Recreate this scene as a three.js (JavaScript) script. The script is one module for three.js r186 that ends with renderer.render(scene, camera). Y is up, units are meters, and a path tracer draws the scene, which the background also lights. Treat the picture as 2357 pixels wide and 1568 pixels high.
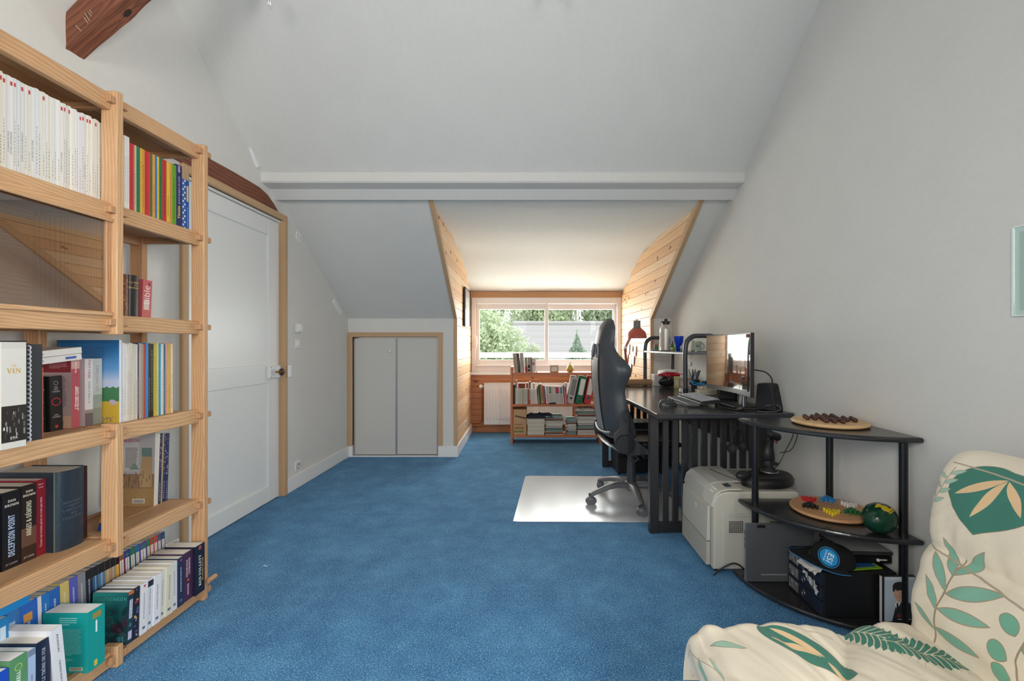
import * as THREE from 'three';
import { mergeGeometries } from 'three/addons/utils/BufferGeometryUtils.js';
import { ImprovedNoise } from 'three/addons/math/ImprovedNoise.js';
import { RectAreaLightUniformsLib } from 'three/addons/lights/RectAreaLightUniformsLib.js';

// ---------------------------------------------------------------- camera, sky, large lights, exposure
const W = 2357, H = 1568, FOCAL = 1048;
const scene = new THREE.Scene();
const camera = new THREE.PerspectiveCamera(2 * Math.atan(H / 2 / FOCAL) * 180 / Math.PI, W / H, 0.02, 300);
camera.position.set(0, 1.15, 0);
camera.setViewOffset(W, H, W / 2 - 1232, H / 2 - 794, W, H);      // level camera, lens slightly shifted
camera.updateProjectionMatrix();
scene.background = new THREE.Color(0.93, 0.97, 1.0);              // even overcast sky
scene.backgroundIntensity = 3;
const renderer = new THREE.WebGLRenderer({ antialias: true });
renderer.toneMapping = THREE.LinearToneMapping;
renderer.toneMappingExposure = 1.16;
renderer.shadowMap.enabled = true;
RectAreaLightUniformsLib.init();
// daylight that enters by the dormer window and by a roof window and a side window behind the camera
function windowLight(x, y, z, w, h, dx, dy, dz, power, color) {
  const l = new THREE.RectAreaLight(new THREE.Color(...color), power, w, h);
  l.position.set(x, y, z); l.lookAt(x + dx, y + dy, z + dz); l.name = 'window_daylight'; scene.add(l);
}
windowLight(0.15, 1.285, -6.165, 1.86, 0.92, 0, 0, 1, 9, [0.965, 1.0, 0.93]);
windowLight(-0.72, 1.96, 1.20, 0.94, 1.14, 0, -0.618, -0.786, 12, [1.0, 0.975, 0.94]);
windowLight(1.66, 1.55, 0.85, 1.04, 1.14, -1, 0, -0.0477, 24, [1.0, 0.975, 0.94]);

// ---------------------------------------------------------------- helpers
let seed = 7;
const R = () => { seed = (seed + 0x6d2b79f5) | 0; let t = Math.imul(seed ^ (seed >>> 15), 1 | seed); t = (t + Math.imul(t ^ (t >>> 7), 61 | t)) ^ t; return ((t ^ (t >>> 14)) >>> 0) / 4294967296; };
const rr = (a, b) => a + (b - a) * R();
const pick = (a) => a[Math.floor(R() * a.length)];
const imp = new ImprovedNoise();
const n2 = (x, y, z = 0) => imp.noise(x, y, z);
const clamp = (x, a = 0, b = 1) => Math.min(b, Math.max(a, x));
const V = (x, y, z) => new THREE.Vector3(x, y, z);
const ORD = ['first', 'second', 'third', 'fourth', 'fifth', 'sixth', 'seventh', 'eighth', 'ninth', 'tenth', 'eleventh', 'twelfth', 'thirteenth', 'fourteenth', 'fifteenth', 'sixteenth', 'seventeenth', 'eighteenth', 'nineteenth', 'twentieth', 'twenty-first', 'twenty-second', 'twenty-third', 'twenty-fourth', 'twenty-fifth', 'twenty-sixth', 'twenty-seventh', 'twenty-eighth', 'twenty-ninth', 'thirtieth', 'thirty-first', 'thirty-second', 'thirty-third', 'thirty-fourth', 'thirty-fifth', 'thirty-sixth', 'thirty-seventh', 'thirty-eighth', 'thirty-ninth', 'fortieth'];
const taken = {};
const numbered = (n) => { const k = taken[n] = (taken[n] ?? -1) + 1; return k ? n + '_' + String(k).padStart(3, '0') : n; };
function tag(o, label, category, group) { o.userData.label = label; o.userData.category = category; if (group) o.userData.group = group; return o; }
function thing(name, label, category, [x, y, z] = [0, 0, 0], turn = 0, group) {
  const o = new THREE.Group(); o.name = numbered(name); o.position.set(x, y, z); o.rotation.y = turn; scene.add(o);
  return tag(o, label, category, group);
}
function part(name, geo, mat, parent, p, r) {
  const m = new THREE.Mesh(Array.isArray(geo) ? merge(geo) : geo, mat); m.name = name; parent.add(m);
  if (p) m.position.set(...p);
  if (r) m.rotation.set(...r);
  return m;
}
function single(name, geo, mat, label, category, p = [0, 0, 0], r, group) {
  const m = part(numbered(name), geo, mat, scene, p, r); return tag(m, label, category, group);
}
function struct(name, geo, mat, p, r, label) {
  const m = part(numbered(name), geo, mat, scene, p, r); m.userData.kind = 'structure'; if (label) m.userData.label = label; return m;
}
function structGroup(name, label) { const o = new THREE.Group(); o.name = numbered(name); o.userData.kind = 'structure'; if (label) o.userData.label = label; scene.add(o); return o; }
function merge(list) {
  const l = list.map((g) => { const q = g.index ? g.toNonIndexed() : g; for (const k of Object.keys(q.attributes)) if (!['position', 'normal', 'uv'].includes(k)) q.deleteAttribute(k); return q; });
  return mergeGeometries(l);
}
const mv = (g, x, y, z) => g.translate(x, y, z);
const rot = (g, x, y, z) => g.applyMatrix4(new THREE.Matrix4().makeRotationFromEuler(new THREE.Euler(x, y, z)));
// box with chamfered edges; uv in metres with u running along the longest side (the grain); o shifts the grain
function cbox(w, h, d, c = 0.0015, grain) {
  c = Math.min(c, w / 3, h / 3, d / 3);
  const s = [w / 2, h / 2, d / 2], pos = [];
  const pt = (ax, sg, ia, ib) => { const p = [0, 0, 0]; p[ax] = sg * s[ax]; const a = (ax + 1) % 3, b = (ax + 2) % 3; p[a] = ia * (s[a] - c); p[b] = ib * (s[b] - c); return p; };
  const quad = (a, b, e, f) => pos.push(...a, ...b, ...e, ...a, ...e, ...f);
  for (let ax = 0; ax < 3; ax++) for (const sg of [-1, 1]) {
    const q = [pt(ax, sg, -1, -1), pt(ax, sg, 1, -1), pt(ax, sg, 1, 1), pt(ax, sg, -1, 1)];
    sg > 0 ? quad(...q) : quad(q[0], q[3], q[2], q[1]);
  }
  if (c > 0) {
    for (let ax = 0; ax < 3; ax++) {               // edges running along axis ax
      const a = (ax + 1) % 3, b = (ax + 2) % 3;
      for (const sa of [-1, 1]) for (const sb of [-1, 1]) {
        const e = (t, onA) => { const p = [0, 0, 0]; p[ax] = t * (s[ax] - c); p[a] = sa * (onA ? s[a] : s[a] - c); p[b] = sb * (onA ? s[b] - c : s[b]); return p; };
        const q = [e(-1, true), e(1, true), e(1, false), e(-1, false)];
        sa * sb > 0 ? quad(q[0], q[3], q[2], q[1]) : quad(...q);
      }
    }
    for (const x of [-1, 1]) for (const y of [-1, 1]) for (const z of [-1, 1]) {
      const A = [x * s[0], y * (s[1] - c), z * (s[2] - c)], B = [x * (s[0] - c), y * s[1], z * (s[2] - c)], C = [x * (s[0] - c), y * (s[1] - c), z * s[2]];
      x * y * z > 0 ? pos.push(...A, ...B, ...C) : pos.push(...A, ...C, ...B);
    }
  }
  const g = new THREE.BufferGeometry(); g.setAttribute('position', new THREE.Float32BufferAttribute(pos, 3)); g.computeVertexNormals();
  return grainUV(g, grain ?? (w >= h && w >= d ? 0 : h >= d ? 1 : 2));
}
// uv in metres: u along the grain axis, v across
function grainUV(g, ax, ou = R() * 3, ov = R() * 3) {
  if (g.index) g = g.toNonIndexed();
  const p = g.attributes.position, n = g.attributes.normal, uv = new Float32Array(p.count * 2), c = (i, k) => p.getComponent(i, k);
  for (let i = 0; i < p.count; i++) {
    const a = [Math.abs(n.getX(i)), Math.abs(n.getY(i)), Math.abs(n.getZ(i))];
    let f = a.indexOf(Math.max(...a)); const others = [0, 1, 2].filter((k) => k !== f);
    if (f === ax) { uv[2 * i] = c(i, others[0]) * 0.3 + ou; uv[2 * i + 1] = c(i, others[1]) + ov; }
    else { uv[2 * i] = c(i, ax) + ou; uv[2 * i + 1] = c(i, others.find((k) => k !== ax)) + ov; }
  }
  g.setAttribute('uv', new THREE.BufferAttribute(uv, 2)); return g;
}
const bb = (x0, x1, y0, y1, d0, d1, c, grain) => mv(cbox(Math.abs(x1 - x0), Math.abs(y1 - y0), Math.abs(d1 - d0), c, grain), (x0 + x1) / 2, (y0 + y1) / 2, -(d0 + d1) / 2);   // box between x, y and distance from the camera
const cyl = (r0, r1, h, n = 20) => new THREE.CylinderGeometry(r1, r0, h, n);      // r0 bottom, r1 top
const lathe = (pts, n = 28) => new THREE.LatheGeometry(pts.map((p) => new THREE.Vector2(...p)), n);
const ball = (r, n = 16) => new THREE.SphereGeometry(r, n, Math.round(n * 0.7));
function tube(pts, r, seg = 24, n = 8, closed = false) { return new THREE.TubeGeometry(new THREE.CatmullRomCurve3(pts.map((p) => V(...p)), closed), seg, r, n, closed); }
// flat outline (list of [a, b]) extruded by depth, with small bevel
function ext(pts, depth, bevel = 0, holes = []) {
  const s = new THREE.Shape(pts.map((p) => new THREE.Vector2(...p)));
  for (const h of holes) s.holes.push(new THREE.Path(h.map((p) => new THREE.Vector2(...p))));
  return new THREE.ExtrudeGeometry(s, { depth: depth - 2 * bevel, bevelEnabled: bevel > 0, bevelThickness: bevel, bevelSize: bevel, bevelOffset: -bevel, bevelSegments: 2, curveSegments: 16 }).translate(0, 0, bevel);
}
// outline given as [distance, height], extruded along x from x0 to x1
const extX = (pts, x0, x1, bevel = 0, holes) => ext(pts, x1 - x0, bevel, holes).applyMatrix4(new THREE.Matrix4().set(0, 0, 1, x0, 0, 1, 0, 0, -1, 0, 0, 0, 0, 0, 0, 1));
// outline given as [x, distance], extruded upward from y0 to y1
const extY = (pts, y0, y1, bevel = 0) => ext(pts, y1 - y0, bevel).applyMatrix4(new THREE.Matrix4().set(1, 0, 0, 0, 0, 0, 1, y0, 0, -1, 0, 0, 0, 0, 0, 1));
// surface from a grid of points f(i/nu, j/nv)
function gridSurf(nu, nv, f, uvf) {
  const pos = [], uv = [], idx = [];
  for (let j = 0; j <= nv; j++) for (let i = 0; i <= nu; i++) { const u = i / nu, v = j / nv; pos.push(...f(u, v)); uv.push(...(uvf ? uvf(u, v) : [u, v])); }
  for (let j = 0; j < nv; j++) for (let i = 0; i < nu; i++) { const a = j * (nu + 1) + i, b = a + 1, c = a + nu + 1, d = c + 1; idx.push(a, b, d, a, d, c); }
  const g = new THREE.BufferGeometry(); g.setAttribute('position', new THREE.Float32BufferAttribute(pos, 3)); g.setAttribute('uv', new THREE.Float32BufferAttribute(uv, 2)); g.setIndex(idx); g.computeVertexNormals(); return g;
}

// ---------------------------------------------------------------- textures and materials
function dataTex(w, h, fn, srgb = true, rx = 1, ry = 1) {
  const a = new Uint8Array(w * h * 4);
  for (let y = 0; y < h; y++) for (let x = 0; x < w; x++) { const c = fn(x / w, y / h, x, y), i = (y * w + x) * 4; a[i] = clamp(c[0], 0, 255); a[i + 1] = clamp(c[1], 0, 255); a[i + 2] = clamp(c[2], 0, 255); a[i + 3] = 255; }
  const t = new THREE.DataTexture(a, w, h); t.magFilter = THREE.LinearFilter; t.minFilter = THREE.LinearMipmapLinearFilter; t.generateMipmaps = true; t.wrapS = t.wrapT = THREE.MirroredRepeatWrapping; t.repeat.set(rx, ry);
  if (srgb) t.colorSpace = THREE.SRGBColorSpace; t.needsUpdate = true; return t;
}
function canvasTex(w, h, draw) {
  const c = document.createElement('canvas'); c.width = w; c.height = h; draw(c.getContext('2d'), w, h);
  const t = new THREE.CanvasTexture(c); t.colorSpace = THREE.SRGBColorSpace; t.magFilter = THREE.LinearFilter; return t;
}
const lerp3 = (a, b, t) => [a[0] + (b[0] - a[0]) * t, a[1] + (b[1] - a[1]) * t, a[2] + (b[2] - a[2]) * t];
// wood: u along the grain (2 m per tile), v across (0.5 m per tile)
function woodTex(light, dark, knotColor, o = {}) {
  const { rings = 9, warp = 2.2, fine = 0.25, knots = 0, sd = 1, contrast = 1 } = o, ks = [];
  let q = sd * 17.31; const rnd = () => { q = (q * 9301 + 49297) % 233280; return q / 233280; };
  for (let i = 0; i < knots; i++) ks.push([rnd(), rnd(), 0.006 + rnd() * 0.012]);
  return dataTex(1024, 512, (u, v) => {
    const L = u * 2, A = v * 0.5; let dist = 0, kn = 0;
    for (const [ku, kv, kr] of ks) { const dx = (L - ku * 2) * 0.55, dy = A - kv * 0.5, r = Math.hypot(dx, dy); if (r < 0.12) { dist += 0.028 * Math.exp(-r / 0.022) * Math.sign(dy || 1); kn = Math.max(kn, clamp((kr - r) / 0.004 + 0.5 + 0.4 * n2(L * 60, A * 60, sd))); } }
    const w = n2(L * 0.9, A * 3.2, sd) * warp + n2(L * 2.6, A * 9, sd + 5) * warp * 0.28;
    const r = (A + dist) * rings * 2 * 2 + w, s = r - Math.floor(r), band = Math.pow(s, 2.2) * (s > 0.93 ? (1 - s) / 0.07 : 1);
    const fib = n2(L * 5, A * 420, sd + 9) * 0.5 + n2(L * 22, A * 900, sd + 3) * 0.5;
    let t = clamp(0.18 + band * 0.62 * contrast + fib * fine + n2(L * 0.6, A * 2, sd + 20) * 0.18);
    let c = lerp3(light, dark, t); if (kn > 0) c = lerp3(c, knotColor, kn * 0.85); return c;
  }, true, 0.5, 2);
}
const M = (color, roughness = 0.7, o = {}) => new THREE.MeshPhysicalMaterial({ color, roughness, ...o });
const texWood = woodTex([216, 176, 132], [170, 120, 80], [120, 70, 40], { sd: 2, rings: 24, warp: 5.5, fine: 0.42, contrast: 0.85 });
const mWood = M(0xffffff, 0.55, { map: texWood, bumpMap: texWood, bumpScale: 0.00012 });
const texDeal = woodTex([200, 156, 114], [150, 102, 68], [110, 60, 34], { sd: 5, rings: 22, warp: 5.5, fine: 0.42, contrast: 0.85 });
const mDeal = M(0xffffff, 0.6, { map: texDeal });
const pineMats = [[1, 3], [4, 6], [7, 2]].map(([sd, k], i) => M([0xffffff, 0xf6e6d8, 0xfff4e6][i], 0.5, { map: woodTex([236, 206, 172], [206, 164, 124], [104, 66, 42], { sd, knots: k * 3, rings: 7, warp: 1.9, contrast: 0.7 }) }));
const orangePine = [11, 12].map((sd) => M(0xffffff, 0.5, { map: woodTex([206, 140, 94], [160, 96, 58], [100, 58, 38], { sd, knots: 6, rings: 7, warp: 2.2 }) }));
const mTrim = M(0xffffff, 0.6, { map: woodTex([206, 172, 134], [182, 142, 104], [140, 100, 70], { sd: 21, rings: 10, warp: 0.9, contrast: 0.6 }) });
const mOldBeam = M(0xffffff, 0.65, { map: woodTex([150, 90, 62], [88, 48, 34], [36, 20, 16], { sd: 31, knots: 10, rings: 12, warp: 3.2, fine: 0.7 }), bumpMap: woodTex([200, 200, 200], [40, 40, 40], [0, 0, 0], { sd: 32, knots: 6, rings: 10, warp: 3, fine: 0.9 }), bumpScale: 0.004 });
const texPlaster = dataTex(512, 512, (u, v) => { const g = 238 + n2(u * 6, v * 6, 1) * 2.5 + n2(u * 40, v * 40, 2) * 2; return [g, g - 0.5, g - 2]; });
const texPlasterBump = dataTex(512, 512, (u, v) => { const g = 128 + n2(u * 26, v * 26, 3) * 50 + n2(u * 90, v * 90, 4) * 40; return [g, g, g]; }, false);
const plaster = (hex) => M(hex, 0.9, { map: texPlaster, bumpMap: texPlasterBump, bumpScale: 0.0005 });
const mPlaster = plaster(0xefeeea);
const mPaint = M(0xf0f0ee, 0.38), mPaintDoor = M(0xeceeec, 0.35), mPVC = M(0xe6dedb, 0.35), mWhitePlastic = M(0xe9e7e4, 0.4);
const texCarpet = dataTex(1024, 1024, (u, v, x, y) => {
  const loop = n2(u * 170, v * 170, 1) * 0.6 + n2(u * 340, v * 340, 2) * 0.5, fleck = n2(u * 230, v * 230, 7);
  const patch = n2(u * 5, v * 5, 4) * 0.5 + n2(u * 13, v * 13, 5) * 0.35;
  let c = lerp3([32, 90, 140], [108, 174, 218], clamp(0.42 + loop * 0.85 + patch * 0.4));
  if (fleck > 0.24) c = lerp3(c, [206, 226, 236], clamp((fleck - 0.24) * 2.4)); return c;
});
const texCarpetBump = dataTex(1024, 1024, (u, v) => { const g = 120 + n2(u * 210, v * 210, 1) * 90 + n2(u * 420, v * 420, 2) * 70; return [g, g, g]; }, false);
const mCarpet = M(0xffffff, 0.95, { map: texCarpet, bumpMap: texCarpetBump, bumpScale: 0.004, sheen: 0.3, sheenColor: new THREE.Color(0.5, 0.65, 0.8), sheenRoughness: 0.6 });
const mBlack = M(0x1f1f22, 0.42), mBlackGloss = M(0x121214, 0.2), mBlackMatt = M(0x222225, 0.68), mDarkGrey = M(0x2a2b2d, 0.5);
const mDeskTop = M(0xffffff, 0.2, { map: dataTex(1024, 512, (u, v) => { const s = n2(u * 3, v * 60, 1) * 0.5 + n2(u * 12, v * 160, 2) * 0.5, t = clamp(s * 1.5); return lerp3([50, 52, 56], [112, 116, 122], t * t + clamp(n2(u * 8, v * 70, 8) - 0.25) * 0.7); }, true, 0.5, 1) });
const mDeskFrame = M(0x2c2c2f, 0.38), mTubeGrey = M(0x505156, 0.35, { metalness: 0.4 });
const mChrome = M(0xd0d2d4, 0.18, { metalness: 1 }), mSteel = M(0x9c9fa3, 0.35, { metalness: 1 }), mAlu = M(0xb9bbbd, 0.4, { metalness: 0.8 });
const mPaper = M(0xe6e0d2, 0.9), mPaperWhite = M(0xefefec, 0.9), mCard = M(0xc9a27a, 0.85);
const mGlassPane = M(0xffffff, 0.02, { transmission: 1, thickness: 0, ior: 1.5, specularIntensity: 0.12 });
const mBrass = M(0xb08a4a, 0.35, { metalness: 0.9 });

// ---------------------------------------------------------------- the room
const XL = -1.92, DK = 4.671, DW = 5.97;                          // left wall, knee wall, window wall
const xr = (d) => 1.395 + 0.0477 * (DK - d);                       // right wall, a little askew
const TURN_R = 0.0477;
const yUp = (d) => 2.971 - 0.786 * (d - 2.404), yLow = (d) => 2.285 - 0.665 * (d - 3.37), dLow = (y) => 3.37 + (2.285 - y) / 0.665;
struct('floor', bb(-2.15, 2.1, -0.12, 0, -2.3, 6.1, 0, 0), mCarpet, null, null, 'blue flecked loop carpet');
// left wall with the door opening
struct('wall_left', extX([[-2.3, 0], [2.50, 0], [2.50, 2.09], [3.455, 2.09], [3.455, 0], [6.1, 0], [6.1, 4.3], [-2.3, 4.3]], XL - 0.22, XL), mPlaster);
struct('wall_left_backing', bb(-2.2, -2.13, 0, 2.2, 2.3, 3.6, 0), mPlaster);
{
  const g = structGroup('wall_right'); g.position.set(xr(0), 0, 0); g.rotation.y = TURN_R;
  part('plaster', extX([[-2.4, 0], [6.2, 0], [6.2, 4.3], [-2.4, 4.3]], 0, 0.2, 0, [[[-1.40, 0.95], [-0.30, 0.95], [-0.30, 2.15], [-1.40, 2.15]]]), mPlaster, g);
  const w = structGroup('window_3'); w.position.copy(g.position); w.rotation.y = TURN_R;
  for (const d of [-1.40, -0.36, -0.88]) part('window_frame', bb(0.10, 0.16, 0.95, 2.15, d, d + 0.06), mPaint, w);
  for (const y of [0.95, 2.09]) part('window_frame', bb(0.10, 0.16, y, y + 0.06, -1.40, -0.30), mPaint, w);
  part('pane', mv(rot(new THREE.PlaneGeometry(1.0, 1.1), 0, Math.PI / 2, 0), 0.13, 1.55, 0.85), mGlassPane, w);
}
// sloping ceilings, ridge over the camera
const yRidge = yUp(1.2), dRear = -2.05, yRear = yRidge - (1.2 - dRear) * 0.786;
struct('ceiling', extX([[3.36, yUp(3.36)], [1.2, yRidge], [1.2, yRidge + 0.18], [3.36, yUp(3.36) + 0.18]], -2.15, 2.1), mPlaster);
{ // rear slope with two roof-window openings
  const L = Math.hypot(1.2 - dRear, yRidge - yRear), hole = (x) => [[x - 0.5, 2.5], [x + 0.5, 2.5], [x + 0.5, 3.7], [x - 0.5, 3.7]];
  const g = ext([[-2.15, -0.1], [2.1, -0.1], [2.1, L + 0.2], [-2.15, L + 0.2]], 0.18, 0, [hole(-0.72)]);
  const c = (1.2 - dRear) / L, s = (yRidge - yRear) / L;             // local y runs down the slope, local z out of the room
  g.applyMatrix4(new THREE.Matrix4().set(1, 0, 0, 0, 0, -s, c, yRidge, 0, c, s, -1.2, 0, 0, 0, 1));
  struct('ceiling_rear', g, mPlaster);
  for (const x of [-0.72]) {
    const w = structGroup('window_' + (x < 0 ? 2 : 3)); w.matrixAutoUpdate = true;
    w.position.set(x, yRidge - 3.1 * s + 0.1 * c, -1.2 + 3.1 * c + 0.1 * s); w.rotation.x = -Math.atan2(c, s);
    for (const k of [-1, 1]) { part('window_frame', cbox(0.06, 1.2, 0.06), mWhitePlastic, w, [k * 0.47, 0, 0]); part('window_frame', cbox(1.0, 0.06, 0.06), mWhitePlastic, w, [0, k * 0.57, 0]); }
    part('pane', new THREE.PlaneGeometry(0.88, 1.08), mGlassPane, w);
  }
}
struct('wall_rear', bb(-2.15, 2.1, 0, yRear + 0.4, dRear - 0.2, dRear, 0), mPlaster);
// lower slope, cut for the dormer
const slopeSlab = (x0, x1, edge, at) => { const g = extX([[3.2, yLow(3.2)], [4.95, yLow(4.95)], [4.95, yLow(4.95) + 0.16], [3.2, yLow(3.2) + 0.16]], x0, x1), p = g.attributes.position; for (let i = 0; i < p.count; i++) if (Math.abs(p.getX(i) - edge) < 1e-6) p.setX(i, at(-p.getZ(i))); return g; };
struct('ceiling_lower', slopeSlab(-2.15, -0.80, -0.80, (d) => -0.795 - 0.026 * (d - 3.4)), mPlaster); struct('ceiling_lower', slopeSlab(1.25, 2.0, 1.25, (d) => 1.265 - 0.0459 * (d - 3.4)), mPlaster);
struct('beam_purlin', extX([[3.185, 2.37], [3.185, 2.296], [3.195, 2.287], [3.40, 2.262], [3.45, 2.45], [3.185, 2.45]], -2.0, 1.7), mPlaster, null, null, 'white painted purlin across the sloping ceiling');
struct('trim_1', mv(rot(cbox(0.018, 0.13, 0.045, 0.003), 0.66, 0, 0), XL + 0.009, 2.43, -3.1), mPaint);
struct('trim_2', mv(rot(cbox(0.012, 0.20, 0.05, 0.002), 0.98, 0, 0), XL + 0.006, 1.515, -4.40), mPaint);
// knee wall with the closet opening
struct('wall_knee', mv(ext([[-2.1, 0], [-1.872, 0], [-1.872, 1.232], [-0.995, 1.232], [-0.995, 0], [-0.825, 0], [-0.825, 1.62], [-2.1, 1.62]], 0.10), 0, 0, -DK - 0.10), mPlaster);
struct('wall_knee_backing', bb(-2.1, -0.95, 0, 1.6, DK + 0.5, DK + 0.6, 0), mPlaster);
struct('wall_knee', bb(1.202, 1.9, 0, 1.62, DK, DK + 0.2, 0), mPlaster);
{ // closet
  const c = structGroup('door_2', 'pair of low grey sliding closet doors in a wooden frame');
  part('frame', bb(-1.918, -1.872, 0.115, 1.278, DK - 0.016, DK + 0.06, 0.003), mTrim, c);
  part('frame', bb(-0.995, -0.949, 0.115, 1.278, DK - 0.016, DK + 0.06, 0.003), mTrim, c);
  part('frame', bb(-1.872, -0.995, 1.232, 1.278, DK - 0.016, DK + 0.06, 0.003), mTrim, c);
  const mPanel = M(0xcfcdc7, 0.5);
  const pa = part('panel', bb(-1.868, -1.424, 0.022, 1.216, DK + 0.012, DK + 0.03, 0.002), mPanel, c), pb = part('panel', bb(-1.436, -1.0, 0.022, 1.216, DK + 0.022, DK + 0.04, 0.002), mPanel, c);
  for (const [p, a, b, d] of [[pa, -1.869, -1.423, DK + 0.009], [pb, -1.437, -0.999, DK + 0.019]]) for (const x of [a, b - 0.016]) part('edge_profile', bb(x, x + 0.016, 0.02, 1.217, d, d + 0.022, 0.003), mAlu, p);
  part('knob', rot(lathe([[0, 0.028], [0.012, 0.027], [0.017, 0.02], [0.014, 0.012], [0.007, 0.006], [0.008, 0]]), Math.PI / 2, 0, 0), mWhitePlastic, pa, [-1.492, 1.087, -DK - 0.010]);
  part('bottom_track', bb(-1.872, -0.995, 0, 0.012, DK - 0.006, DK + 0.05, 0.002), mPaint, c);
  part('top_track', bb(-1.872, -0.995, 1.226, 1.232, DK + 0.0, DK + 0.06, 0.002), mAlu, c);
}
struct('baseboard_left', bb(XL, XL + 0.016, 0, 0.115, 3.50, DK, 0.004), mPaint); struct('baseboard_left', bb(XL, XL + 0.016, 0, 0.115, -2.0, 2.44, 0.004), mPaint);
struct('baseboard_knee', bb(XL, -1.872, 0, 0.115, DK - 0.016, DK, 0.004), mPaint); struct('baseboard_knee', bb(-0.995, -0.790, 0, 0.115, DK - 0.018, DK, 0.004), mPaint);
{ // door in the left wall
  const g = structGroup('door_1', 'white panelled door with a box lock and brown knob');
  const x1 = -1.94, x0 = -1.985, D0 = 2.54, D1 = 3.442;
  for (const [a, b] of [[D0, D0 + 0.13], [D1 - 0.13, D1]]) part('stile', bb(x0, x1, 0.006, 2.07, a, b, 0.003), mPaintDoor, g);
  for (const [a, b] of [[0.006, 0.12], [0.872, 1.008], [1.95, 2.07]]) part('rail', bb(x0, x1, a, b, D0 + 0.13, D1 - 0.13, 0.003), mPaintDoor, g);
  for (const [a, b] of [[0.12, 0.872], [1.008, 1.95]]) part('panel', bb(x0 + 0.008, x1 - 0.013, a, b, D0 + 0.13, D1 - 0.13, 0), mPaintDoor, g);
  const lock = part('lock_case', bb(x1, x1 + 0.028, 0.905, 0.995, 3.285, 3.43, 0.005), mPaint, g);
  part('keeper', bb(x1 + 0.06, x1 + 0.075, 0.905, 0.995, 3.452, 3.49, 0.003), mPaint, g);
  for (const [y, d] of [[0.915, 3.297], [0.985, 3.297], [0.915, 3.418], [0.985, 3.418]]) part('screw', mv(ball(0.004, 8), x1 + 0.028, y, -d), mSteel, lock);
  part('spindle', rot(cyl(0.009, 0.008, 0.03), 0, 0, Math.PI / 2), mBrass, lock, [x1 + 0.042, 0.95, -3.36]);
  part('knob', rot(lathe([[0, 0.03], [0.018, 0.028], [0.027, 0.018], [0.026, 0.008], [0.012, 0], [0, 0]]), 0, 0, -Math.PI / 2), M(0x4a2c20, 0.3), lock, [x1 + 0.055, 0.95, -3.36]);
  const f = structGroup('trim_door', 'pale wooden door casing');
  for (const [a, b] of [[2.455, 2.50], [3.452, 3.495]]) part('casing', bb(-2.0, -1.898, 0, 2.135, a, b, 0.004), mTrim, f);
  part('casing', bb(-2.0, -1.898, 2.09, 2.135, 2.50, 3.452, 0.004), mTrim, f);
  part('stop', bb(-2.0, -1.945, 0, 2.09, 3.445, 3.453, 0.001), mPaint, f); part('stop', bb(-2.0, -1.930, 2.0735, 2.09, 2.5, 3.452, 0.001), mPaint, f);
}
{ // old timbers
  const g = grainUV(extX([[2.1, 2.137], [3.385, 2.137], [3.33, 2.18], [3.25, 2.222], [3.15, 2.243], [2.9, 2.246], [2.5, 2.240], [2.1, 2.244]], XL - 0.04, XL + 0.012, 0.003), 2);
  struct('beam_lintel', g, mOldBeam, null, null, 'reddish brown old timber above the door casing');
  const b = new THREE.BoxGeometry(0.9, 0.115, 0.075, 40, 6, 4), p = b.attributes.position;
  for (let i = 0; i < p.count; i++) { const x = p.getX(i), y = p.getY(i), z = p.getZ(i); p.setXYZ(i, x, y + n2(x * 9, z * 20, 1) * 0.007, z + n2(x * 8, y * 20, 4) * 0.007); }
  b.computeVertexNormals();
  const br = structGroup('beam_brace', 'dark brown hewn timber brace rising from the white wall'); br.position.set(XL + 0.292, 2.695, -1.90); br.rotation.z = 0.72;
  part('timber', grainUV(b, 0), mOldBeam, br);
  for (const [x, y, l, a] of [[-0.345, -0.030, 0.032, 0.25], [-0.300, -0.026, 0.030, 0.1], [-0.288, -0.020, 0.036, 0.05], [-0.272, -0.018, 0.022, 0.2], [-0.262, -0.012, 0.016, 0.1]]) part('scratch', cbox(0.0022, l, 0.004, 0.0005), M(0xcbb8a8, 0.7), br, [x, y, 0.0385], [0, 0, a - 0.72 + 0.5]);
}
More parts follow.
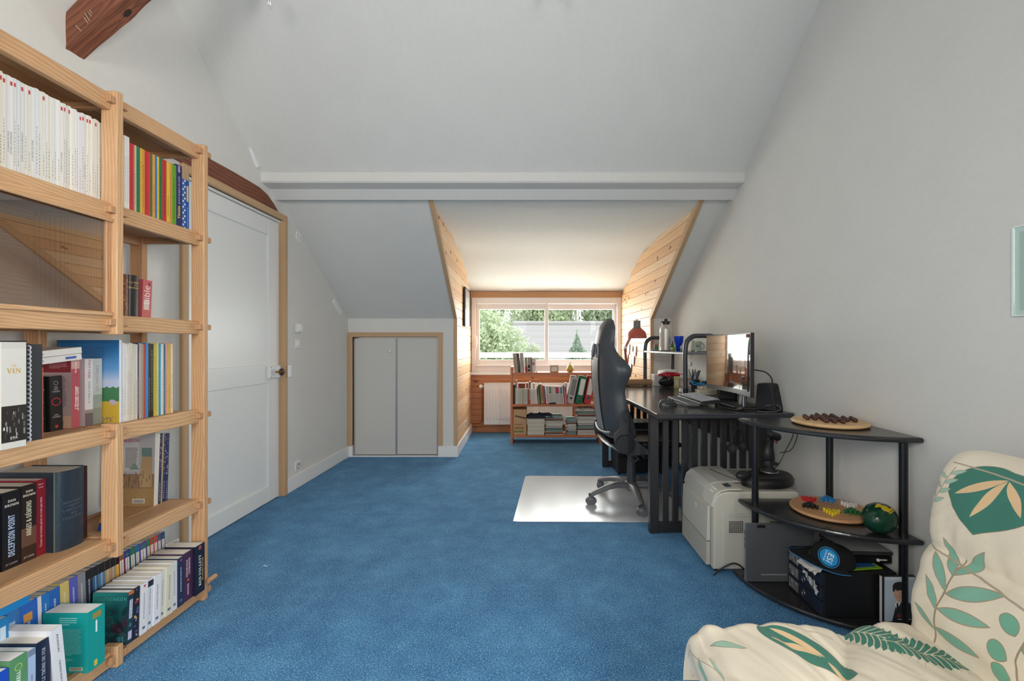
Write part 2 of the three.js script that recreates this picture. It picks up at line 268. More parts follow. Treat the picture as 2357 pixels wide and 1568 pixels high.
// dormer
function cheek(name, x, d0, turn, inward) {
  const g = structGroup(name); g.position.set(x, 0, -d0); g.rotation.y = turn;
  const L = (d) => d - d0, dCeil = (y) => (y < 1.86 ? 6.0 : y < 1.97 ? 5.8 : y < 2.08 ? 5.5 : y < 2.19 ? 5.2 : 4.5), a = inward > 0 ? -0.013 : 0;
  part('backing', extX([[L(DK) + 0.04, 0], [L(6.05), 0], [L(6.05), 2.5], [L(3.6), 2.5], [L(dLow(2.24)) + 0.05, 2.24], [L(DK) + 0.04, 1.44]], inward > 0 ? -0.14 : 0.014, inward > 0 ? -0.014 : 0.14), pineMats[0], g);
  for (let k = 0; k < 25; k++) {
    const y0 = k * 0.09 + 0.002, y1 = y0 + 0.0855, f = (y) => L(y < 1.42 ? DK : dLow(y)) + 0.005;
    const e = dCeil(y1); if (f(y1) + d0 > e - 0.2) continue;
    const pts = [[f(y0), y0], [L(e), y0], [L(e), y1], [f(y1), y1]];
    const q = part('plank', grainUV(extX(pts, a, a + 0.013, 0.003), 2), pineMats[(k * 7 + (inward > 0 ? 1 : 0)) % 3], g);
  }
  // trim round the opening
  const x0 = inward > 0 ? -0.026 : -0.008, x1 = inward > 0 ? 0.008 : 0.026, nd = -0.554, ny = -0.833, o = (d, k) => [L(d) + nd * k, yLow(d) + ny * k];
  part('edge_trim', grainUV(extX([o(3.40, 0.012), o(DK + 0.006, 0.012), o(DK + 0.006, -0.045), o(3.40, -0.045)], x0, x1, 0.002), 2), mTrim, g);
  part('edge_trim', grainUV(extX([[L(DK) - 0.013, 0.115], [L(DK) + 0.04, 0.115], [L(DK) + 0.04, 1.42], [L(DK) - 0.013, 1.415]], x0, x1, 0.002), 1), mTrim, g);
  return g;
}
const ckL = cheek('wall_dormer_left', -0.775, 3.4, 0.026, 1), ckR = cheek('wall_dormer_right', 1.245, 3.4, 0.0459, -1);
part('baseboard', bb(0, 0.016, 0, 0.115, DK - 3.4 - 0.015, 2.57, 0.004), mPaint, ckL);
{ // dormer ceiling, sagging plaster that curves down to the window
  const prof = new THREE.SplineCurve([[3.38, 2.263], [3.42, 2.252], [3.48, 2.226], [3.6, 2.210], [4.1, 2.205], [4.6, 2.20], [4.95, 2.165], [5.3, 2.065], [5.62, 1.955], [6.0, 1.84]].map((p) => new THREE.Vector2(...p)));
  const f = (u, v) => { const p = prof.getPoint(v), x = -0.86 + u * 2.36; return [x, p.y + 0.006 * n2(x * 2, p.x * 2.2, 3) - 0.010 * Math.sin(Math.PI * u) * (1 - v), -p.x]; };
  const g = structGroup('ceiling_dormer');
  part('plaster', gridSurf(40, 60, f), mPlaster, g);
  const pts = prof.getPoints(40).map((p) => [p.x, p.y + 0.03]); part('slab', extX([...pts, [6.2, 2.5], [3.4, 2.5]], -1.05, 1.6), mPlaster, g);
}
struct('wall_window', mv(ext([[-1.0, -0.1], [1.4, -0.1], [1.4, 2.4], [-1.0, 2.4]], 0.16, 0, [[[-0.80, 0.81], [1.10, 0.81], [1.10, 1.755], [-0.80, 1.755]]]), 0, 0, -DW - 0.19), mPlaster);
{
  const g = structGroup('wall_window_cladding');
  for (let k = 0; k < 10; k++) part('plank', bb(-0.86, 1.16, 0.002 + k * 0.0755, 0.002 + k * 0.0755 + 0.0735, DW, DW + 0.02, 0.0025, 0), orangePine[k % 2], g);
  part('lintel', bb(-0.86, 1.16, 1.768, 1.848, DW - 0.02, DW + 0.03, 0.003, 0), mDeal, g);
}
{ // sliding window
  const w = structGroup('window_1', 'white two-leaf sliding window above the radiator'), y0 = 0.795, y1 = 1.768;
  const fr = (n, a, b, c, d, e, f, p = w) => part(n, bb(a, b, c, d, e, f, 0.004), mPVC, p);
  fr('window_frame', -0.835, -0.775, y0, y1, DW - 0.02, DW + 0.09); fr('window_frame', 1.07, 1.13, y0, y1, DW - 0.02, DW + 0.09);
  fr('window_frame', -0.775, 1.07, 1.69, y1, DW - 0.02, DW + 0.09); fr('window_frame', -0.775, 1.07, y0, 0.88, DW - 0.02, DW + 0.09);
  part('sill', bb(-0.86, 1.16, 0.757, 0.795, DW - 0.045, DW + 0.06, 0.005), mPaint, w);
  part('inner_ledge', bb(-0.775, 1.07, 0.868, 0.888, DW - 0.035, DW - 0.015, 0.004), mPVC, w);
  function sash(a, b, d) {
    const s = part('sash', [bb(a, a + 0.048, 0.885, 1.688, d, d + 0.03, 0.004), bb(b - 0.048, b, 0.885, 1.688, d, d + 0.03, 0.004), bb(a + 0.048, b - 0.048, 1.615, 1.688, d, d + 0.03, 0.004), bb(a + 0.048, b - 0.048, 0.885, 0.955, d, d + 0.03, 0.004)], mPVC, w);
    part('pane', mv(new THREE.PlaneGeometry(b - a - 0.09, 0.67), (a + b) / 2, 1.285, -d - 0.015), mGlassPane, s); return s;
  }
  const s1 = sash(-0.777, 0.172, DW), s2 = sash(0.125, 1.072, DW + 0.04);
  part('handle', mv(rot(lathe([[0, -0.09], [0.018, -0.08], [0.026, -0.03], [0.026, 0.03], [0.018, 0.08], [0, 0.09]], 16).scale(1, 1, 0.5), 0, 0, 0), -0.785, 1.19, -DW + 0.02), mPVC, s1);
  part('latch', bb(1.035, 1.047, 1.13, 1.25, DW + 0.03, DW + 0.045, 0.002), mDarkGrey, s2);
}
{ // radiator
  const t = thing('radiator', 'white ribbed panel radiator below the window', 'radiator', [-0.09, 0.12, -5.90]), w = 1.14, h = 0.53;
  part('panel', gridSurf(2, 2, (u, v) => { const x = (u - 0.5) * w, q = (x / 0.0415) % 1, r = Math.abs(((q + 1) % 1) - 0.5) * 2; return [x, v * h, 0.02 + 0]; }), mWhitePlastic, t);
  const ribs = []; for (let k = 0; k < 27; k++) { const x = -w / 2 + 0.035 + k * 0.0415; ribs.push(x); }
  for (const x of ribs) part('rib', mv(lathe([[0, 0], [0.011, 0.012], [0.0125, 0.03], [0.0125, 0.40], [0.011, 0.418], [0, 0.43]], 12), x, 0.05, 0.017), mWhitePlastic, t);
  part('body', mv(cbox(w, h, 0.036, 0.006), 0, h / 2, 0), mWhitePlastic, t);
  part('top_grille', mv(cbox(w, 0.006, 0.07, 0.002), 0, h + 0.003, -0.005), mWhitePlastic, t);
  const v = part('valve', mv(ball(0.026), -w / 2 - 0.045, h - 0.04, 0.01), mWhitePlastic, t);
  part('valve_stem', rot(cyl(0.009, 0.009, 0.05), 0, 0, Math.PI / 2), mChrome, t, [-w / 2 - 0.015, h - 0.04, 0.01]);
  const mCopper = M(0xa5603c, 0.4, { metalness: 0.7 });
  part('pipe', tube([[-w / 2 - 0.03, h - 0.06, 0.01], [-w / 2 - 0.03, 0.10, 0.0], [-w / 2 - 0.04, 0.03, -0.01], [-w / 2 - 0.09, 0.008, -0.015], [-w / 2 - 0.16, 0.008, -0.02]], 0.007, 40), mCopper, t);
  part('pipe', tube([[-w / 2 + 0.01, -0.03, -0.02], [-w / 2 - 0.17, -0.03, -0.025]], 0.007, 10), mCopper, t);
}
// fittings on the left wall
{
  const th = thing('thermostat', 'white room thermostat above the light switch', 'thermostat', [XL, 1.245, -3.67]);
  part('body', mv(rot(cbox(0.075, 0.075, 0.028, 0.006), 0, Math.PI / 2, 0), 0.014, 0.04, 0), mWhitePlastic, th); part('dial', rot(cyl(0.03, 0.026, 0.014, 28), 0, 0, -Math.PI / 2), mPaint, th, [0.034, 0.04, 0.01]);
  const sw = thing('light_switch', 'square white light switch on the wall beside the door', 'switch', [XL, 1.12, -3.67]);
  part('plate', mv(rot(cbox(0.078, 0.078, 0.009, 0.003), 0, Math.PI / 2, 0), 0.0045, 0.04, 0), mWhitePlastic, sw); part('rocker', mv(rot(cbox(0.042, 0.042, 0.012, 0.003), 0, Math.PI / 2 + 0.06, 0), 0.011, 0.04, 0), mPaint, sw);
  const so = thing('wall_socket', 'white wall socket above the skirting near the door', 'socket', [XL, 0.135, -3.67]);
  part('plate', mv(rot(cbox(0.078, 0.078, 0.010, 0.003), 0, Math.PI / 2, 0), 0.005, 0.04, 0), mWhitePlastic, so);
  part('well', rot(lathe([[0.0, 0.0], [0.018, 0.0], [0.021, 0.005], [0.024, 0.006]], 24), 0, 0, -Math.PI / 2), M(0xb8b5b0, 0.5), so, [0.0095, 0.04, 0]);
  part('pin', rot(cyl(0.0025, 0.0025, 0.012, 8), 0, 0, Math.PI / 2), mSteel, so, [0.014, 0.052, 0]);
  const jc = thing('junction_cover', 'round white blanking cover high on the wall', 'cover', [XL, 1.985, -3.69]);
  part('disc', rot(cyl(0.042, 0.040, 0.006, 32), 0, 0, -Math.PI / 2), mWhitePlastic, jc, [0.003, 0.042, 0]);
  for (const k of [-1, 1]) part('screw', ball(0.0035, 8), mDarkGrey, jc, [0.006, 0.042 + k * 0.008, k * 0.024]);
  const s2 = thing('wall_socket', 'small white socket on the pine cheek beside the radiator', 'socket', [-0.835, 0.17, -5.42], 0.026);
  part('plate', mv(cbox(0.010, 0.078, 0.078, 0.003), 0.005, 0.04, 0), mWhitePlastic, s2); part('well', rot(lathe([[0, 0], [0.018, 0], [0.024, 0.006]], 24), 0, 0, -Math.PI / 2), M(0xb8b5b0, 0.5), s2, [0.0095, 0.04, 0]);
}
{ // hanging bulbs
  const mBulb = M(0xffffff, 0.02, { transmission: 1, thickness: 0, ior: 1.5 });
  for (const [x, y, lab] of [[-1.285, 2.765, 'clear glass bulb hanging near the white gable wall'], [0.122, 2.805, 'clear glass bulb hanging over the middle of the room']]) {
    const t = thing('pendant_bulb', lab, 'light bulb', [x, y, -2.2], 0, 'bare bulbs hung from the slope'), top = yUp(2.2) - y;
    part('glass', lathe([[0, 0], [0.014, 0.003], [0.026, 0.014], [0.030, 0.030], [0.026, 0.048], [0.016, 0.066], [0.013, 0.08]], 24), mBulb, t);
    part('socket', mv(cyl(0.017, 0.014, 0.045), 0, 0.10, 0), mWhitePlastic, t); part('cord', mv(cyl(0.003, 0.003, top - 0.12, 8), 0, 0.12 + (top - 0.12) / 2, 0), mWhitePlastic, t);
    part('filament', tube([[-0.008, 0.045, 0], [-0.004, 0.052, 0.002], [0, 0.045, 0], [0.004, 0.052, -0.002], [0.008, 0.045, 0]], 0.0008, 16, 5), mSteel, t);
  }
}
{ // picture on the left pine cheek
  const t = thing('picture_frame', 'thin black framed picture on the left pine cheek', 'picture', [-0.817, 1.36, -5.41], 0.026);
  part('frame', [bb(0, 0.02, 0, 0.016, -0.255, 0.255), bb(0, 0.02, 0.434, 0.45, -0.255, 0.255), bb(0, 0.02, 0.016, 0.434, -0.255, -0.24), bb(0, 0.02, 0.016, 0.434, 0.24, 0.255)], mBlackGloss, t);
  part('print', bb(0.004, 0.010, 0.012, 0.438, -0.245, 0.245, 0), M(0xb9c2c4, 0.6), t); part('pane', rot(new THREE.PlaneGeometry(0.49, 0.43), 0, Math.PI / 2, 0), M(0xffffff, 0.03, { transmission: 1, thickness: 0 }), t, [0.014, 0.225, 0]);
}
{ // frameless glass picture on the right wall
  const d = 1.20, t = thing('glass_clip_frame', 'pale frameless glass picture on the grey wall', 'picture', [xr(1.2), 1.245, -d], TURN_R);
  const z = 0.265;
  part('backing', bb(-0.006, -0.001, 0, 0.28, -z, z, 0), M(0xeef2f0, 0.7), t);
  part('print', rot(new THREE.PlaneGeometry(0.50, 0.25), 0, -Math.PI / 2, 0), M(0xd6dfda, 0.7), t, [-0.0065, 0.14, 0]);
  part('glass_sheet', bb(-0.012, -0.008, 0, 0.28, -z, z, 0.001), M(0xf6fbf9, 0.03, { transmission: 1, thickness: 0, ior: 1.5 }), t);
  part('edge_strip', [bb(-0.013, 0, -0.002, 0.282, z, z + 0.003, 0), bb(-0.013, 0, -0.003, 0, -z, z, 0), bb(-0.013, 0, 0.28, 0.283, -z, z, 0)], M(0xf4fbf8, 0.2), t);
}

// ---------------------------------------------------------------- tall wooden bookcase on the left
function rebase(g, x, y, z) { g.position.set(x, y, z); for (const c of g.children) c.position.sub(g.position); return g; }
const LV = [0.060, 0.461, 0.861, 1.257, 1.655, 2.043], LB = [0.004, 0.403, 0.801, 1.197, 1.595, 1.985];
{
  const t = thing('bookcase', 'tall slatted pine bookcase with pegged posts against the white wall', 'bookcase');
  const posts = [1.193, 1.618, 2.043], T = 0.028;
  posts.forEach((d, i) => {
    for (const [a, b] of i === 1 ? [[1.186, 2.055], [0.392, 0.868], [0, 0.075]] : [[0, 2.052]]) part('post', bb(-1.545, -1.487, a, b, d, d + T, 0.003), mWood, t);
    part('rear_post', bb(-1.82, -1.762, 0, 2.03, d, d + T, 0.003), mDeal, t);
    LV.forEach((y, k) => {
      const m = (y + LB[k]) / 2;
      part('cross_rail', bb(-1.762, -1.545, m - 0.02, m + 0.02, d + 0.004, d + T - 0.004, 0.002), mDeal, t);
      for (const s of [-1, 1]) part('peg', mv(cbox(0.022, 0.024, 0.024, 0.002), -1.500, m + 0.003, -(s < 0 ? d - 0.011 : d + T + 0.011)), mDeal, t);
    });
  });
  for (let b = 0; b < 2; b++) {
    const d0 = posts[b] + T, d1 = posts[b + 1];
    LV.forEach((y, k) => {
      part('front_rail', bb(-1.536, -1.508, LB[k], y, d0, d1, 0.003), mWood, t);
      part('rear_rail', bb(-1.80, -1.772, LB[k], y, d0, d1, 0.002), mDeal, t);
      part('shelf_board', bb(-1.770, -1.638, y - 0.026, y - 0.006, d0, d1, 0.002, 2), mDeal, t); part('shelf_board', bb(-1.634, -1.538, y - 0.026, y - 0.006, d0, d1, 0.002, 2), mWood, t);
    });
  }
  part('dowel', rot(cyl(0.011, 0.011, 0.05, 12), Math.PI / 2, 0, 0), mDeal, t, [-1.475, 0.085, -2.075]);
  // glazed compartment
  const mIn = mDeal;
  part('compartment_back', bb(-1.79, -1.772, 1.257, 1.60, 1.221, 1.618, 0), mIn, t); part('compartment_side', bb(-1.77, -1.53, 1.257, 1.60, 1.604, 1.616, 0), mIn, t); part('compartment_side', bb(-1.77, -1.53, 1.257, 1.60, 1.223, 1.235, 0), mIn, t);
  part('glass_door', rot(new THREE.PlaneGeometry(0.375, 0.335), 0, Math.PI / 2, 0), M(0xd8d4cc, 0.01, { transmission: 1, thickness: 0, ior: 3.4 }), t, [-1.513, 1.426, -1.412]);
  part('door_stile', bb(-1.520, -1.506, 1.258, 1.594, 1.600, 1.617, 0.002), mDeal, t);
  part('door_track', bb(-1.506, -1.496, 1.252, 1.266, 1.222, 1.616, 0.002), mWood, t); part('door_track', bb(-1.506, -1.496, 1.585, 1.597, 1.222, 1.616, 0.002), mWood, t);
  part('riser', bb(-1.80, -1.645, 0.056, 0.138, 1.222, 2.042, 0.002), mDeal, t);
  rebase(t, -1.65, 0, -1.632);
}

// ---------------------------------------------------------------- book making: spines and covers are printed on shared sheets
const PX = 1500, sheets = [];
class Sheet {
  constructor() {
    this.c = document.createElement('canvas'); this.c.width = this.c.height = 2048; this.g = this.c.getContext('2d'); this.x = 0; this.y = 0; this.rowH = 0; this.plains = {};
    this.tex = new THREE.CanvasTexture(this.c); this.tex.colorSpace = THREE.SRGBColorSpace; this.tex.magFilter = THREE.LinearFilter;
    this.mat = M(0xffffff, 0.42, { map: this.tex }); this.matt = M(0xffffff, 0.8, { map: this.tex }); sheets.push(this);
  }
  alloc(w, h) {
    w = Math.ceil(w); h = Math.ceil(h);
    if (this.x + w + 2 > 2048) { this.x = 0; this.y += this.rowH + 2; this.rowH = 0; }
    if (this.y + h + 2 > 2048) return null;
    const r = { x: this.x + 1, y: this.y + 1, w, h }; this.x += w + 2; this.rowH = Math.max(this.rowH, h + 2); return r;
  }
  uv(r) { return [r.x / 2048, 1 - (r.y + r.h) / 2048, (r.x + r.w) / 2048, 1 - r.y / 2048]; }
  plain(color) {
    if (!this.plains[color]) { const r = this.alloc(10, 10); this.g.fillStyle = color; this.g.fillRect(r.x - 1, r.y - 1, 12, 12); this.plains[color] = this.uv({ x: r.x + 4, y: r.y + 4, w: 2, h: 2 }); }
    return this.plains[color];
  }
  print(w, h, draw) {
    const r = this.alloc(w, h); if (!r) return null;
    this.g.save(); this.g.beginPath(); this.g.rect(r.x - 1, r.y - 1, r.w + 2, r.h + 2); this.g.clip(); this.g.translate(r.x, r.y); draw(this.g, r.w, r.h); this.g.restore(); return this.uv(r);
  }
}
let sheet = new Sheet();
// box with printed faces: faces = { px, nx, pz, nz, py, ny } uv rectangles
function printedBox(w, h, d, f, bevel = 0.0008) {
  const g = new THREE.BoxGeometry(w, h, d), uv = g.attributes.uv, order = ['px', 'nx', 'py', 'ny', 'pz', 'nz'];
  order.forEach((k, i) => { const [u0, v0, u1, v1] = f[k] ?? f.all; for (let j = 0; j < 4; j++) { const a = uv.getX(i * 4 + j), b = uv.getY(i * 4 + j); uv.setXY(i * 4 + j, u0 + (u1 - u0) * a, v0 + (v1 - v0) * b); } });
  return g;
}
// writing that runs up a spine
function spineText(g, w, h, text, o = {}) {
  const { color = '#222', size = 0.5, at = 0.5, font = 'sans-serif', weight = '', down = false, fit = 0.8, stretch } = o;
  g.save(); g.translate(w / 2, h * (1 - at)); g.rotate(down ? Math.PI / 2 : -Math.PI / 2); let s = w * size; g.font = weight + ' ' + s + 'px ' + font; let m = g.measureText(text).width;
  if (stretch) g.scale(h * fit / m, 1); else if (m > h * fit) { s *= h * fit / m; g.font = weight + ' ' + s + 'px ' + font; }
  g.fillStyle = color; g.textAlign = 'center'; g.textBaseline = 'middle'; g.fillText(text, 0, 0); g.restore();
}
// rows of unreadably small print
function smallPrint(g, x, y, w, h, color, rows, thick = 0.4) { g.fillStyle = color; const dy = h / rows; for (let i = 0; i < rows; i++) { let a = x; const end = x + w * (i === rows - 1 ? 0.55 : rr(0.85, 1)); while (a < end) { const l = rr(0.03, 0.09) * w; g.fillRect(a, y + i * dy, Math.min(l, end - a), Math.max(1, dy * thick)); a += l + w * 0.02; } } }
function tinyTitle(g, w, h, color, a0 = 0.3, a1 = 0.75) { g.fillStyle = color; let y = h * (1 - a1); while (y < h * (1 - a0)) { const l = h * rr(0.008, 0.03); g.fillRect(w * 0.40, y, Math.max(1.5, w * 0.18), l * 0.8); y += l + h * 0.009; } }
/* a book standing with its spine facing +x: o = { d (near edge, distance), t, x (spine), dep, h, y, c, spine(g,w,h), cover(g,w,h), pages, lean, label, group, name } */
function book(o) {
  const { d, t, x, dep = 0.15, h, y, c = '#ddd', lean = 0, turn = 0 } = o, res = o.res ?? PX;
  let sp = sheet.print(Math.max(10, t * res), h * res, (g, w, hh) => { g.fillStyle = c; g.fillRect(-1, -1, w + 2, hh + 2); if (o.spine) o.spine(g, w, hh); });
  if (!sp || (o.cover && sheet.y + h * res * 0.8 > 2000)) { sheet = new Sheet(); sp = sheet.print(Math.max(10, t * res), h * res, (g, w, hh) => { g.fillStyle = c; g.fillRect(-1, -1, w + 2, hh + 2); if (o.spine) o.spine(g, w, hh); }); }
  const cc = o.coverColor ?? c, cov = o.cover ? sheet.print(dep * res * 0.8, h * res * 0.8, (g, w, hh) => { g.fillStyle = cc; g.fillRect(-1, -1, w + 2, hh + 2); o.cover(g, w, hh); }) : sheet.plain(cc), flat = sheet.plain(cc), page = sheet.plain(o.pageColor ?? '#e9e3d6');
  const mat = o.matt ? sheet.matt : sheet.mat, name = o.name ?? 'book';
  const pos = [x - dep / 2, y, -(d + t / 2)];
  let r;
  if (t < 0.0145 || o.solid) {                                        // a thin album or magazine is one piece
    r = single(name, mv(printedBox(dep, h, t * 0.96, { px: sp, pz: cov, nz: flat, py: page, ny: page, nx: page }), 0, h / 2, 0), mat, o.label, o.cat ?? 'book', pos, [lean, turn, 0], o.group);
  } else {
    r = thing(name, o.label, o.cat ?? 'book', pos, turn, o.group); r.rotation.x = lean;
    const b = 0.0022, u = [];
    if (o.round) {
      const seg = 8, ps = []; for (let i = 0; i <= seg; i++) { const a = -Math.PI / 2 + Math.PI * i / seg; ps.push([Math.cos(a), Math.sin(a)]); }
      const bulge = Math.min(0.02, t * 0.22), g = gridSurf(seg, 1, (a, v) => { const [cx, cz] = ps[Math.round(a * seg)]; return [dep / 2 - bulge + cx * bulge, v * h, -cz * t / 2]; }, (a, v) => [sp[0] + (sp[2] - sp[0]) * a, sp[1] + (sp[3] - sp[1]) * v]);
      u.push(g.toNonIndexed()); u.push(mv(printedBox(dep - bulge, h, b, { all: flat, pz: cov }), -bulge / 2, h / 2, t / 2 - b / 2), mv(printedBox(dep - bulge, h, b, { all: flat }), -bulge / 2, h / 2, -t / 2 + b / 2));
    } else u.push(mv(printedBox(b, h, t, { all: flat, px: sp }), dep / 2 - b / 2, h / 2, 0), mv(printedBox(dep - b, h, b, { all: flat, pz: cov }), -b / 2, h / 2, t / 2 - b / 2), mv(printedBox(dep - b, h, b, { all: flat }), -b / 2, h / 2, -t / 2 + b / 2));
    part('cover', merge(u), mat, r);
    const k = o.paperback ? 0.0006 : 0.0035;
    part('pages', mv(new THREE.BoxGeometry(dep - b - 0.004 - (o.round ? 0.012 : 0), h - 2 * k, t - 2 * b), -b / 2 - 0.001 - (o.round ? 0.008 : 0), h / 2, 0), o.whitePages ? mPaperWhite : mPaper, r);
  }
  return r;
}

// white comic albums, top shelf, left bay
{
  const titles = { 3: 'LE DOMAINE DES DIEUX', 4: 'ASTÉRIX LÉGIONNAIRE', 7: 'ASTÉRIX AUX JEUX OLYMPIQUES', 10: 'LE PAPYRUS DE CÉSAR', 19: 'LA ROSE ET LE GLAIVE', 28: 'ASTÉRIX ET LE GRIFFON' };
  let d = 1.312, i = 0;
  while (d < 1.632) {
    const t = Math.min(rr(0.0076, 0.0104), 1.641 - d), k = i, c = pick(['#eeece6', '#e9e8e4', '#e6e4da', '#f0efec', '#e4e6ea', '#e9e2cf']);
    book({ d, t, x: -1.557 - rr(0, 0.004), dep: 0.215, h: rr(0.293, 0.302), y: 1.650, c, name: 'comic_album', cat: 'album', group: 'white comic albums on the top shelf',
      label: `white-spined comic album, ${ORD[k]} from the near end of the top shelf row`,
      spine: (g, w, h) => { g.fillStyle = 'rgba(120,120,125,0.35)'; g.fillRect(0, 0, 1.2, h); if (titles[k]) spineText(g, w, h, titles[k], { size: 0.62, at: 0.34, color: '#55504a', fit: 0.5 }); else tinyTitle(g, w, h, '#8a857c', 0.12, rr(0.3, 0.62)); if (R() < 0.45) { g.fillStyle = '#c8424a'; g.fillRect(w * 0.2, h * 0.045, w * 0.6, h * 0.04); } } });
    d += t; i++;
  }
}
// coloured comic albums, top shelf, right bay
{
  const row = [['#efeae2', 0.011, 'white'], ['#f0ece6', 0.011, 'white'], ['#d2303a', 0.009, 'red'], ['#cf3440', 0.009, 'red'], ['#d98a3a', 0.005, 'thin orange'], ['#c9cac6', 0.008, 'pale grey'], ['#23804a', 0.016, 'green'], ['#e8bd44', 0.009, 'yellow'], ['#e09a3c', 0.013, 'orange'], ['#cf2434', 0.0125, 'red'], ['#d63a3c', 0.0135, 'red'], ['#3a7a3e', 0.010, 'green'], ['#e4a244', 0.013, 'orange'], ['#2a7ec0', 0.010, 'blue'], ['#e8c850', 0.010, 'yellow'], ['#2a7a3c', 0.0165, 'green'], ['#cc2838', 0.021, 'red'], ['#e6c23e', 0.018, 'yellow'], ['#dd9c4c', 0.012, 'orange'], ['#62a82e', 0.022, 'lime green'], ['#1c2c6e', 0.0325, 'navy'], ['#2a64b0', 0.024, 'blue and white'], ['#2058b0', 0.0165, 'bright blue']];
  let d = 1.7245, seen = {};
  row.forEach(([c, t, word], k) => {
    const n = seen[word] = (seen[word] ?? -1) + 1, tall = k < 2 ? 0.295 : k > 20 ? 0.235 : k === 20 ? 0.285 : 0.277;
    book({ d, t, x: -1.557, dep: 0.215, h: tall, y: 1.650, c, name: 'comic_album', cat: 'album', group: 'coloured comic albums on the top shelf',
      label: `${word} comic album spine, ${ORD[k]} from the middle post in the colourful top row`,
      spine: (g, w, h) => {
        g.fillStyle = 'rgba(0,0,0,0.25)'; g.fillRect(0, 0, 1.2, h);
        if (k === 20) { spineText(g, w, h, 'Tintin', { color: '#f0d43a', size: 0.62, at: 0.28, weight: 'bold', fit: 0.2 }); spineText(g, w, h, 'grand voyageur du siècle', { color: '#e8e8ee', size: 0.34, at: 0.62, fit: 0.42 }); spineText(g, w, h, 'GEO', { color: '#fff', size: 0.42, at: 0.94, weight: 'bold' }); }
        else if (k === 21) { g.fillStyle = '#d8e2ee'; for (let i = 0; i < 18; i++) { g.beginPath(); g.arc(w * (i % 2 ? 0.3 : 0.7), h * (i + 0.5) / 18, w * 0.2, 0, 7); g.fill(); } }
        else if (k === 22) { g.fillStyle = '#f0cc4a'; g.fillRect(w * 0.2, h * 0.1, w * 0.6, h * 0.3); tinyTitle(g, w, h, '#dfe6f4', 0.1, 0.5); }
        else tinyTitle(g, w, h, k < 2 ? '#777' : 'rgba(30,20,10,0.65)', 0.16, rr(0.4, 0.85));
      } });
    d += t;
  });
}
// three religious books on the shelf below
book({ d: 1.712, t: 0.034, x: -1.555, dep: 0.13, h: 0.166, y: 1.252, c: '#6a3a26', round: true, label: 'brown marbled leather book half hidden behind the middle post', spine: (g, w, h) => { for (let i = 0; i < 60; i++) { g.fillStyle = pick(['#8a4a2c', '#4a2418', '#a25c34']); g.fillRect(R() * w, R() * h, rr(3, 12), rr(4, 20)); } } });
book({ d: 1.7475, t: 0.0445, x: -1.553, dep: 0.13, h: 0.168, y: 1.252, c: '#2a2422', round: true, label: 'thick black bible with small gold lettering on its spine', spine: (g, w, h) => { g.fillStyle = '#d8b060'; g.textAlign = 'center'; g.font = 'bold 13px serif'; g.fillText('La Bible', w / 2, h * 0.19); g.font = '11px serif'; g.fillText('de', w / 2, h * 0.25); g.font = 'bold 12px serif'; g.fillText('Jérusalem', w / 2, h * 0.31); } });
book({ d: 1.800, t: 0.043, x: -1.556, dep: 0.13, h: 0.158, y: 1.252, c: '#c05a5c', lean: -0.045, paperback: true, label: 'red paperback with large white letters leaning beside the black bible', spine: (g, w, h) => { g.fillStyle = '#d8c0b4'; g.fillRect(w * 0.16, h * 0.50, w * 0.6, h * 0.26); g.fillStyle = '#7a2a30'; g.fillRect(w * 0.6, h * 0.06, w * 0.2, h * 0.09); spineText(g, w, h, 'bible', { color: '#f2dede', size: 0.8, at: 0.62, fit: 0.6 }); } });
// third shelf from the top: large and small formats
const Y3 = 0.856;
book({ d: 1.268, t: 0.062, x: -1.487, dep: 0.24, h: 0.302, y: Y3, c: '#d9d6cf', res: 1300, label: 'thick white book with a bottle photograph and gold lettering', spine: (g, w, h) => {
  g.fillStyle = '#cfccc5'; g.fillRect(0, 0, w, h * 0.06); g.fillStyle = '#2a2624'; g.fillRect(0, h * 0.6, w, h * 0.34); for (let i = 0; i < 26; i++) { const a = R() * w, b = h * rr(0.62, 0.9); g.fillStyle = pick(['#c8c6c2', '#8a8884', '#504c48', '#6a6662']); g.fillRect(a, b, rr(2, 6), rr(10, 26)); }
  g.textAlign = 'center'; g.fillStyle = '#c9a052'; g.font = '13px serif'; g.fillText('LE', w / 2, h * 0.235); g.font = 'bold 26px serif'; g.fillText('ViN', w / 2, h * 0.295); g.fillStyle = '#e8e8e6'; g.font = '14px sans-serif'; g.fillText('EPA', w / 2, h * 0.915); } });
book({ d: 1.331, t: 0.012, x: -1.50, dep: 0.23, h: 0.306, y: Y3, c: '#121214', name: 'black_folder', cat: 'folder', label: 'black folder against the thick white bottle book' });
{
  const t = thing('spiral_notebook', 'black notebook with a white comb binding', 'notebook', [-1.622, Y3, -1.357]);
  part('cover', mv(cbox(0.22, 0.298, 0.012, 0.001), 0, 0.149, 0), mBlack, t); for (let i = 0; i < 22; i++) part('binding_ring', mv(new THREE.TorusGeometry(0.0062, 0.0022, 6, 12), 0.112, 0.012 + i * 0.013, 0).applyMatrix4(new THREE.Matrix4()), M(0xd8d8e0, 0.4), t);
  for (const c of t.children) if (c.name === 'binding_ring') c.rotation.x = 0;
}
book({ d: 1.3695, t: 0.031, x: -1.516, dep: 0.22, h: 0.296, y: Y3, c: '#30343a', name: 'slim_binder', cat: 'binder', label: 'slim dark grey binder beside the spiral notebook' });
book({ d: 1.447, t: 0.004, x: -1.568, dep: 0.15, h: 0.222, y: Y3, c: '#d9704a', name: 'booklet', cat: 'booklet', label: 'thin orange booklet in front of the black paperbacks' });
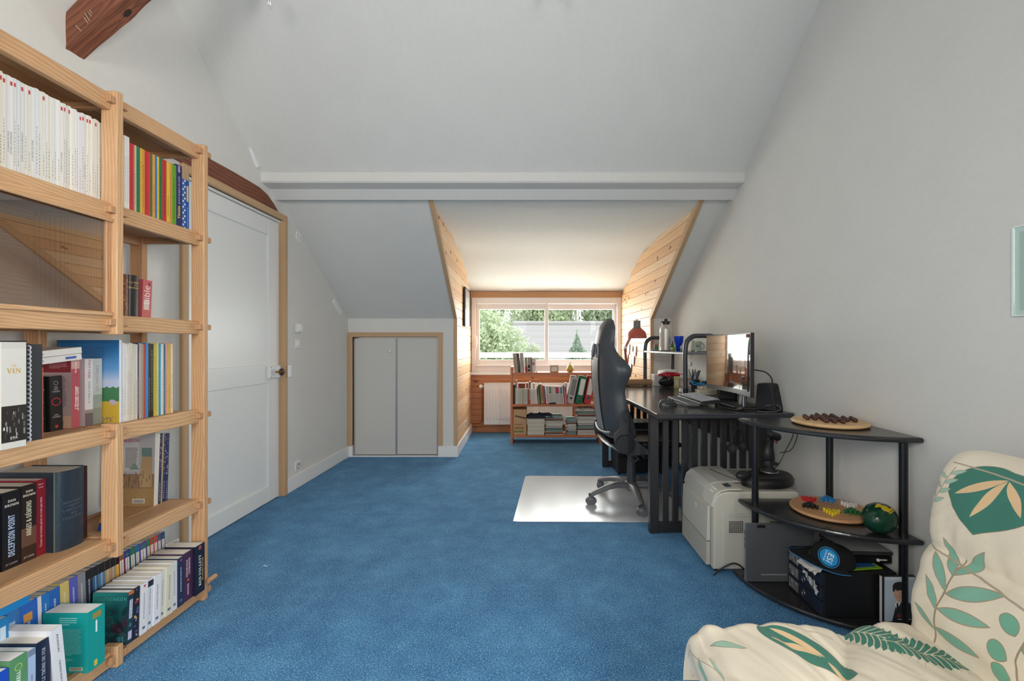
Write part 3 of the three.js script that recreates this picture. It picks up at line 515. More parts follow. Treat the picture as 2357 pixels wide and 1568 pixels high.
for (const [d, t, ring, word] of [[1.497, 0.038, '#6aa832', 'green'], [1.5385, 0.041, '#c02a3a', 'red']])
  book({ d, t, x: -1.65 + (word === 'red' ? 0.012 : 0), dep: 0.115, h: 0.188, y: Y3, c: '#161214', paperback: true, lean: 0.02, label: `black paperback with a ${ring === '#6aa832' ? 'green' : 'red'} ring on its spine`, group: 'black ringed paperbacks', spine: (g, w, h) => {
    g.strokeStyle = '#ccc'; g.lineWidth = 1.5; g.beginPath(); g.arc(w / 2, h * 0.13, w * 0.16, 0, 7); g.stroke(); g.fillStyle = '#ddd'; g.textAlign = 'center'; g.font = '9px serif'; (word === 'red' ? ['THE', 'TWO', 'TOWERS'] : ['THE', 'RETURN OF', 'THE KING']).forEach((s, i) => g.fillText(s, w / 2, h * (0.22 + i * 0.04)));
    g.strokeStyle = ring; g.lineWidth = 4; g.beginPath(); g.ellipse(w / 2, h * 0.47, w * 0.33, h * 0.065, 0, 0, 7); g.stroke(); g.fillStyle = '#ddd'; g.font = '9px serif'; g.fillText('J.R.R.', w / 2, h * 0.72); g.fillText('TOLKIEN', w / 2, h * 0.76); g.fillStyle = ring; g.beginPath(); g.arc(w / 2, h * 0.92, w * 0.13, 0, 7); g.fill(); } });
const backText = (bg, ink) => (g, w, h) => { smallPrint(g, w * 0.25, h * 0.22, w * 0.65, h * 0.6, ink, 22); };
book({ d: 1.602, t: 0.029, x: -1.632, dep: 0.14, h: 0.243, y: Y3, c: '#b85a62', coverColor: '#b59a98', paperback: true, label: 'pinkish red paperback novel with its back cover showing', spine: (g, w, h) => { g.fillStyle = '#d8a8a0'; g.fillRect(0, 0, w, h * 0.14); spineText(g, w, h, 'Marc Levy', { color: '#fff', size: 0.3, at: 0.88, fit: 0.16 }); spineText(g, w, h, "L'étrange voyage", { color: '#fff', size: 0.34, at: 0.44, fit: 0.42, weight: 'bold' }); g.translate(w * 0.28, 0); spineText(g, w, h, 'de Monsieur Daldry', { color: '#fff', size: 0.3, at: 0.42, fit: 0.42, weight: 'bold' }); },
  cover: (g, w, h) => { g.fillStyle = '#8c1c2a'; g.fillRect(0, 0, w, h * 0.19); smallPrint(g, w * 0.45, h * 0.04, w * 0.5, h * 0.1, '#e0b8b4', 5); smallPrint(g, w * 0.4, h * 0.25, w * 0.5, h * 0.5, '#5a5052', 15); g.fillStyle = '#d8a890'; g.fillRect(0, h * 0.82, w, h * 0.18); g.fillStyle = '#c0a8a4'; g.fillRect(w * 0.5, h * 0.89, w * 0.32, h * 0.07); g.fillStyle = '#6a4a48'; for (let i = 0; i < 14; i++) g.fillRect(w * (0.51 + i * 0.022), h * 0.9, w * 0.01, h * 0.05); } });
book({ d: 1.640, t: 0.030, x: -1.622, dep: 0.14, h: 0.243, y: Y3, c: '#dcd8d6', coverColor: '#c2a9aa', paperback: true, label: 'white paperback novel with a red author name on its spine', spine: (g, w, h) => { spineText(g, w, h, 'Marc Levy', { color: '#b8433c', size: 0.5, at: 0.85, fit: 0.3 }); spineText(g, w, h, "Si c'était à refaire", { color: '#555', size: 0.34, at: 0.5, fit: 0.34 }); g.fillStyle = '#6a6468'; g.fillRect(0, h * 0.8, w, h * 0.2); g.fillStyle = '#988f8e'; g.fillRect(0, h * 0.76, w, h * 0.05); } });
book({ d: 1.672, t: 0.037, x: -1.626, dep: 0.14, h: 0.243, y: Y3, c: '#c3c2bb', paperback: true, label: 'grey misty paperback beside the blue landscape album', spine: (g, w, h) => { g.fillStyle = '#9aa39a'; g.fillRect(0, h * 0.55, w, h * 0.2); g.fillStyle = '#8a8f86'; g.fillRect(0, h * 0.75, w, h * 0.25); spineText(g, w, h, 'LES FANTÔMES', { color: '#8a8880', size: 0.4, at: 0.7, fit: 0.4 }); } });
// two white paperbacks lying flat on the others
for (const [k, y, tl, lab] of [[0, 1.090, 0.1, 'white paperback lying flat and tilted on the ringed black books'], [1, 1.1125, 0.1, 'white paperback lying on top of another above the black books']]) {
  const t = thing('book', lab, 'book', [-1.66, y + 0.0, -1.515], 0.0); t.rotation.set(0.10, 0, 0);
  const sp = sheet.print(0.185 * PX, 0.022 * PX, (g, w, h) => { g.fillStyle = '#e4e0da'; g.fillRect(-1, -1, w + 2, h + 2); smallPrint(g, w * 0.05, h * 0.4, w * 0.5, h * 0.25, '#6a6660', 1, 1); if (!k) { g.fillStyle = '#4a5ea8'; g.fillRect(w * 0.7, h * 0.3, w * 0.2, h * 0.4); } }) ?? sheet.plain('#e4e0da');
  const fl = sheet.plain('#dedad2'); part('cover', [mv(printedBox(0.002, 0.021, 0.185, { all: fl, px: sp }), 0.059, 0.0105, 0), mv(printedBox(0.116, 0.001, 0.185, { all: fl }), 0, 0.0005, 0), mv(printedBox(0.116, 0.001, 0.185, { all: fl }), 0, 0.0205, 0)], sheet.mat, t);
  part('pages', mv(new THREE.BoxGeometry(0.114, 0.019, 0.183), 0, 0.0105, 0), mPaper, t);
}
book({ d: 1.7135, t: 0.0105, x: -1.566, dep: 0.235, h: 0.312, y: Y3, c: '#dfe4ea', coverColor: '#1f6ea8', solid: true, name: 'comic_album', cat: 'album', label: 'large blue comic album with a meadow painted on its cover', cover: (g, w, h) => {
  const gr = g.createLinearGradient(0, 0, 0, h); gr.addColorStop(0, '#175f96'); gr.addColorStop(0.35, '#5a93c8'); gr.addColorStop(0.5, '#b9c4dc'); g.fillStyle = gr; g.fillRect(0, 0, w, h); g.fillStyle = '#3f7a50'; g.beginPath(); g.moveTo(0, h * 0.6); for (let i = 0; i <= 20; i++) g.lineTo(w * i / 20, h * (0.56 + (i % 2) * 0.02)); g.lineTo(w, h); g.lineTo(0, h); g.fill(); g.fillStyle = '#c8a83a'; g.fillRect(0, h * 0.74, w, h * 0.26); g.fillStyle = '#5a4a8a'; for (let i = 0; i < 24; i++) g.fillRect(w * rr(0.72, 0.95), h * rr(0.92, 0.98), 3, 4); smallPrint(g, w * 0.3, h * 0.08, w * 0.5, h * 0.18, '#2c4a70', 10); g.fillStyle = '#b8acc0'; g.beginPath(); g.ellipse(w * 0.9, h * 0.75, w * 0.06, h * 0.03, 0.3, 0, 7); g.fill(); } });
{
  const row = [['#e8e8ea', 0.006, 'white'], ['#e2e2e4', 0.006, 'white'], ['#e9e7e2', 0.007, 'white'], ['#dfd8cc', 0.008, 'cream'], ['#d8d2c4', 0.008, 'cream'], ['#dcd6ca', 0.009, 'cream'], ['#cfc8ba', 0.008, 'cream'], ['#d9d2c6', 0.010, 'cream'], ['#3a4a6a', 0.006, 'dark blue'], ['#b8a898', 0.009, 'pale brown'], ['#a89488', 0.010, 'pale brown'], ['#c8443a', 0.008, 'red'], ['#3a8ac4', 0.012, 'sky blue'], ['#20201e', 0.012, 'black'], ['#1a1a18', 0.013, 'black'], ['#c8b848', 0.014, 'mustard'], ['#e0d890', 0.009, 'pale yellow'], ['#2aa0c8', 0.012, 'turquoise'], ['#e4e2da', 0.011, 'white'], ['#3a7a8a', 0.009, 'teal'], ['#e2a8a4', 0.012, 'pink'], ['#e0b860', 0.014, 'golden'], ['#ece8de', 0.012, 'white'], ['#d9a44a', 0.006, 'thin gold']];
  let d = 1.7285;
  row.forEach(([c, t, word], k) => { book({ d, t, x: -1.568 - (k % 3) * 0.001, dep: 0.22, h: 0.302 - (k % 4) * 0.002, y: Y3, c, name: 'magazine', cat: 'magazine', group: 'thin magazines on the long middle shelf', solid: true, label: `${word} thin magazine, ${ORD[k]} to the right of the blue meadow album`, spine: (g, w, h) => { g.fillStyle = 'rgba(20,20,20,0.3)'; g.fillRect(0, 0, 1.3, h); tinyTitle(g, w, h, ['black', 'dark blue', 'teal'].includes(word) ? '#cfc89a' : '#76706a', 0.08, rr(0.4, 0.92)); } }); d += t + 0.0008; });
}
// second shelf from the floor, left bay
const Y2 = 0.455;
book({ d: 1.345, t: 0.044, x: -1.632, dep: 0.15, h: 0.235, y: Y2, c: '#1d1c20', paperback: true, label: 'dark paperback at the near end beside the first thriller', spine: (g, w, h) => { g.fillStyle = '#cbbfa4'; g.fillRect(w * 0.2, h * 0.2, w * 0.6, h * 0.3); } });
book({ d: 1.392, t: 0.050, x: -1.630, dep: 0.15, h: 0.240, y: Y2, c: '#15161c', paperback: true, res: 1800, label: 'thick black thriller with large pale blue title letters', spine: (g, w, h) => { g.textAlign = 'center'; g.fillStyle = '#d8d2c4'; g.font = 'bold 19px sans-serif'; g.fillText('DAN', w * 0.52, h * 0.14); g.fillText('BROWN', w * 0.52, h * 0.195); spineText(g, w, h, 'DECEPTION POINT', { color: '#bcd4f4', size: 0.5, at: 0.42, fit: 0.54, weight: 'bold', stretch: true }); g.fillStyle = '#c8c4bc'; g.font = 'italic 14px serif'; g.fillText('JC Lattès', w / 2, h * 0.95); } });
book({ d: 1.444, t: 0.044, x: -1.630, dep: 0.15, h: 0.245, y: Y2, c: '#241c1a', paperback: true, res: 1800, label: 'black and brown thriller with pale green title letters', spine: (g, w, h) => { g.fillStyle = '#6a4a3c'; g.fillRect(0, h * 0.56, w, h * 0.3); g.fillStyle = '#3c2a24'; g.fillRect(0, h * 0.8, w, h * 0.2); g.textAlign = 'center'; g.fillStyle = '#e0dacc'; g.font = 'bold 18px sans-serif'; g.fillText('DAN', w * 0.52, h * 0.10); g.fillText('BROWN', w * 0.52, h * 0.15); spineText(g, w, h, 'ANGES & DÉMONS', { color: '#d8dcc0', size: 0.46, at: 0.56, fit: 0.46, weight: 'bold', stretch: true }); g.fillStyle = '#e8e0d4'; g.font = 'italic 13px serif'; g.fillText('JC Lattès', w / 2, h * 0.95); } });
book({ d: 1.4885, t: 0.030, x: -1.632, dep: 0.15, h: 0.250, y: Y2, c: '#8a1f2c', paperback: true, res: 1800, label: 'dark red paperback with white title running up its spine', spine: (g, w, h) => { g.textAlign = 'center'; g.fillStyle = '#e8d4d0'; g.font = '13px sans-serif'; g.fillText('Marc', w / 2, h * 0.07); g.fillText('Levy', w / 2, h * 0.11); spineText(g, w, h, "Toutes ces choses qu'on ne s'est pas dites", { color: '#f0dcd8', size: 0.34, at: 0.44, fit: 0.66 }); } });
book({ d: 1.5195, t: 0.098, x: -1.588, dep: 0.20, h: 0.268, y: Y2, c: '#23313f', round: true, pageColor: '#d8d2c8', label: 'huge dark blue leather dictionary with a worn rounded spine', spine: (g, w, h) => { for (let i = 0; i < 500; i++) { g.fillStyle = pick(['#2c4054', '#22323f', '#30485e']); g.fillRect(R() * w, R() * h, 3, 3); } g.fillStyle = '#5a6a50'; g.fillRect(0, 0, w * 0.06, h); g.textAlign = 'center'; g.fillStyle = '#5b6672'; g.font = '15px sans-serif'; ['NOUVEAU', 'PETIT', 'LAROUSSE', 'EN', 'COULEURS'].forEach((s, i) => g.fillText(s, w * 0.5, h * (0.42 + i * 0.05))); } });
{
  const t = thing('old_picture', 'yellowed print in a dark brown frame behind the dictionary', 'picture', [-1.69, Y2, -1.585]);
  part('frame', [bb(-0.085, 0.075, 0, 0.022, -0.006, 0.010), bb(-0.085, 0.075, 0.238, 0.26, -0.006, 0.010), bb(0.055, 0.075, 0.022, 0.238, -0.006, 0.010), bb(-0.085, -0.065, 0.022, 0.238, -0.006, 0.010)], M(0x3a1c14, 0.35), t); part('print', mv(cbox(0.12, 0.216, 0.004, 0), -0.005, 0.13, 0.0), M(0xc8b98c, 0.8), t);
  t.position.z = -1.633;
}
// second shelf from the floor, right bay
book({ d: 1.960, t: 0.013, x: -1.643, dep: 0.22, h: 0.312, y: Y2, c: '#dcd8d0', coverColor: '#b9b7b4', name: 'magazine', cat: 'magazine', solid: true, lean: -0.03, res: 1400, label: 'house magazine whose cover shows a half-timbered street', cover: (g, w, h) => {
  g.fillStyle = '#b8b6b6'; g.fillRect(0, 0, w, h); g.fillStyle = '#c9c5c4'; g.fillRect(w * 0.36, 0, w * 0.33, h * 0.52); g.fillStyle = '#b03a44'; g.textAlign = 'center'; g.font = '13px serif'; g.fillText('LES', w * 0.53, h * 0.06); g.font = 'bold 22px serif'; g.fillText('MAISONS', w * 0.54, h * 0.12, w * 0.31); smallPrint(g, w * 0.42, h * 0.2, w * 0.25, h * 0.28, '#57524e', 14);
  g.fillStyle = '#9a7c5e'; g.fillRect(0, h * 0.56, w, h * 0.2); g.fillStyle = '#b89a72'; g.beginPath(); g.moveTo(w * 0.7, h * 0.74); g.lineTo(w * 0.74, h * 0.34); g.lineTo(w * 0.86, h * 0.25); g.lineTo(w * 0.95, h * 0.3); g.lineTo(w * 0.95, h * 0.74); g.fill(); g.fillStyle = '#6f8a84'; g.fillRect(w * 0.74, h * 0.2, w * 0.2, h * 0.12); g.fillStyle = '#7f9a90'; g.beginPath(); g.moveTo(w * 0.5, h * 0.5); g.lineTo(w * 0.6, h * 0.4); g.lineTo(w * 0.7, h * 0.5); g.fill();
  g.fillStyle = '#5a4636'; for (let i = 0; i < 26; i++) g.fillRect(w * rr(0.05, 0.9), h * rr(0.5, 0.74), 2.5, h * rr(0.03, 0.08)); g.fillStyle = '#a88a5e'; g.fillRect(0, h * 0.76, w, h * 0.24); g.fillStyle = '#8a6c46'; for (let i = 0; i < 90; i++) g.fillRect(R() * w, h * rr(0.77, 1), 4, 2.5); g.fillStyle = '#e8e4da'; g.fillRect(w * 0.58, h * 0.9, w * 0.24, h * 0.06); g.fillStyle = '#333'; for (let i = 0; i < 14; i++) g.fillRect(w * (0.6 + i * 0.015), h * 0.91, w * 0.007, h * 0.045); } });
[['#e4e0d8', 0.010, 'white edged'], ['#2a3456', 0.014, 'navy speckled'], ['#b9a284', 0.009, 'tan'], ['#27335a', 0.015, 'navy speckled'], ['#2a3860', 0.014, 'navy speckled']].reduce((d, [c, t, word], k) => {
  book({ d, t, x: -1.645, dep: 0.21, h: 0.308 - k * 0.002, y: Y2, c, name: 'magazine', cat: 'magazine', solid: true, lean: -0.04, group: 'house magazines', label: `${word} house magazine, ${ORD[k]} behind the street cover magazine`, spine: (g, w, h) => { if (c[1] === '2') for (let i = 0; i < 24; i++) { g.fillStyle = pick(['#d8d8e4', '#c88a4a', '#b84a4a', '#e8e0c0']); g.fillRect(w * rr(0.1, 0.7), h * rr(0, 0.6), rr(3, 6), rr(3, 8)); } tinyTitle(g, w, h, c[1] === '2' ? '#e4e4ee' : '#555', 0.04, 0.3); } }); return d + t; }, 1.9745);
{ // small flyer leaning on the post
  const uvc = sheet.print(80, 150, (g, w, h) => { g.fillStyle = '#2e4a92'; g.fillRect(0, 0, w, h); g.fillStyle = '#d89a4a'; g.beginPath(); g.moveTo(0, h * 0.5); g.lineTo(w, h * 0.3); g.lineTo(w, h * 0.6); g.lineTo(0, h * 0.75); g.fill(); g.fillStyle = '#e8eaf4'; g.fillRect(w * 0.2, h * 0.86, w * 0.6, h * 0.04); }) ?? sheet.plain('#2e4a92');
  single('flyer', mv(printedBox(0.06, 0.11, 0.002, { all: uvc }), 0, 0.055, 0), sheet.mat, 'small blue and orange flyer leaning behind the middle post', 'flyer', [-1.60, Y2, -1.70], [-0.28, 0.2, 0]);
}
// bottom shelf, front row of paperbacks
const Y1 = 0.061;
const vt = (g, w, h, s, o) => spineText(g, w, h, s, o);
book({ d: 1.238, t: 0.050, x: -1.49, dep: 0.15, h: 0.176, y: Y1, c: '#1c4fc4', paperback: true, whitePages: true, label: 'bright blue paperback at the near end of the bottom shelf', spine: (g, w, h) => { vt(g, w, h, '1', { color: '#9fd0f0', size: 0.6, at: 0.5 }); } });
book({ d: 1.291, t: 0.044, x: -1.49, dep: 0.15, h: 0.190, y: Y1, c: '#5d9464', paperback: true, whitePages: true, res: 1800, label: 'green paperback with white title and a yellow emblem', spine: (g, w, h) => { g.strokeStyle = '#c8d850'; g.lineWidth = 3; g.beginPath(); g.arc(w / 2, h * 0.16, w * 0.2, 0, 7); g.stroke(); vt(g, w, h, 'H. MANKELL', { color: '#f4f6f0', size: 0.42, at: 0.56, fit: 0.44, weight: 'bold' }); g.fillStyle = '#c8d850'; g.fillRect(w * 0.35, h * 0.82, w * 0.3, h * 0.1); } });
book({ d: 1.338, t: 0.020, x: -1.49, dep: 0.15, h: 0.187, y: Y1, c: '#a9c0dc', paperback: true, whitePages: true, label: 'pale blue slim paperback between the green and navy ones', spine: (g, w, h) => { g.fillStyle = '#7a8aa0'; g.fillRect(0, 0, w, h * 0.1); tinyTitle(g, w, h, '#6a5060', 0.15, 0.6); } });
book({ d: 1.360, t: 0.040, x: -1.49, dep: 0.15, h: 0.195, y: Y1, c: '#14233c', paperback: true, res: 1800, label: 'navy paperback with white capitals beside the white leaning book', spine: (g, w, h) => { vt(g, w, h, 'LE TRÔNE DE FER', { color: '#e4e6ea', size: 0.3, at: 0.62, fit: 0.52, font: 'serif' }); vt(g, w, h, 'N', { color: '#e4e6ea', size: 0.7, at: 0.12, font: 'serif' }); } });
book({ d: 1.412, t: 0.030, x: -1.480, dep: 0.155, h: 0.214, y: Y1 + 0.001, c: '#e6e6ea', paperback: true, whitePages: true, lean: 0.09, label: 'tall white paperback leaning away on the bottom shelf', spine: (g, w, h) => { tinyTitle(g, w, h, '#777', 0.62, 0.9); tinyTitle(g, w, h, '#777', 0.12, 0.5); }, });
book({ d: 1.514, t: 0.060, x: -1.488, dep: 0.15, h: 0.20, y: Y1 - 0.004, c: '#149c96', paperback: true, whitePages: true, round: false, res: 1600, label: 'thick teal paperback with its printed back cover facing out', spine: (g, w, h) => { g.fillStyle = '#a08c40'; g.fillRect(w * 0.28, h * 0.06, w * 0.5, h * 0.1); g.fillStyle = '#f0f6f4'; g.fillRect(w * 0.45, h * 0.2, w * 0.1, h * 0.2); g.save(); g.translate(w * 0.1, 0); tinyTitle(g, w * 0.8, h, '#2f9a92', 0.2, 0.52); g.restore(); g.fillStyle = '#d8c44a'; g.fillRect(w * 0.36, h * 0.86, w * 0.2, h * 0.1); },
  cover: (g, w, h) => { smallPrint(g, w * 0.38, h * 0.08, w * 0.4, h * 0.14, '#d4e8e4', 4, 0.35); smallPrint(g, w * 0.38, h * 0.27, w * 0.5, h * 0.44, '#a8d4ce', 24, 0.35); smallPrint(g, w * 0.4, h * 0.76, w * 0.3, h * 0.06, '#a8d4ce', 3); g.fillStyle = '#d8d2b0'; g.fillRect(w * 0.6, h * 0.9, w * 0.3, h * 0.06); g.fillStyle = '#445'; for (let i = 0; i < 16; i++) g.fillRect(w * (0.62 + i * 0.016), h * 0.91, w * 0.007, h * 0.04); } });
book({ d: 1.648, t: 0.025, x: -1.48, dep: 0.13, h: 0.186, y: Y1, c: '#1d3a42', paperback: true, whitePages: true, lean: -0.05, res: 1700, label: 'comic paperback with a dark teal cover numbered 01', spine: (g, w, h) => { g.fillStyle = '#d8dce8'; g.fillRect(w * 0.25, h * 0.16, w * 0.5, h * 0.36); vt(g, w, h, 'JUJUTSU KAISEN', { color: '#3a3f70', size: 0.36, at: 0.66, fit: 0.34, weight: 'bold' }); vt(g, w, h, '01', { color: '#8ac8d0', size: 0.5, at: 0.36 }); g.fillStyle = '#c8c0d8'; g.fillRect(w * 0.2, h * 0.76, w * 0.6, h * 0.16); g.fillStyle = '#c86a3a'; g.fillRect(0, 0, w, h * 0.06); },
  cover: (g, w, h) => { const gr = g.createLinearGradient(0, 0, w, h); gr.addColorStop(0, '#2a9a90'); gr.addColorStop(0.4, '#1f5a5c'); gr.addColorStop(1, '#16242e'); g.fillStyle = gr; g.fillRect(0, 0, w, h); for (let i = 0; i < 40; i++) { g.fillStyle = pick(['rgba(90,20,40,0.35)', 'rgba(20,90,90,0.4)', 'rgba(10,16,24,0.4)', 'rgba(60,130,120,0.3)']); g.beginPath(); g.ellipse(R() * w, h * rr(0.3, 1), rr(8, 34), rr(8, 26), R() * 3, 0, 7); g.fill(); } g.lineWidth = 3; g.strokeStyle = '#101418'; g.fillStyle = '#49b0a4'; g.font = 'bold 25px sans-serif'; g.textAlign = 'center'; g.strokeText('JUJUTSU KAISEN', w * 0.54, h * 0.16, w * 0.86); g.fillText('JUJUTSU KAISEN', w * 0.54, h * 0.16, w * 0.86); g.fillStyle = '#2f8aa0'; g.font = 'bold 30px sans-serif'; g.fillText('01', w * 0.84, h * 0.93); } });
book({ d: 1.675, t: 0.024, x: -1.48, dep: 0.13, h: 0.188, y: Y1, c: '#23202a', paperback: true, whitePages: true, lean: -0.03, label: 'comic paperback with a busy dark red and navy spine', spine: (g, w, h) => { for (let i = 0; i < 16; i++) { g.fillStyle = pick(['#a83040', '#c8ccd8', '#4a5a9a', '#d8b070']); g.fillRect(w * rr(0.1, 0.6), h * rr(0.02, 0.95), w * rr(0.2, 0.4), h * rr(0.02, 0.06)); } } });
[['#e2e3e6', 0.029, 0.188, 'white', '#c8424a', 'with a red dot'], ['#dcdee4', 0.028, 0.19, 'white', '#2a2a38', 'with a dark band'], ['#e4e4e8', 0.032, 0.19, 'white', '', 'with grey lettering'], ['#dfdccf', 0.023, 0.192, 'cream', '', 'beside the wide cream one'], ['#ddd8c4', 0.036, 0.196, 'wide cream', '', 'in the middle of the row'], ['#dfe0e8', 0.027, 0.198, 'bluish white', '', 'next to the navy one'], ['#28304e', 0.032, 0.202, 'navy', '#b84a5a', 'with a pink dot'], ['#4a2a48', 0.052, 0.206, 'plum', '', 'with pale lettering'], ['#161c30', 0.056, 0.212, 'very dark navy', '#b04a58', 'at the far end post']].reduce((d, [c, t, h, word, dot, more], k) => {
  book({ d, t, x: k === 8 ? -1.471 : -1.478 - (k % 2) * 0.003, dep: 0.135, h, y: Y1, c, paperback: true, res: 1700, group: 'paperbacks in the front row of the bottom shelf', label: `${word} paperback ${more} on the bottom shelf`, lean: k < 5 ? -0.035 : 0,
    spine: (g, w, hh) => {
      if (dot && k !== 1) { g.fillStyle = dot; g.beginPath(); g.arc(w / 2, hh * 0.06, w * 0.16, 0, 7); g.fill(); } if (k === 1) { g.fillStyle = dot; g.fillRect(0, hh * 0.04, w, hh * 0.12); }
      if (k === 8) { vt(g, w, hh, 'KEN FOLLETT', { color: '#e6e4dc', size: 0.34, at: 0.47, fit: 0.66, font: 'serif', weight: 'bold' }); g.translate(w * 0.27, 0); vt(g, w, hh, 'Un monde sans fin', { color: '#d8b45a', size: 0.2, at: 0.47, fit: 0.6, weight: 'bold' }); }
      else if (k === 7) { g.save(); g.translate(-w * 0.12, 0); tinyTitle(g, w, hh, '#dcc6d0', 0.5, 0.84); g.translate(w * 0.26, 0); tinyTitle(g, w, hh, '#dcc6d0', 0.52, 0.86); g.restore(); g.fillStyle = '#b8684a'; g.beginPath(); g.arc(w * 0.5, hh * 0.58, w * 0.1, 0, 7); g.fill(); tinyTitle(g, w, hh, '#dcc6d0', 0.12, 0.34); }
      else { tinyTitle(g, w, hh, c[1] === '2' ? '#c8ccd8' : '#8a8c94', 0.3, 0.8); g.fillStyle = '#5a6a8a'; g.fillRect(w * 0.3, hh * 0.86, w * 0.4, hh * 0.05); }
    } });
  return d + t + 0.001;
}, 1.703);
// bottom shelf, rear row of small paperbacks on the riser
{
  const Yr = 0.139;
  const fat = [['#2a66c4', 0.052, 'blue'], ['#dfe2ea', 0.012, 'white'], ['#2a7ac8', 0.024, 'sky blue'], ['#2a6ac0', 0.034, 'blue and red'], ['#d8c070', 0.030, 'yellow'], ['#5a62c0', 0.030, 'violet blue'], ['#8a8c98', 0.028, 'grey'], ['#28344e', 0.026, 'navy'], ['#3a6a94', 0.022, 'steel blue'], ['#5a86b0', 0.026, 'pale blue'], ['#c0a070', 0.021, 'tan'], ['#b09484', 0.022, 'dusty pink'], ['#dcae44', 0.015, 'golden'], ['#b83a34', 0.024, 'red'], ['#2e3e94', 0.025, 'royal blue'], ['#2a7058', 0.024, 'green'], ['#2e66b0', 0.020, 'medium blue'], ['#5c4a9a', 0.034, 'purple'], ['#2f7a44', 0.016, 'leaf green'], ['#b84434', 0.019, 'brick red'], ['#c44a3a', 0.019, 'orange red'], ['#6a4a7a', 0.018, 'plum'], ['#27406e', 0.020, 'dark blue']];
  let d = 2.038 - fat.reduce((s, f) => s + f[1] + 0.0006, 0);
  fat.forEach(([c, t, word], k) => {
    book({ d, t, x: -1.652, dep: 0.108, h: k < 4 ? 0.172 : 0.179, y: Yr, c, paperback: true, lean: k < 13 ? 0.03 : 0.045, group: 'small paperbacks in the rear row of the bottom shelf', label: `${word} small paperback, ${ORD[fat.length - 1 - k]} from the end post in the rear bottom row`,
      spine: (g, w, h) => { if (k > 12) { g.fillStyle = '#e8e4dc'; g.fillRect(w * 0.15, h * 0.16, w * 0.7, h * 0.42); tinyTitle(g, w, h, '#6a6a78', 0.46, 0.82); g.fillStyle = '#2f7a6a'; g.beginPath(); g.arc(w / 2, h * 0.09, w * 0.28, 0, 7); g.fill(); for (let i = 0; i < 8; i++) { g.fillStyle = pick(['#d88a3a', '#c84a3a', '#4a9a5a', '#e0c84a', '#4a6ac0']); g.fillRect(w * rr(0.05, 0.6), h * rr(0.62, 0.92), w * 0.3, h * 0.06); } } else { g.fillStyle = '#14161c'; if (k > 6) g.fillRect(0, 0, w, h * 0.2); tinyTitle(g, w, h, '#e4e2da', 0.2, 0.8); if (k === 3) { g.fillStyle = '#c84438'; g.fillRect(0, h * 0.5, w, h * 0.3); } if (k === 0) { g.fillStyle = '#d8944a'; g.fillRect(w * 0.2, h * 0.2, w * 0.5, h * 0.16); g.fillStyle = '#c83a4a'; g.fillRect(w * 0.2, h * 0.66, w * 0.6, h * 0.12); } } } });
    d += t + 0.0006;
  });
  // fat volumes at the near end of the rear row
  book({ d: 1.245, t: 0.045, x: -1.60, dep: 0.12, h: 0.17, y: Y1 + 0.0, c: '#c9c0b0', round: true, label: 'cream book with a pale spine behind the green paperback' });
  book({ d: 1.293, t: 0.030, x: -1.63, dep: 0.115, h: 0.165, y: Yr, c: '#2a2c3a', paperback: true, label: 'dark little paperback behind the white leaning book', spine: (g, w, h) => { g.fillStyle = '#e06a7a'; g.fillRect(0, h * 0.1, w, h * 0.1); g.fillStyle = '#5a58c0'; g.fillRect(0, h * 0.22, w, h * 0.1); } });
  book({ d: 1.328, t: 0.030, x: -1.622, dep: 0.115, h: 0.180, y: Yr, c: '#4a5a72', round: true, label: 'slate book with white strokes on its rounded spine', spine: (g, w, h) => { g.fillStyle = '#eef0f4'; for (let i = 0; i < 6; i++) g.fillRect(w * 0.3, h * (0.16 + i * 0.12), w * 0.4, h * 0.035); } });
  book({ d: 1.364, t: 0.030, x: -1.612, dep: 0.115, h: 0.182, y: Yr, c: '#1f7fbc', paperback: true, label: 'cyan paperback with a white spine panel behind the teal book', spine: (g, w, h) => { g.fillStyle = '#c8e0f0'; g.fillRect(w * 0.25, h * 0.14, w * 0.5, h * 0.36); } });
  book({ d: 1.398, t: 0.062, x: -1.640, dep: 0.11, h: 0.188, y: Yr, c: '#3a76b8', round: true, label: 'fat round-backed blue book behind the teal paperback', spine: (g, w, h) => { tinyTitle(g, w, h, '#cfe0f2', 0.35, 0.75); g.fillStyle = '#b8c0cc'; g.fillRect(0, h * 0.8, w, h * 0.12); } });
  { // blue volume lying on its side on top
    const t = thing('book', 'bright blue volume lying flat along the rear row, marked 167', 'book', [-1.665, 0.334, -1.345]); t.rotation.x = 0.0;
    const sp = sheet.print(300, 40, (g, w, h) => { g.fillStyle = '#1d8ad0'; g.fillRect(-1, -1, w + 2, h + 2); g.fillStyle = '#f0f6fa'; g.font = 'bold 26px sans-serif'; g.save(); g.translate(w * 0.2, h * 0.5); g.rotate(Math.PI); g.fillText('167', -20, 9); g.restore(); g.beginPath(); g.arc(w * 0.42, h * 0.5, 9, 0, 7); g.fill(); }) ?? sheet.plain('#1d8ad0'), fl = sheet.plain('#1d8ad0');
    part('cover', [mv(printedBox(0.002, 0.03, 0.20, { all: fl, px: sp }), 0.06, 0.015, 0), mv(printedBox(0.12, 0.0015, 0.20, { all: fl }), 0, 0.0007, 0), mv(printedBox(0.12, 0.0015, 0.20, { all: sheet.plain('#a8564a') }), 0, 0.0293, 0)], sheet.mat, t); part('pages', mv(new THREE.BoxGeometry(0.118, 0.027, 0.197), -0.001, 0.015, 0), mPaper, t);
  }
}

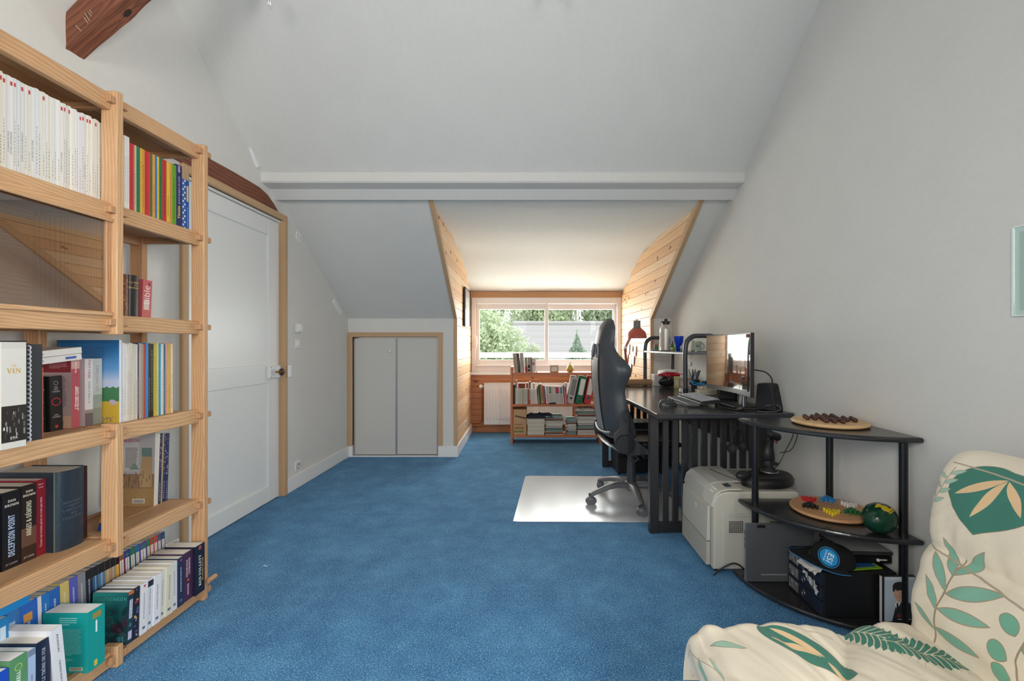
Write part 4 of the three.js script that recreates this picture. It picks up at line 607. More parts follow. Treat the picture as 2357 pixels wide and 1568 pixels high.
// ---------------------------------------------------------------- low shelf under the window and what it carries
const mShelfOrange = M(0xffffff, 0.5, { map: woodTex([206, 128, 86], [176, 98, 62], [130, 70, 44], { sd: 41, rings: 12, warp: 1.2, contrast: 0.5 }) });
const SX0 = -0.288, SX1 = 0.772, SD0 = 5.29, SD1 = 5.56;
{
  const t = thing('low_bookshelf', 'low orange wooden shelf unit standing before the radiator', 'bookshelf');
  for (const [a, b] of [[SX0, SX0 + 0.028], [SX1 - 0.028, SX1]]) part('side_panel', bb(a, b, 0, 0.893, SD0, SD1, 0.003), mShelfOrange, t);
  for (const y of [0.827, 0.459, 0.096]) part('shelf', bb(SX0 + 0.028, SX1 - 0.028, y - 0.026, y, SD0 + 0.002, SD1, 0.003), mShelfOrange, t);
  rebase(t, (SX0 + SX1) / 2, 0, -SD0 - 0.13);
}
// a book standing with its spine towards the camera (+z)
function frontBook(x, t, h, dep, y, d, c, label, o = {}) {
  const a = sheet.print(Math.max(10, t * 700), h * 700, (g, w, hh) => { g.fillStyle = c; g.fillRect(-1, -1, w + 2, hh + 2); if (o.spine) o.spine(g, w, hh); else tinyTitle(g, w, hh, o.ink ?? 'rgba(90,80,70,0.6)', 0.2, 0.8); }) ?? sheet.plain(c), fl = sheet.plain(o.cover ?? c), pg = sheet.plain('#efebe2');
  return single(o.name ?? 'book', mv(printedBox(t * 0.95, h, dep, { all: fl, pz: a, py: pg, nz: pg }), 0, h / 2, 0), sheet.matt, label, o.cat ?? 'book', [x + t / 2, y, -(d + dep / 2)], [0, 0, o.lean ?? 0], o.group);
}
{ // on top
  const y = 0.828, G = 'books standing on top of the low shelf';
  frontBook(-0.245, 0.048, 0.225, 0.15, y, SD0 + 0.02, '#b0a294', 'grey brown book leaning at the end of the window shelf', { group: G, lean: 0.09 });
  frontBook(-0.196, 0.022, 0.225, 0.15, y, SD0 + 0.02, '#4a443e', 'dark book second on top of the window shelf', { group: G, lean: 0.09, ink: '#d8d0c4' });
  frontBook(-0.172, 0.046, 0.228, 0.15, y, SD0 + 0.02, '#b5b3ac', 'wide pale grey book on top of the window shelf', { group: G, lean: 0.06 });
  frontBook(-0.118, 0.026, 0.176, 0.12, y, SD0 + 0.02, '#9c9488', 'short grey book with red foot on the window shelf', { group: G, lean: 0.03, spine: (g, w, h) => { g.fillStyle = '#a83a44'; g.fillRect(0, h * 0.62, w, h * 0.38); } });
  frontBook(-0.091, 0.034, 0.178, 0.12, y, SD0 + 0.02, '#aaa79e', 'short pale book with a black label on the window shelf', { group: G, spine: (g, w, h) => { g.fillStyle = '#2a2826'; g.fillRect(w * 0.1, h * 0.52, w * 0.8, h * 0.4); g.fillStyle = '#d8d4cc'; g.fillRect(w * 0.3, h * 0.7, w * 0.4, h * 0.1); } });
  frontBook(-0.056, 0.016, 0.178, 0.12, y, SD0 + 0.02, '#8a6a60', 'slim brown book last in the window shelf row', { group: G });
  const card = thing('greeting_card', 'white card with a pink flower beside the window books', 'card', [-0.02, y, -SD0 - 0.06]);
  part('sheet', mv(cbox(0.05, 0.165, 0.004, 0.0005), 0, 0.0825, 0), mPaperWhite, card); for (let i = 0; i < 5; i++) part('petal', mv(rot(cyl(0.008, 0.008, 0.001, 12), Math.PI / 2, 0, 0), 0.009 * Math.cos(i * 1.257), 0.10 + 0.009 * Math.sin(i * 1.257), 0.0027), M(0xe8a0a8, 0.8), card);
  const clk = thing('table_clock', 'little square wooden frame with a white face on the shelf', 'clock', [0.222, y, -SD0 - 0.06]);
  part('frame', ext([[-0.05, 0], [0.05, 0], [0.05, 0.085], [-0.05, 0.085]], 0.03, 0.003, [[[-0.034, 0.018], [0.034, 0.018], [0.034, 0.068], [-0.034, 0.068]]]), mTrim, clk); part('face', mv(cbox(0.066, 0.048, 0.006, 0), 0, 0.043, 0.012), mPaperWhite, clk);
  const pear = thing('pear_ornament', 'golden pear-shaped ornament on the window shelf', 'ornament', [0.41, y, -SD0 - 0.07]);
  part('body', lathe([[0, 0], [0.026, 0.002], [0.044, 0.018], [0.047, 0.036], [0.038, 0.062], [0.022, 0.084], [0.013, 0.094], [0, 0.097]], 28), M(0xb9a25a, 0.35, { metalness: 0.25 }), pear); part('stalk', tube([[0, 0.094, 0], [0.004, 0.108, 0], [0.012, 0.118, 0.003]], 0.004, 10), M(0x9a8446, 0.5), pear); part('leaf', mv(rot(ball(0.014, 10).scale(1, 0.25, 0.6), 0, 0, -0.5), -0.012, 0.106, 0), M(0xa8965a, 0.5), pear);
  const egg = thing('egg_ornament', 'tiny white ornament on the window shelf by the card', 'ornament', [0.018, y, -SD0 - 0.05]); part('body', lathe([[0, 0], [0.008, 0.001], [0.010, 0.008], [0.007, 0.016], [0, 0.020]], 16), mPaperWhite, egg); part('foot', cyl(0.007, 0.008, 0.002, 14), mPaper, egg);
}
{ // middle shelf
  const y = 0.460, pale = ['#d8d2c4', '#e0dacb', '#d2cbb9', '#dcd8d0', '#cfc9bc', '#e2ddd2'], G = 'small books on the middle of the low shelf';
  let x = SX0 + 0.03, k = 0;
  const put = (t, h, c, word, o) => { frontBook(x, t, h, 0.11, y, SD0 + 0.012, c, `${word}, ${ORD[k]} on the middle level of the low shelf`, { group: G, ...o }); x += t + 0.0012; k++; };
  put(0.026, 0.225, '#3c3c3c', 'dark grey file'); put(0.010, 0.18, '#e8e4dc', 'white booklet');
  for (let i = 0; i < 11; i++) put(rr(0.009, 0.014), 0.176 + rr(-0.004, 0.006), i === 6 ? '#9aa870' : pale[i % 6], i === 6 ? 'greenish paperback' : 'cream paperback');
  put(0.015, 0.178, '#b85a44', 'rust red paperback'); put(0.013, 0.17, '#aab4b0', 'grey green paperback', { spine: (g, w, h) => { g.fillStyle = '#d85a40'; g.fillRect(0, h * 0.7, w, h * 0.3); } });
  for (let i = 0; i < 6; i++) put(rr(0.012, 0.017), 0.17 + rr(-0.003, 0.006), pale[(i * 2 + 1) % 6], 'pale paperback');
  put(0.02, 0.205, '#8a8478', 'taupe book', { lean: 0.08 }); put(0.018, 0.225, '#34323e', 'dark patterned book', { lean: 0.09 }); put(0.024, 0.23, '#98984a', 'olive green book', { lean: 0.1 }); put(0.017, 0.218, '#c04a50', 'crimson book', { lean: 0.1 }); put(0.016, 0.212, '#5a4a78', 'violet book', { lean: 0.1 }); x += 0.006;
  const tops = { 2: '#4a8a58', 6: '#c43a5a', 7: '#c43a5a', 9: '#4a8a8e' };
  for (let i = 0; i < 11; i++) { const c = tops[i]; put(0.0172, 0.208 - i * 0.0006, ['#c9c2ba', '#d4cdc6', '#cdc7bf'][i % 3], c ? 'grey guide with a coloured head' : 'plain grey guide', { lean: 0.07, spine: (g, w, h) => { if (c) { g.fillStyle = c; g.fillRect(0, h * 0.04, w, h * 0.3); g.fillStyle = '#222'; g.fillRect(0, h * 0.34, w, h * 0.04); } tinyTitle(g, w, h, '#8a7f7a', 0.1, 0.55); } }); }
  put(0.012, 0.215, '#b83a3e', 'red booklet', { lean: 0.11 }); put(0.012, 0.23, '#b4b8c0', 'silver booklet', { lean: 0.11 }); put(0.014, 0.205, '#c84a4e', 'scarlet booklet', { lean: 0.14 });
  // taller books lying behind, seen over the row
  for (const [bx, t, h, c, lab] of [[-0.235, 0.016, 0.265, '#9a9890', 'tall grey book rising behind the cream paperbacks'], [-0.205, 0.085, 0.232, '#a4504a', 'reddish book lying behind the cream paperbacks'], [-0.11, 0.03, 0.235, '#b08a60', 'tan book rising behind the cream paperbacks'], [-0.075, 0.02, 0.252, '#6a6876', 'slate book rising behind the cream paperbacks'], [-0.03, 0.026, 0.232, '#d0c8be', 'pale book rising behind the cream paperbacks'], [0.052, 0.016, 0.232, '#8a8a92', 'thin grey book behind the dark patterned one'], [0.355, 0.02, 0.236, '#a8acb4', 'silver grey book behind the grey guides']])
    frontBook(bx, t, h, 0.09, y, SD0 + 0.135, c, lab, { group: 'books behind the front row of the low shelf' });
  const st = thing('stapler', 'small black stapler lying before the grey guides', 'stapler', [0.20, y, -SD0 - 0.006]); part('base', mv(cbox(0.085, 0.006, 0.02, 0.002), 0, 0.003, 0), mBlack, st); part('arm', mv(rot(cbox(0.08, 0.010, 0.018, 0.003), 0, 0, 0.12), 0, 0.014, 0), mDarkGrey, st);
  for (const [x0, c, lab, ink] of [[0.365, '#c4c0bc', 'grey lever arch file leaning on the low shelf', '#8a8884'], [0.465, '#1f7048', 'green lever arch file leaning on the low shelf', '#e8e8e4'], [0.565, '#c63e42', 'red lever arch file leaning on the low shelf', '#e8e4e0']]) {
    const t = thing('lever_arch_file', lab, 'binder', [x0 + 0.04, y + 0.001, -SD0 - 0.155], 0, 'lever arch files on the low shelf'); t.rotation.z = -0.2;
    part('case', mv(cbox(0.078, 0.318, 0.26, 0.003), 0, 0.16, 0), M(c, 0.6), t); part('label_panel', mv(cbox(0.054, 0.19, 0.001, 0), 0, 0.20, 0.1305), M(ink, 0.8), t);
    part('finger_ring', mv(new THREE.TorusGeometry(0.014, 0.003, 8, 24), 0, 0.068, 0.131), mSteel, t); part('finger_hole', mv(rot(cyl(0.013, 0.013, 0.002, 20), Math.PI / 2, 0, 0), 0, 0.068, 0.130), mBlackMatt, t);
  }
}
{ // bottom shelf: box, paper and folders
  const y = 0.097;
  const bx = thing('cardboard_box', 'brown cardboard box printed with four green trees', 'box', [-0.180, y, -SD0 - 0.13]);
  part('body', mv(cbox(0.155, 0.30, 0.22, 0.003), 0, 0.15, 0), mCard, bx); part('flap', mv(rot(cbox(0.155, 0.003, 0.12, 0.001), -0.25, 0, 0.10), 0, 0.318, 0.02), mCard, bx); part('dark_stripe', mv(rot(cbox(0.130, 0.02, 0.001, 0), 0, 0, -0.22), 0.008, 0.21, 0.1105), M(0x6a5440, 0.8), bx);
  for (let i = 0; i < 4; i++) { const tr = part('tree_print', mv(rot(cyl(0.0125, 0.0125, 0.001, 14), Math.PI / 2, 0, 0), -0.055 + i * 0.029, 0.042, 0.1105), M(0x5a8a34, 0.8), bx); part('trunk_print', mv(cbox(0.003, 0.014, 0.001, 0), -0.055 + i * 0.029, 0.022, 0.1105), M(0x5a8a34, 0.8), tr); }
  part('small_print', mv(cbox(0.09, 0.012, 0.0008, 0), -0.012, 0.125, 0.1105), M(0x9a7650, 0.85), bx); part('small_print', mv(cbox(0.11, 0.03, 0.0008, 0), -0.004, 0.082, 0.1105), M(0xa98058, 0.85), bx);
  // ream stack
  const rm = thing('paper_stack', 'tall neat stack of cream paper on the bottom shelf', 'paper', [0.008, y, -SD0 - 0.13]);
  let yy = 0; for (let i = 0; i < 13; i++) { const h = rr(0.013, 0.017); part('sheaf', mv(cbox(0.195 + rr(-0.003, 0.003), h - 0.001, 0.22, 0.0008), rr(-0.002, 0.002), yy + h / 2, rr(-0.003, 0.003)), i % 3 ? mPaper : M(0xdad2bf, 0.9), rm); yy += h; }
  const fold = ['#d9d3cb', '#8fb0ae', '#e2ddd4', '#c98a70', '#b9b4aa', '#d8d8d4', '#5a6a62', '#cfc4b8', '#7fa4a0', '#e6e0d8', '#4a4a4c', '#c8c0c4'];
  function pile(name, x, w, n, lab, h0) { const t = thing(name, lab, 'paper', [x, y, -SD0 - 0.13]); let q = 0; for (let i = 0; i < n; i++) { const h = rr(0.008, h0); part('folder', mv(rot(cbox(w + rr(-0.012, 0.006), h - 0.0015, 0.22, 0.002), 0, rr(-0.03, 0.03), rr(-0.008, 0.008)), rr(-0.006, 0.006), q + h / 2, rr(-0.008, 0.004)), M(fold[(i * 5 + n) % 12], 0.8), t); q += h; } return q; }
  const q1 = pile('folder_stack', 0.222, 0.20, 17, 'stack of cardboard folders and papers beside the paper stack', 0.018), q2 = pile('folder_stack', 0.600, 0.215, 21, 'stack of folders at the far side of the bottom shelf', 0.018);
  pile('folder_stack', 0.425, 0.11, 15, 'narrow slumped pile of papers between two folder stacks', 0.017);
  const cloth = (name, label, x, yb, w, dd, hh, mat, sd) => { const f = (u, v) => { const a = (u - 0.5) * w, b = (v - 0.5) * dd, e = Math.min(1, Math.min(u, 1 - u, v, 1 - v) * 7); return [a, hh * (0.25 + 0.75 * e) * (0.75 + 0.35 * n2(u * 5, v * 4, sd)) + 0.012 * n2(u * 14, v * 5, sd + 3), b]; }; const t = thing(name, label, 'cloth', [x, yb, -SD0 - 0.125]); part('fold', [gridSurf(40, 20, f), gridSurf(40, 20, (u, v) => { const p = f(1 - u, v); return [p[0], Math.min(0.002, p[1]), p[2]]; })], mat, t); part('hem', mv(cbox(w * 0.8, 0.006, 0.01, 0.002), 0, 0.008, dd * 0.46), mat, t); };
  cloth('navy_garment', 'crumpled navy cloth lying over the paper stack', 0.06, y + yy + 0.001, 0.33, 0.22, 0.05, M(0x2c3048, 0.9), 5); cloth('white_cloth', 'crumpled white paper bag on the far folder stack', 0.585, y + q2 + 0.001, 0.24, 0.22, 0.05, M(0xd9d4ce, 0.9), 9);
}

// ---------------------------------------------------------------- desk along the right wall
const TD = 0.043, YD = 0.7625;                                      // desk turn, desk top height
{
  const t = thing('desk', 'long black desk with slatted end panels along the right wall', 'desk', [0.682, 0, -2.554], TD);
  part('tabletop', grainUV(extY([[0, 0], [0.79, 0], [0.79, 1.905], [0, 1.905]], YD - 0.028, YD, 0.004), 2), mDeskTop, t);
  for (const d of [0.215, 1.72]) {
    for (const x of [0.026, 0.70]) part('leg', bb(x, x + 0.055, 0, YD - 0.028, d, d + 0.045, 0.003), mDeskFrame, t);
    part('bottom_rail', bb(0.081, 0.70, 0.0, 0.062, d + 0.006, d + 0.04, 0.003), mDeskFrame, t); part('top_rail', bb(0.081, 0.70, YD - 0.075, YD - 0.028, d + 0.006, d + 0.04, 0.003), mDeskFrame, t);
    for (let k = 0; k < 10; k++) part('slat', bb(0.110 + k * 0.0605, 0.146 + k * 0.0605, 0.062, YD - 0.075, d + 0.012, d + 0.034, 0.002), mDeskFrame, t);
  }
  part('back_rail', bb(0.735, 0.755, 0.45, YD - 0.03, 0.26, 1.72, 0.003), mDeskFrame, t);
}
{
  const t = thing('drawer_cabinet', 'low black drawer cabinet under the far end of the desk', 'cabinet', [0.93, 0, -4.15], TD);
  part('carcass', mv(cbox(0.42, 0.44, 0.24, 0.004), 0, 0.24, 0), M(0x202024, 0.55), t);
  for (let k = 0; k < 3; k++) { const dr = part('drawer', mv(cbox(0.40, 0.13, 0.012, 0.003), 0, 0.095 + k * 0.14, 0.126), M(0x111113, 0.5), t); part('handle', mv(cbox(0.09, 0.008, 0.012, 0.002), 0, 0.13 + k * 0.14, 0.136), mDarkGrey, dr); }
  for (const x of [-0.19, 0.19]) for (const z of [-0.1, 0.1]) part('foot', mv(cyl(0.012, 0.014, 0.022, 10), x, 0.011, z), mBlack, t);
}
{ // chair mat
  const t = thing('chair_mat', 'frosted clear plastic mat under the office chair', 'mat', [0.0, 0, 0]);
  const s = [[-0.145, 2.96], [-0.105, 2.952], [0.66, 2.945], [1.02, 2.96], [1.02, 3.96], [-0.05, 3.985], [-0.085, 3.97], [-0.09, 3.93]];
  part('sheet', extY(s, 0.001, 0.0045, 0.0012), M(0xc8ccd0, 0.25, { clearcoat: 0.6, clearcoatRoughness: 0.25 }), t);
  const st = []; for (let i = 0; i < 60; i++) st.push(mv(rot(new THREE.TorusGeometry(0.0022, 0.0005, 4, 8), Math.PI / 2, 0, 0), rr(-0.08, 0.95), 0.0047, -rr(3.0, 3.92))); const m = part('stud_pattern', st, M(0xd0d6da, 0.3), t); m.userData.kind = 'stuff';
  rebase(t, 0.44, 0, -3.45);
}
{ // gaming chair, turned to the desk
  const t = thing('gaming_chair', 'black and grey racing style office chair tucked into the desk', 'chair', [0.71, 0, -3.37], 0.12), mLeather = M(0x44484d, 0.4), mLeather2 = M(0x8e9092, 0.45), mPlastic = M(0x3e4043, 0.45), mBase = M(0x6e7074, 0.4);
  const cur = (pts) => { const c = new THREE.SplineCurve(pts.map((p) => new THREE.Vector2(p[0], p[1]))); const l = c.getPoints(120); return (y) => { for (let i = 1; i < l.length; i++) if (y <= l[i].x) { const a = l[i - 1], b = l[i]; return a.y + (b.y - a.y) * clamp((y - a.x) / Math.max(1e-6, b.x - a.x)); } return l[l.length - 1].y; }; };
  const F = cur([[0.47, -0.02], [0.52, 0.005], [0.60, -0.012], [0.72, -0.062], [0.84, -0.085], [0.90, -0.066], [0.97, -0.042], [1.03, -0.075], [1.075, -0.125], [1.13, -0.155], [1.22, -0.156], [1.30, -0.158], [1.345, -0.16]]);
  const B = cur([[0.47, -0.205], [0.53, -0.225], [0.70, -0.255], [0.85, -0.27], [1.0, -0.275], [1.13, -0.27], [1.22, -0.25], [1.30, -0.225], [1.345, -0.20]]);
  const Wd = cur([[0.47, 0.215], [0.60, 0.255], [0.75, 0.245], [0.84, 0.245], [0.97, 0.285], [1.05, 0.25], [1.10, 0.19], [1.16, 0.155], [1.25, 0.152], [1.31, 0.15], [1.345, 0.145]]);
  const shell = gridSurf(48, 70, (u, v) => {
    const y = 0.47 + (0.5 - 0.5 * Math.cos(v * Math.PI)) * 0.875, th = u * Math.PI * 2, c = Math.cos(th), s = Math.sin(th), w = Wd(y), z = w * Math.sign(c) * Math.pow(Math.abs(c), 0.6), e = Math.abs(z / w), dish = (y < 1.08 ? 0.085 : 0.03) * (1 - e * e * e), f = F(y) - dish, b = B(y) + 0.055 * Math.pow(e, 3);
    const k = 0.5 + 0.5 * Math.sign(s) * Math.pow(Math.abs(s), 0.55), q = y > 1.255 ? Math.sqrt(Math.max(0, 1 - Math.pow((y - 1.255) / 0.0905, 2))) : y < 0.51 ? Math.sqrt(Math.max(0, 1 - Math.pow((0.51 - y) / 0.0405, 2))) : 1, xc = (F(y) + B(y)) / 2; return [xc + (b + (Math.max(f, b + 0.012) - b) * k - xc) * q, y, z * q];
  });
  const back = part('backrest', shell, mLeather, t);
  const backX = (y, z) => B(y) + 0.055 * Math.pow(Math.abs(z) / Wd(y), 3) - 0.001;
  part('rear_panel', gridSurf(10, 40, (u, v) => { const y = 0.54 + v * 0.50, z = (u - 0.5) * 0.17; return [backX(y, z) - 0.004 - 0.006 * Math.sin(Math.PI * u) * Math.sin(Math.PI * v), y, z]; }), mLeather2, back);
  for (const s of [-1, 1]) {
    part('piping', tube([0.52, 0.66, 0.8, 0.95, 1.06].map((y) => [backX(y, 0.10) - 0.003, y, s * (0.085 + 0.02 * (y - 0.52))]), 0.004, 30, 6), mBlack, back);
    const sl = tube(Array.from({ length: 12 }, (_, i) => { const a = i / 12 * Math.PI * 2, y = 1.11 + 0.045 * Math.sin(a), z = s * (0.058 + 0.022 * Math.cos(a) + (y - 1.11) * -0.25); return [backX(y, z) - 0.004, y, z]; }), 0.007, 40, 6, true);
    const slot = part('harness_slot', sl, M(0x8a8c90, 0.4), back);
    part('slot_opening', gridSurf(8, 8, (u, v) => { const a = u * Math.PI * 2, r = v, y = 1.11 + 0.045 * r * Math.sin(a), z = s * (0.058 + 0.022 * r * Math.cos(a) - (y - 1.11) * 0.25); return [backX(y, z) - 0.003, y, z]; }), mBlackMatt, slot);
  }
  part('lower_trim', tube([[-0.215, 0.545, -0.2], [-0.232, 0.53, -0.1], [-0.236, 0.525, 0], [-0.232, 0.53, 0.1], [-0.215, 0.545, 0.2]], 0.009, 24), M(0x9a9ca0, 0.4), back);
  part('lumbar_cushion', mv(ball(1, 20).scale(0.055, 0.10, 0.16), -0.135, 0.66, 0), M(0x222427, 0.5), t);
  // seat with raised side bolsters
  part('seat', gridSurf(40, 30, (u, v) => { const x = -0.20 + v * 0.52, th = u * Math.PI * 2, c = Math.cos(th), s = Math.sin(th), w = 0.255 - 0.02 * v, z = w * Math.sign(c) * Math.pow(Math.abs(c), 0.6), e = Math.abs(z / w), top = 0.455 + 0.05 * Math.pow(e, 2.5) - 0.02 * Math.pow(v, 4), bot = 0.40 + 0.015 * Math.pow(v, 3), k = 0.5 + 0.5 * Math.sign(s) * Math.pow(Math.abs(s), 0.55), end = Math.pow(Math.abs(2 * v - 1), 8); return [x, bot + (top - bot) * (end * 0.5 + (1 - end) * k), z * (1 - 0.08 * end)]; }), M(0x17191c, 0.3), t);
  for (const s of [-1, 1]) {
    const br = part('side_bracket', mv(ext([[-0.215, 0.52], [-0.21, 0.55], [-0.175, 0.585], [-0.165, 0.68], [-0.155, 0.695], [-0.12, 0.695], [-0.105, 0.68], [-0.105, 0.56], [-0.06, 0.50], [0.02, 0.44], [0.06, 0.405], [-0.10, 0.395], [-0.16, 0.42], [-0.205, 0.47]], 0.016, 0.004), 0, 0, s > 0 ? 0.262 : -0.278), mPlastic, t);
    part('hinge_cover', rot(cyl(0.066, 0.062, 0.022, 36), s * Math.PI / 2, 0, 0), M(0x2a2c2e, 0.5), br, [-0.142, 0.478, s * 0.287]); part('bolt', rot(cyl(0.006, 0.006, 0.006, 10), Math.PI / 2, 0, 0), mBlack, br, [-0.133, 0.635, s * 0.279]);
  }
  part('tilt_mechanism', [mv(cbox(0.26, 0.035, 0.15, 0.006), 0.01, 0.385, 0), mv(cbox(0.05, 0.06, 0.05, 0.006), 0.09, 0.355, 0.06)], mBlack, t);
  part('height_lever', [mv(rot(cyl(0.005, 0.005, 0.16, 8), Math.PI / 2, 0, 0), -0.02, 0.365, 0.13), mv(rot(cbox(0.065, 0.010, 0.03, 0.004), 0, 0, 0.5), -0.045, 0.345, 0.21)], mPlastic, t);
  part('gas_lift', [mv(cyl(0.034, 0.030, 0.17, 24), 0, 0.20, 0), mv(cyl(0.027, 0.026, 0.06, 24), 0, 0.31, 0), mv(cyl(0.018, 0.018, 0.06, 18), 0, 0.355, 0)], M(0x3c3f43, 0.4), t);
  part('hub', lathe([[0, 0.075], [0.035, 0.078], [0.05, 0.095], [0.052, 0.125], [0.042, 0.14], [0, 0.142]], 28), mBase, t);
  for (let k = 0; k < 5; k++) {
    const a = (90 + 72 * k) * Math.PI / 180 + 0.12, cx = Math.cos(a), cz = Math.sin(a), leg = new THREE.CatmullRomCurve3([V(0.02, 0.112, 0), V(0.12, 0.125, 0), V(0.22, 0.108, 0), V(0.335, 0.07, 0)]);
    const g = gridSurf(10, 16, (u, v) => { const p = leg.getPoint(v), th = u * Math.PI * 2, w = 0.036 - 0.013 * v, h = 0.026 - 0.010 * v; return [p.x, p.y + h * Math.sin(th), w * Math.cos(th)]; });
    const L = part('base_leg', rot(g, 0, -a, 0), mBase, t), wx = 0.325 * cx, wz = 0.325 * cz, turn = 0.6 + k * 1.1;
    const cas = part('caster', mv(rot(cyl(0.026, 0.026, 0.02, 20), Math.PI / 2, turn, 0), wx + 0.014 * Math.sin(turn), 0.031, wz + 0.014 * Math.cos(turn)), M(0x6a6c70, 0.5), L);
    const w2 = part('caster', mv(rot(cyl(0.026, 0.026, 0.02, 20), Math.PI / 2, turn, 0), wx - 0.014 * Math.sin(turn), 0.031, wz - 0.014 * Math.cos(turn)), M(0x6a6c70, 0.5), L); part('caster_hood', mv(rot(new THREE.SphereGeometry(0.03, 16, 8, 0, Math.PI * 2, 0, Math.PI / 2.4), 0, turn, 0), wx, 0.036, wz), mBase, L);
  }
}
// ---------------------------------------------------------------- hutch on the desk and small things
const YS = 1.094;
{
  const t = thing('desk_hutch', 'grey tubular shelf frame standing on the desk', 'shelf', [1.265, YD, -3.44], 0.075), h = 1.218 - YD;
  for (const z of [0, -0.96]) part('tube_frame', tube([[-0.135, 0, z], [-0.135, 0.18, z], [-0.135, h - 0.11, z], [-0.12, h - 0.04, z], [-0.075, h - 0.004, z], [-0.02, h, z], [0.02, h, z], [0.075, h - 0.004, z], [0.12, h - 0.04, z], [0.135, h - 0.11, z], [0.135, 0.18, z], [0.135, 0, z]], 0.0175, 90, 14), mTubeGrey, t);
  for (const z of [0, -0.96]) for (const x of [-0.135, 0.135]) part('foot_sleeve', mv(cyl(0.0195, 0.0195, 0.06, 16), x, 0.03, z), mBlack, t);
  part('shelf_panel', grainUV(extY([[-0.15, 0.0], [0.145, -0.015], [0.145, 0.97], [-0.15, 0.955], [-0.165, 0.5]], YS - YD - 0.018, YS - YD, 0.004), 2), M(0x77797e, 0.35), t);
}
{
  const b = thing('water_bottle', 'tall brushed metal water bottle with a black cap', 'bottle', [1.158, YS, -4.04]);
  part('body', lathe([[0, 0], [0.050, 0.002], [0.053, 0.01], [0.053, 0.19], [0.050, 0.21], [0.034, 0.228], [0.030, 0.232], [0.030, 0.24]], 36), M(0xcfc9c0, 0.38, { metalness: 0.55 }), b); part('cap', [mv(cyl(0.032, 0.034, 0.03, 24), 0, 0.25, 0), mv(rot(cbox(0.085, 0.012, 0.014, 0.004), 0, 0, 0.0), 0, 0.258, 0), mv(cyl(0.017, 0.014, 0.024, 16), 0, 0.275, 0)], mBlack, b);
  part('lettering', mv(cbox(0.004, 0.13, 0.010, 0.001), -0.052, 0.10, 0.010), M(0xf0eeea, 0.6), b);
  const c = thing('tumbler', 'shiny blue steel tumbler on the hutch shelf', 'cup', [1.245, YS, -3.95]); part('body', lathe([[0, 0], [0.022, 0.001], [0.026, 0.05], [0.038, 0.085], [0.042, 0.132], [0.040, 0.132], [0.036, 0.09]], 32), M(0x1448d0, 0.2, { metalness: 0.4 }), c); part('rim', mv(new THREE.TorusGeometry(0.041, 0.0025, 8, 32).rotateX(Math.PI / 2), 0, 0.132, 0), mChrome, c);
  const m = thing('mug', 'pale green mug with blue marks on the hutch shelf', 'mug', [1.32, YS, -3.74]); part('body', lathe([[0, 0], [0.034, 0.001], [0.042, 0.02], [0.043, 0.085], [0.040, 0.085], [0.038, 0.02], [0, 0.012]], 30), M(0xbcc8b4, 0.4), m); part('handle', mv(new THREE.TorusGeometry(0.026, 0.006, 8, 24, Math.PI).rotateZ(-Math.PI / 2), 0.041, 0.045, 0), M(0xbcc8b4, 0.4), m); for (let i = 0; i < 3; i++) part('mark', mv(cbox(0.006, 0.022, 0.003, 0.001), -0.012 + i * 0.011, 0.045, 0.0425), M(0x4a6a9a, 0.5), m);
  const dk = thing('duck_figurine', 'little green and red bird figurine on the hutch', 'figurine', [1.152, YS, -3.82]); part('body', mv(ball(0.022).scale(1, 0.85, 0.9), 0.004, 0.024, 0), M(0x4a9a4a, 0.5), dk); part('head', mv(ball(0.014), -0.004, 0.052, 0), M(0x2f7a4e, 0.5), dk); part('beak', mv(rot(cyl(0.007, 0.002, 0.018, 10), 0, 0, Math.PI / 2), -0.02, 0.050, 0), M(0xd88a84, 0.5), dk); part('belly', mv(ball(0.012), -0.006, 0.022, 0.012), M(0xc8b85a, 0.5), dk); part('feet', mv(cbox(0.02, 0.006, 0.016, 0.002), 0, 0.003, 0), M(0xd8c8a8, 0.6), dk);
  const gl = thing('snow_globe', 'small glass snow globe beside the blue tumbler', 'ornament', [1.222, YS, -3.77]); part('globe', mv(ball(0.024, 20), 0, 0.032, 0), M(0xdfe4ea, 0.05, { transmission: 0.6, thickness: 0 }), gl); part('base', lathe([[0, 0], [0.022, 0], [0.024, 0.006], [0.018, 0.014], [0, 0.014]], 20), M(0x7a8a4a, 0.6), gl); part('scene_inside', mv(ball(0.012), 0, 0.026, 0), M(0x9a6a9a, 0.6), gl);
  const bx = thing('small_tin', 'small green and red tin on the far hutch shelf', 'tin', [1.142, YS, -4.30]); part('body', mv(cyl(0.018, 0.018, 0.05, 18), 0, 0.025, 0), M(0x4a7a5a, 0.5), bx); part('lid', mv(cyl(0.0185, 0.0185, 0.014, 18), 0, 0.057, 0), M(0xc86a60, 0.5), bx);
  const gs = thing('glass_dish', 'little glass dish near the far end of the hutch', 'dish', [1.105, YS, -4.22]); part('dish', lathe([[0, 0], [0.02, 0.001], [0.03, 0.016], [0.028, 0.016], [0.018, 0.005], [0, 0.004]], 22), M(0xdfe6ea, 0.1, { transmission: 0.5, thickness: 0 }), gs); part('contents', mv(ball(0.012).scale(1.4, 0.5, 1), 0, 0.01, 0), mSteel, gs);
  const pn = thing('metal_pen', 'silver pen lying at the near end of the hutch shelf', 'pen', [1.31, YS + 0.006, -3.55], 0.25); part('barrel', rot(cyl(0.005, 0.005, 0.13, 12), 0, 0, Math.PI / 2), mChrome, pn); part('cap', mv(rot(cyl(0.006, 0.006, 0.03, 12), 0, 0, Math.PI / 2), 0.07, 0.0, 0), M(0x2a3a4a, 0.3), pn);
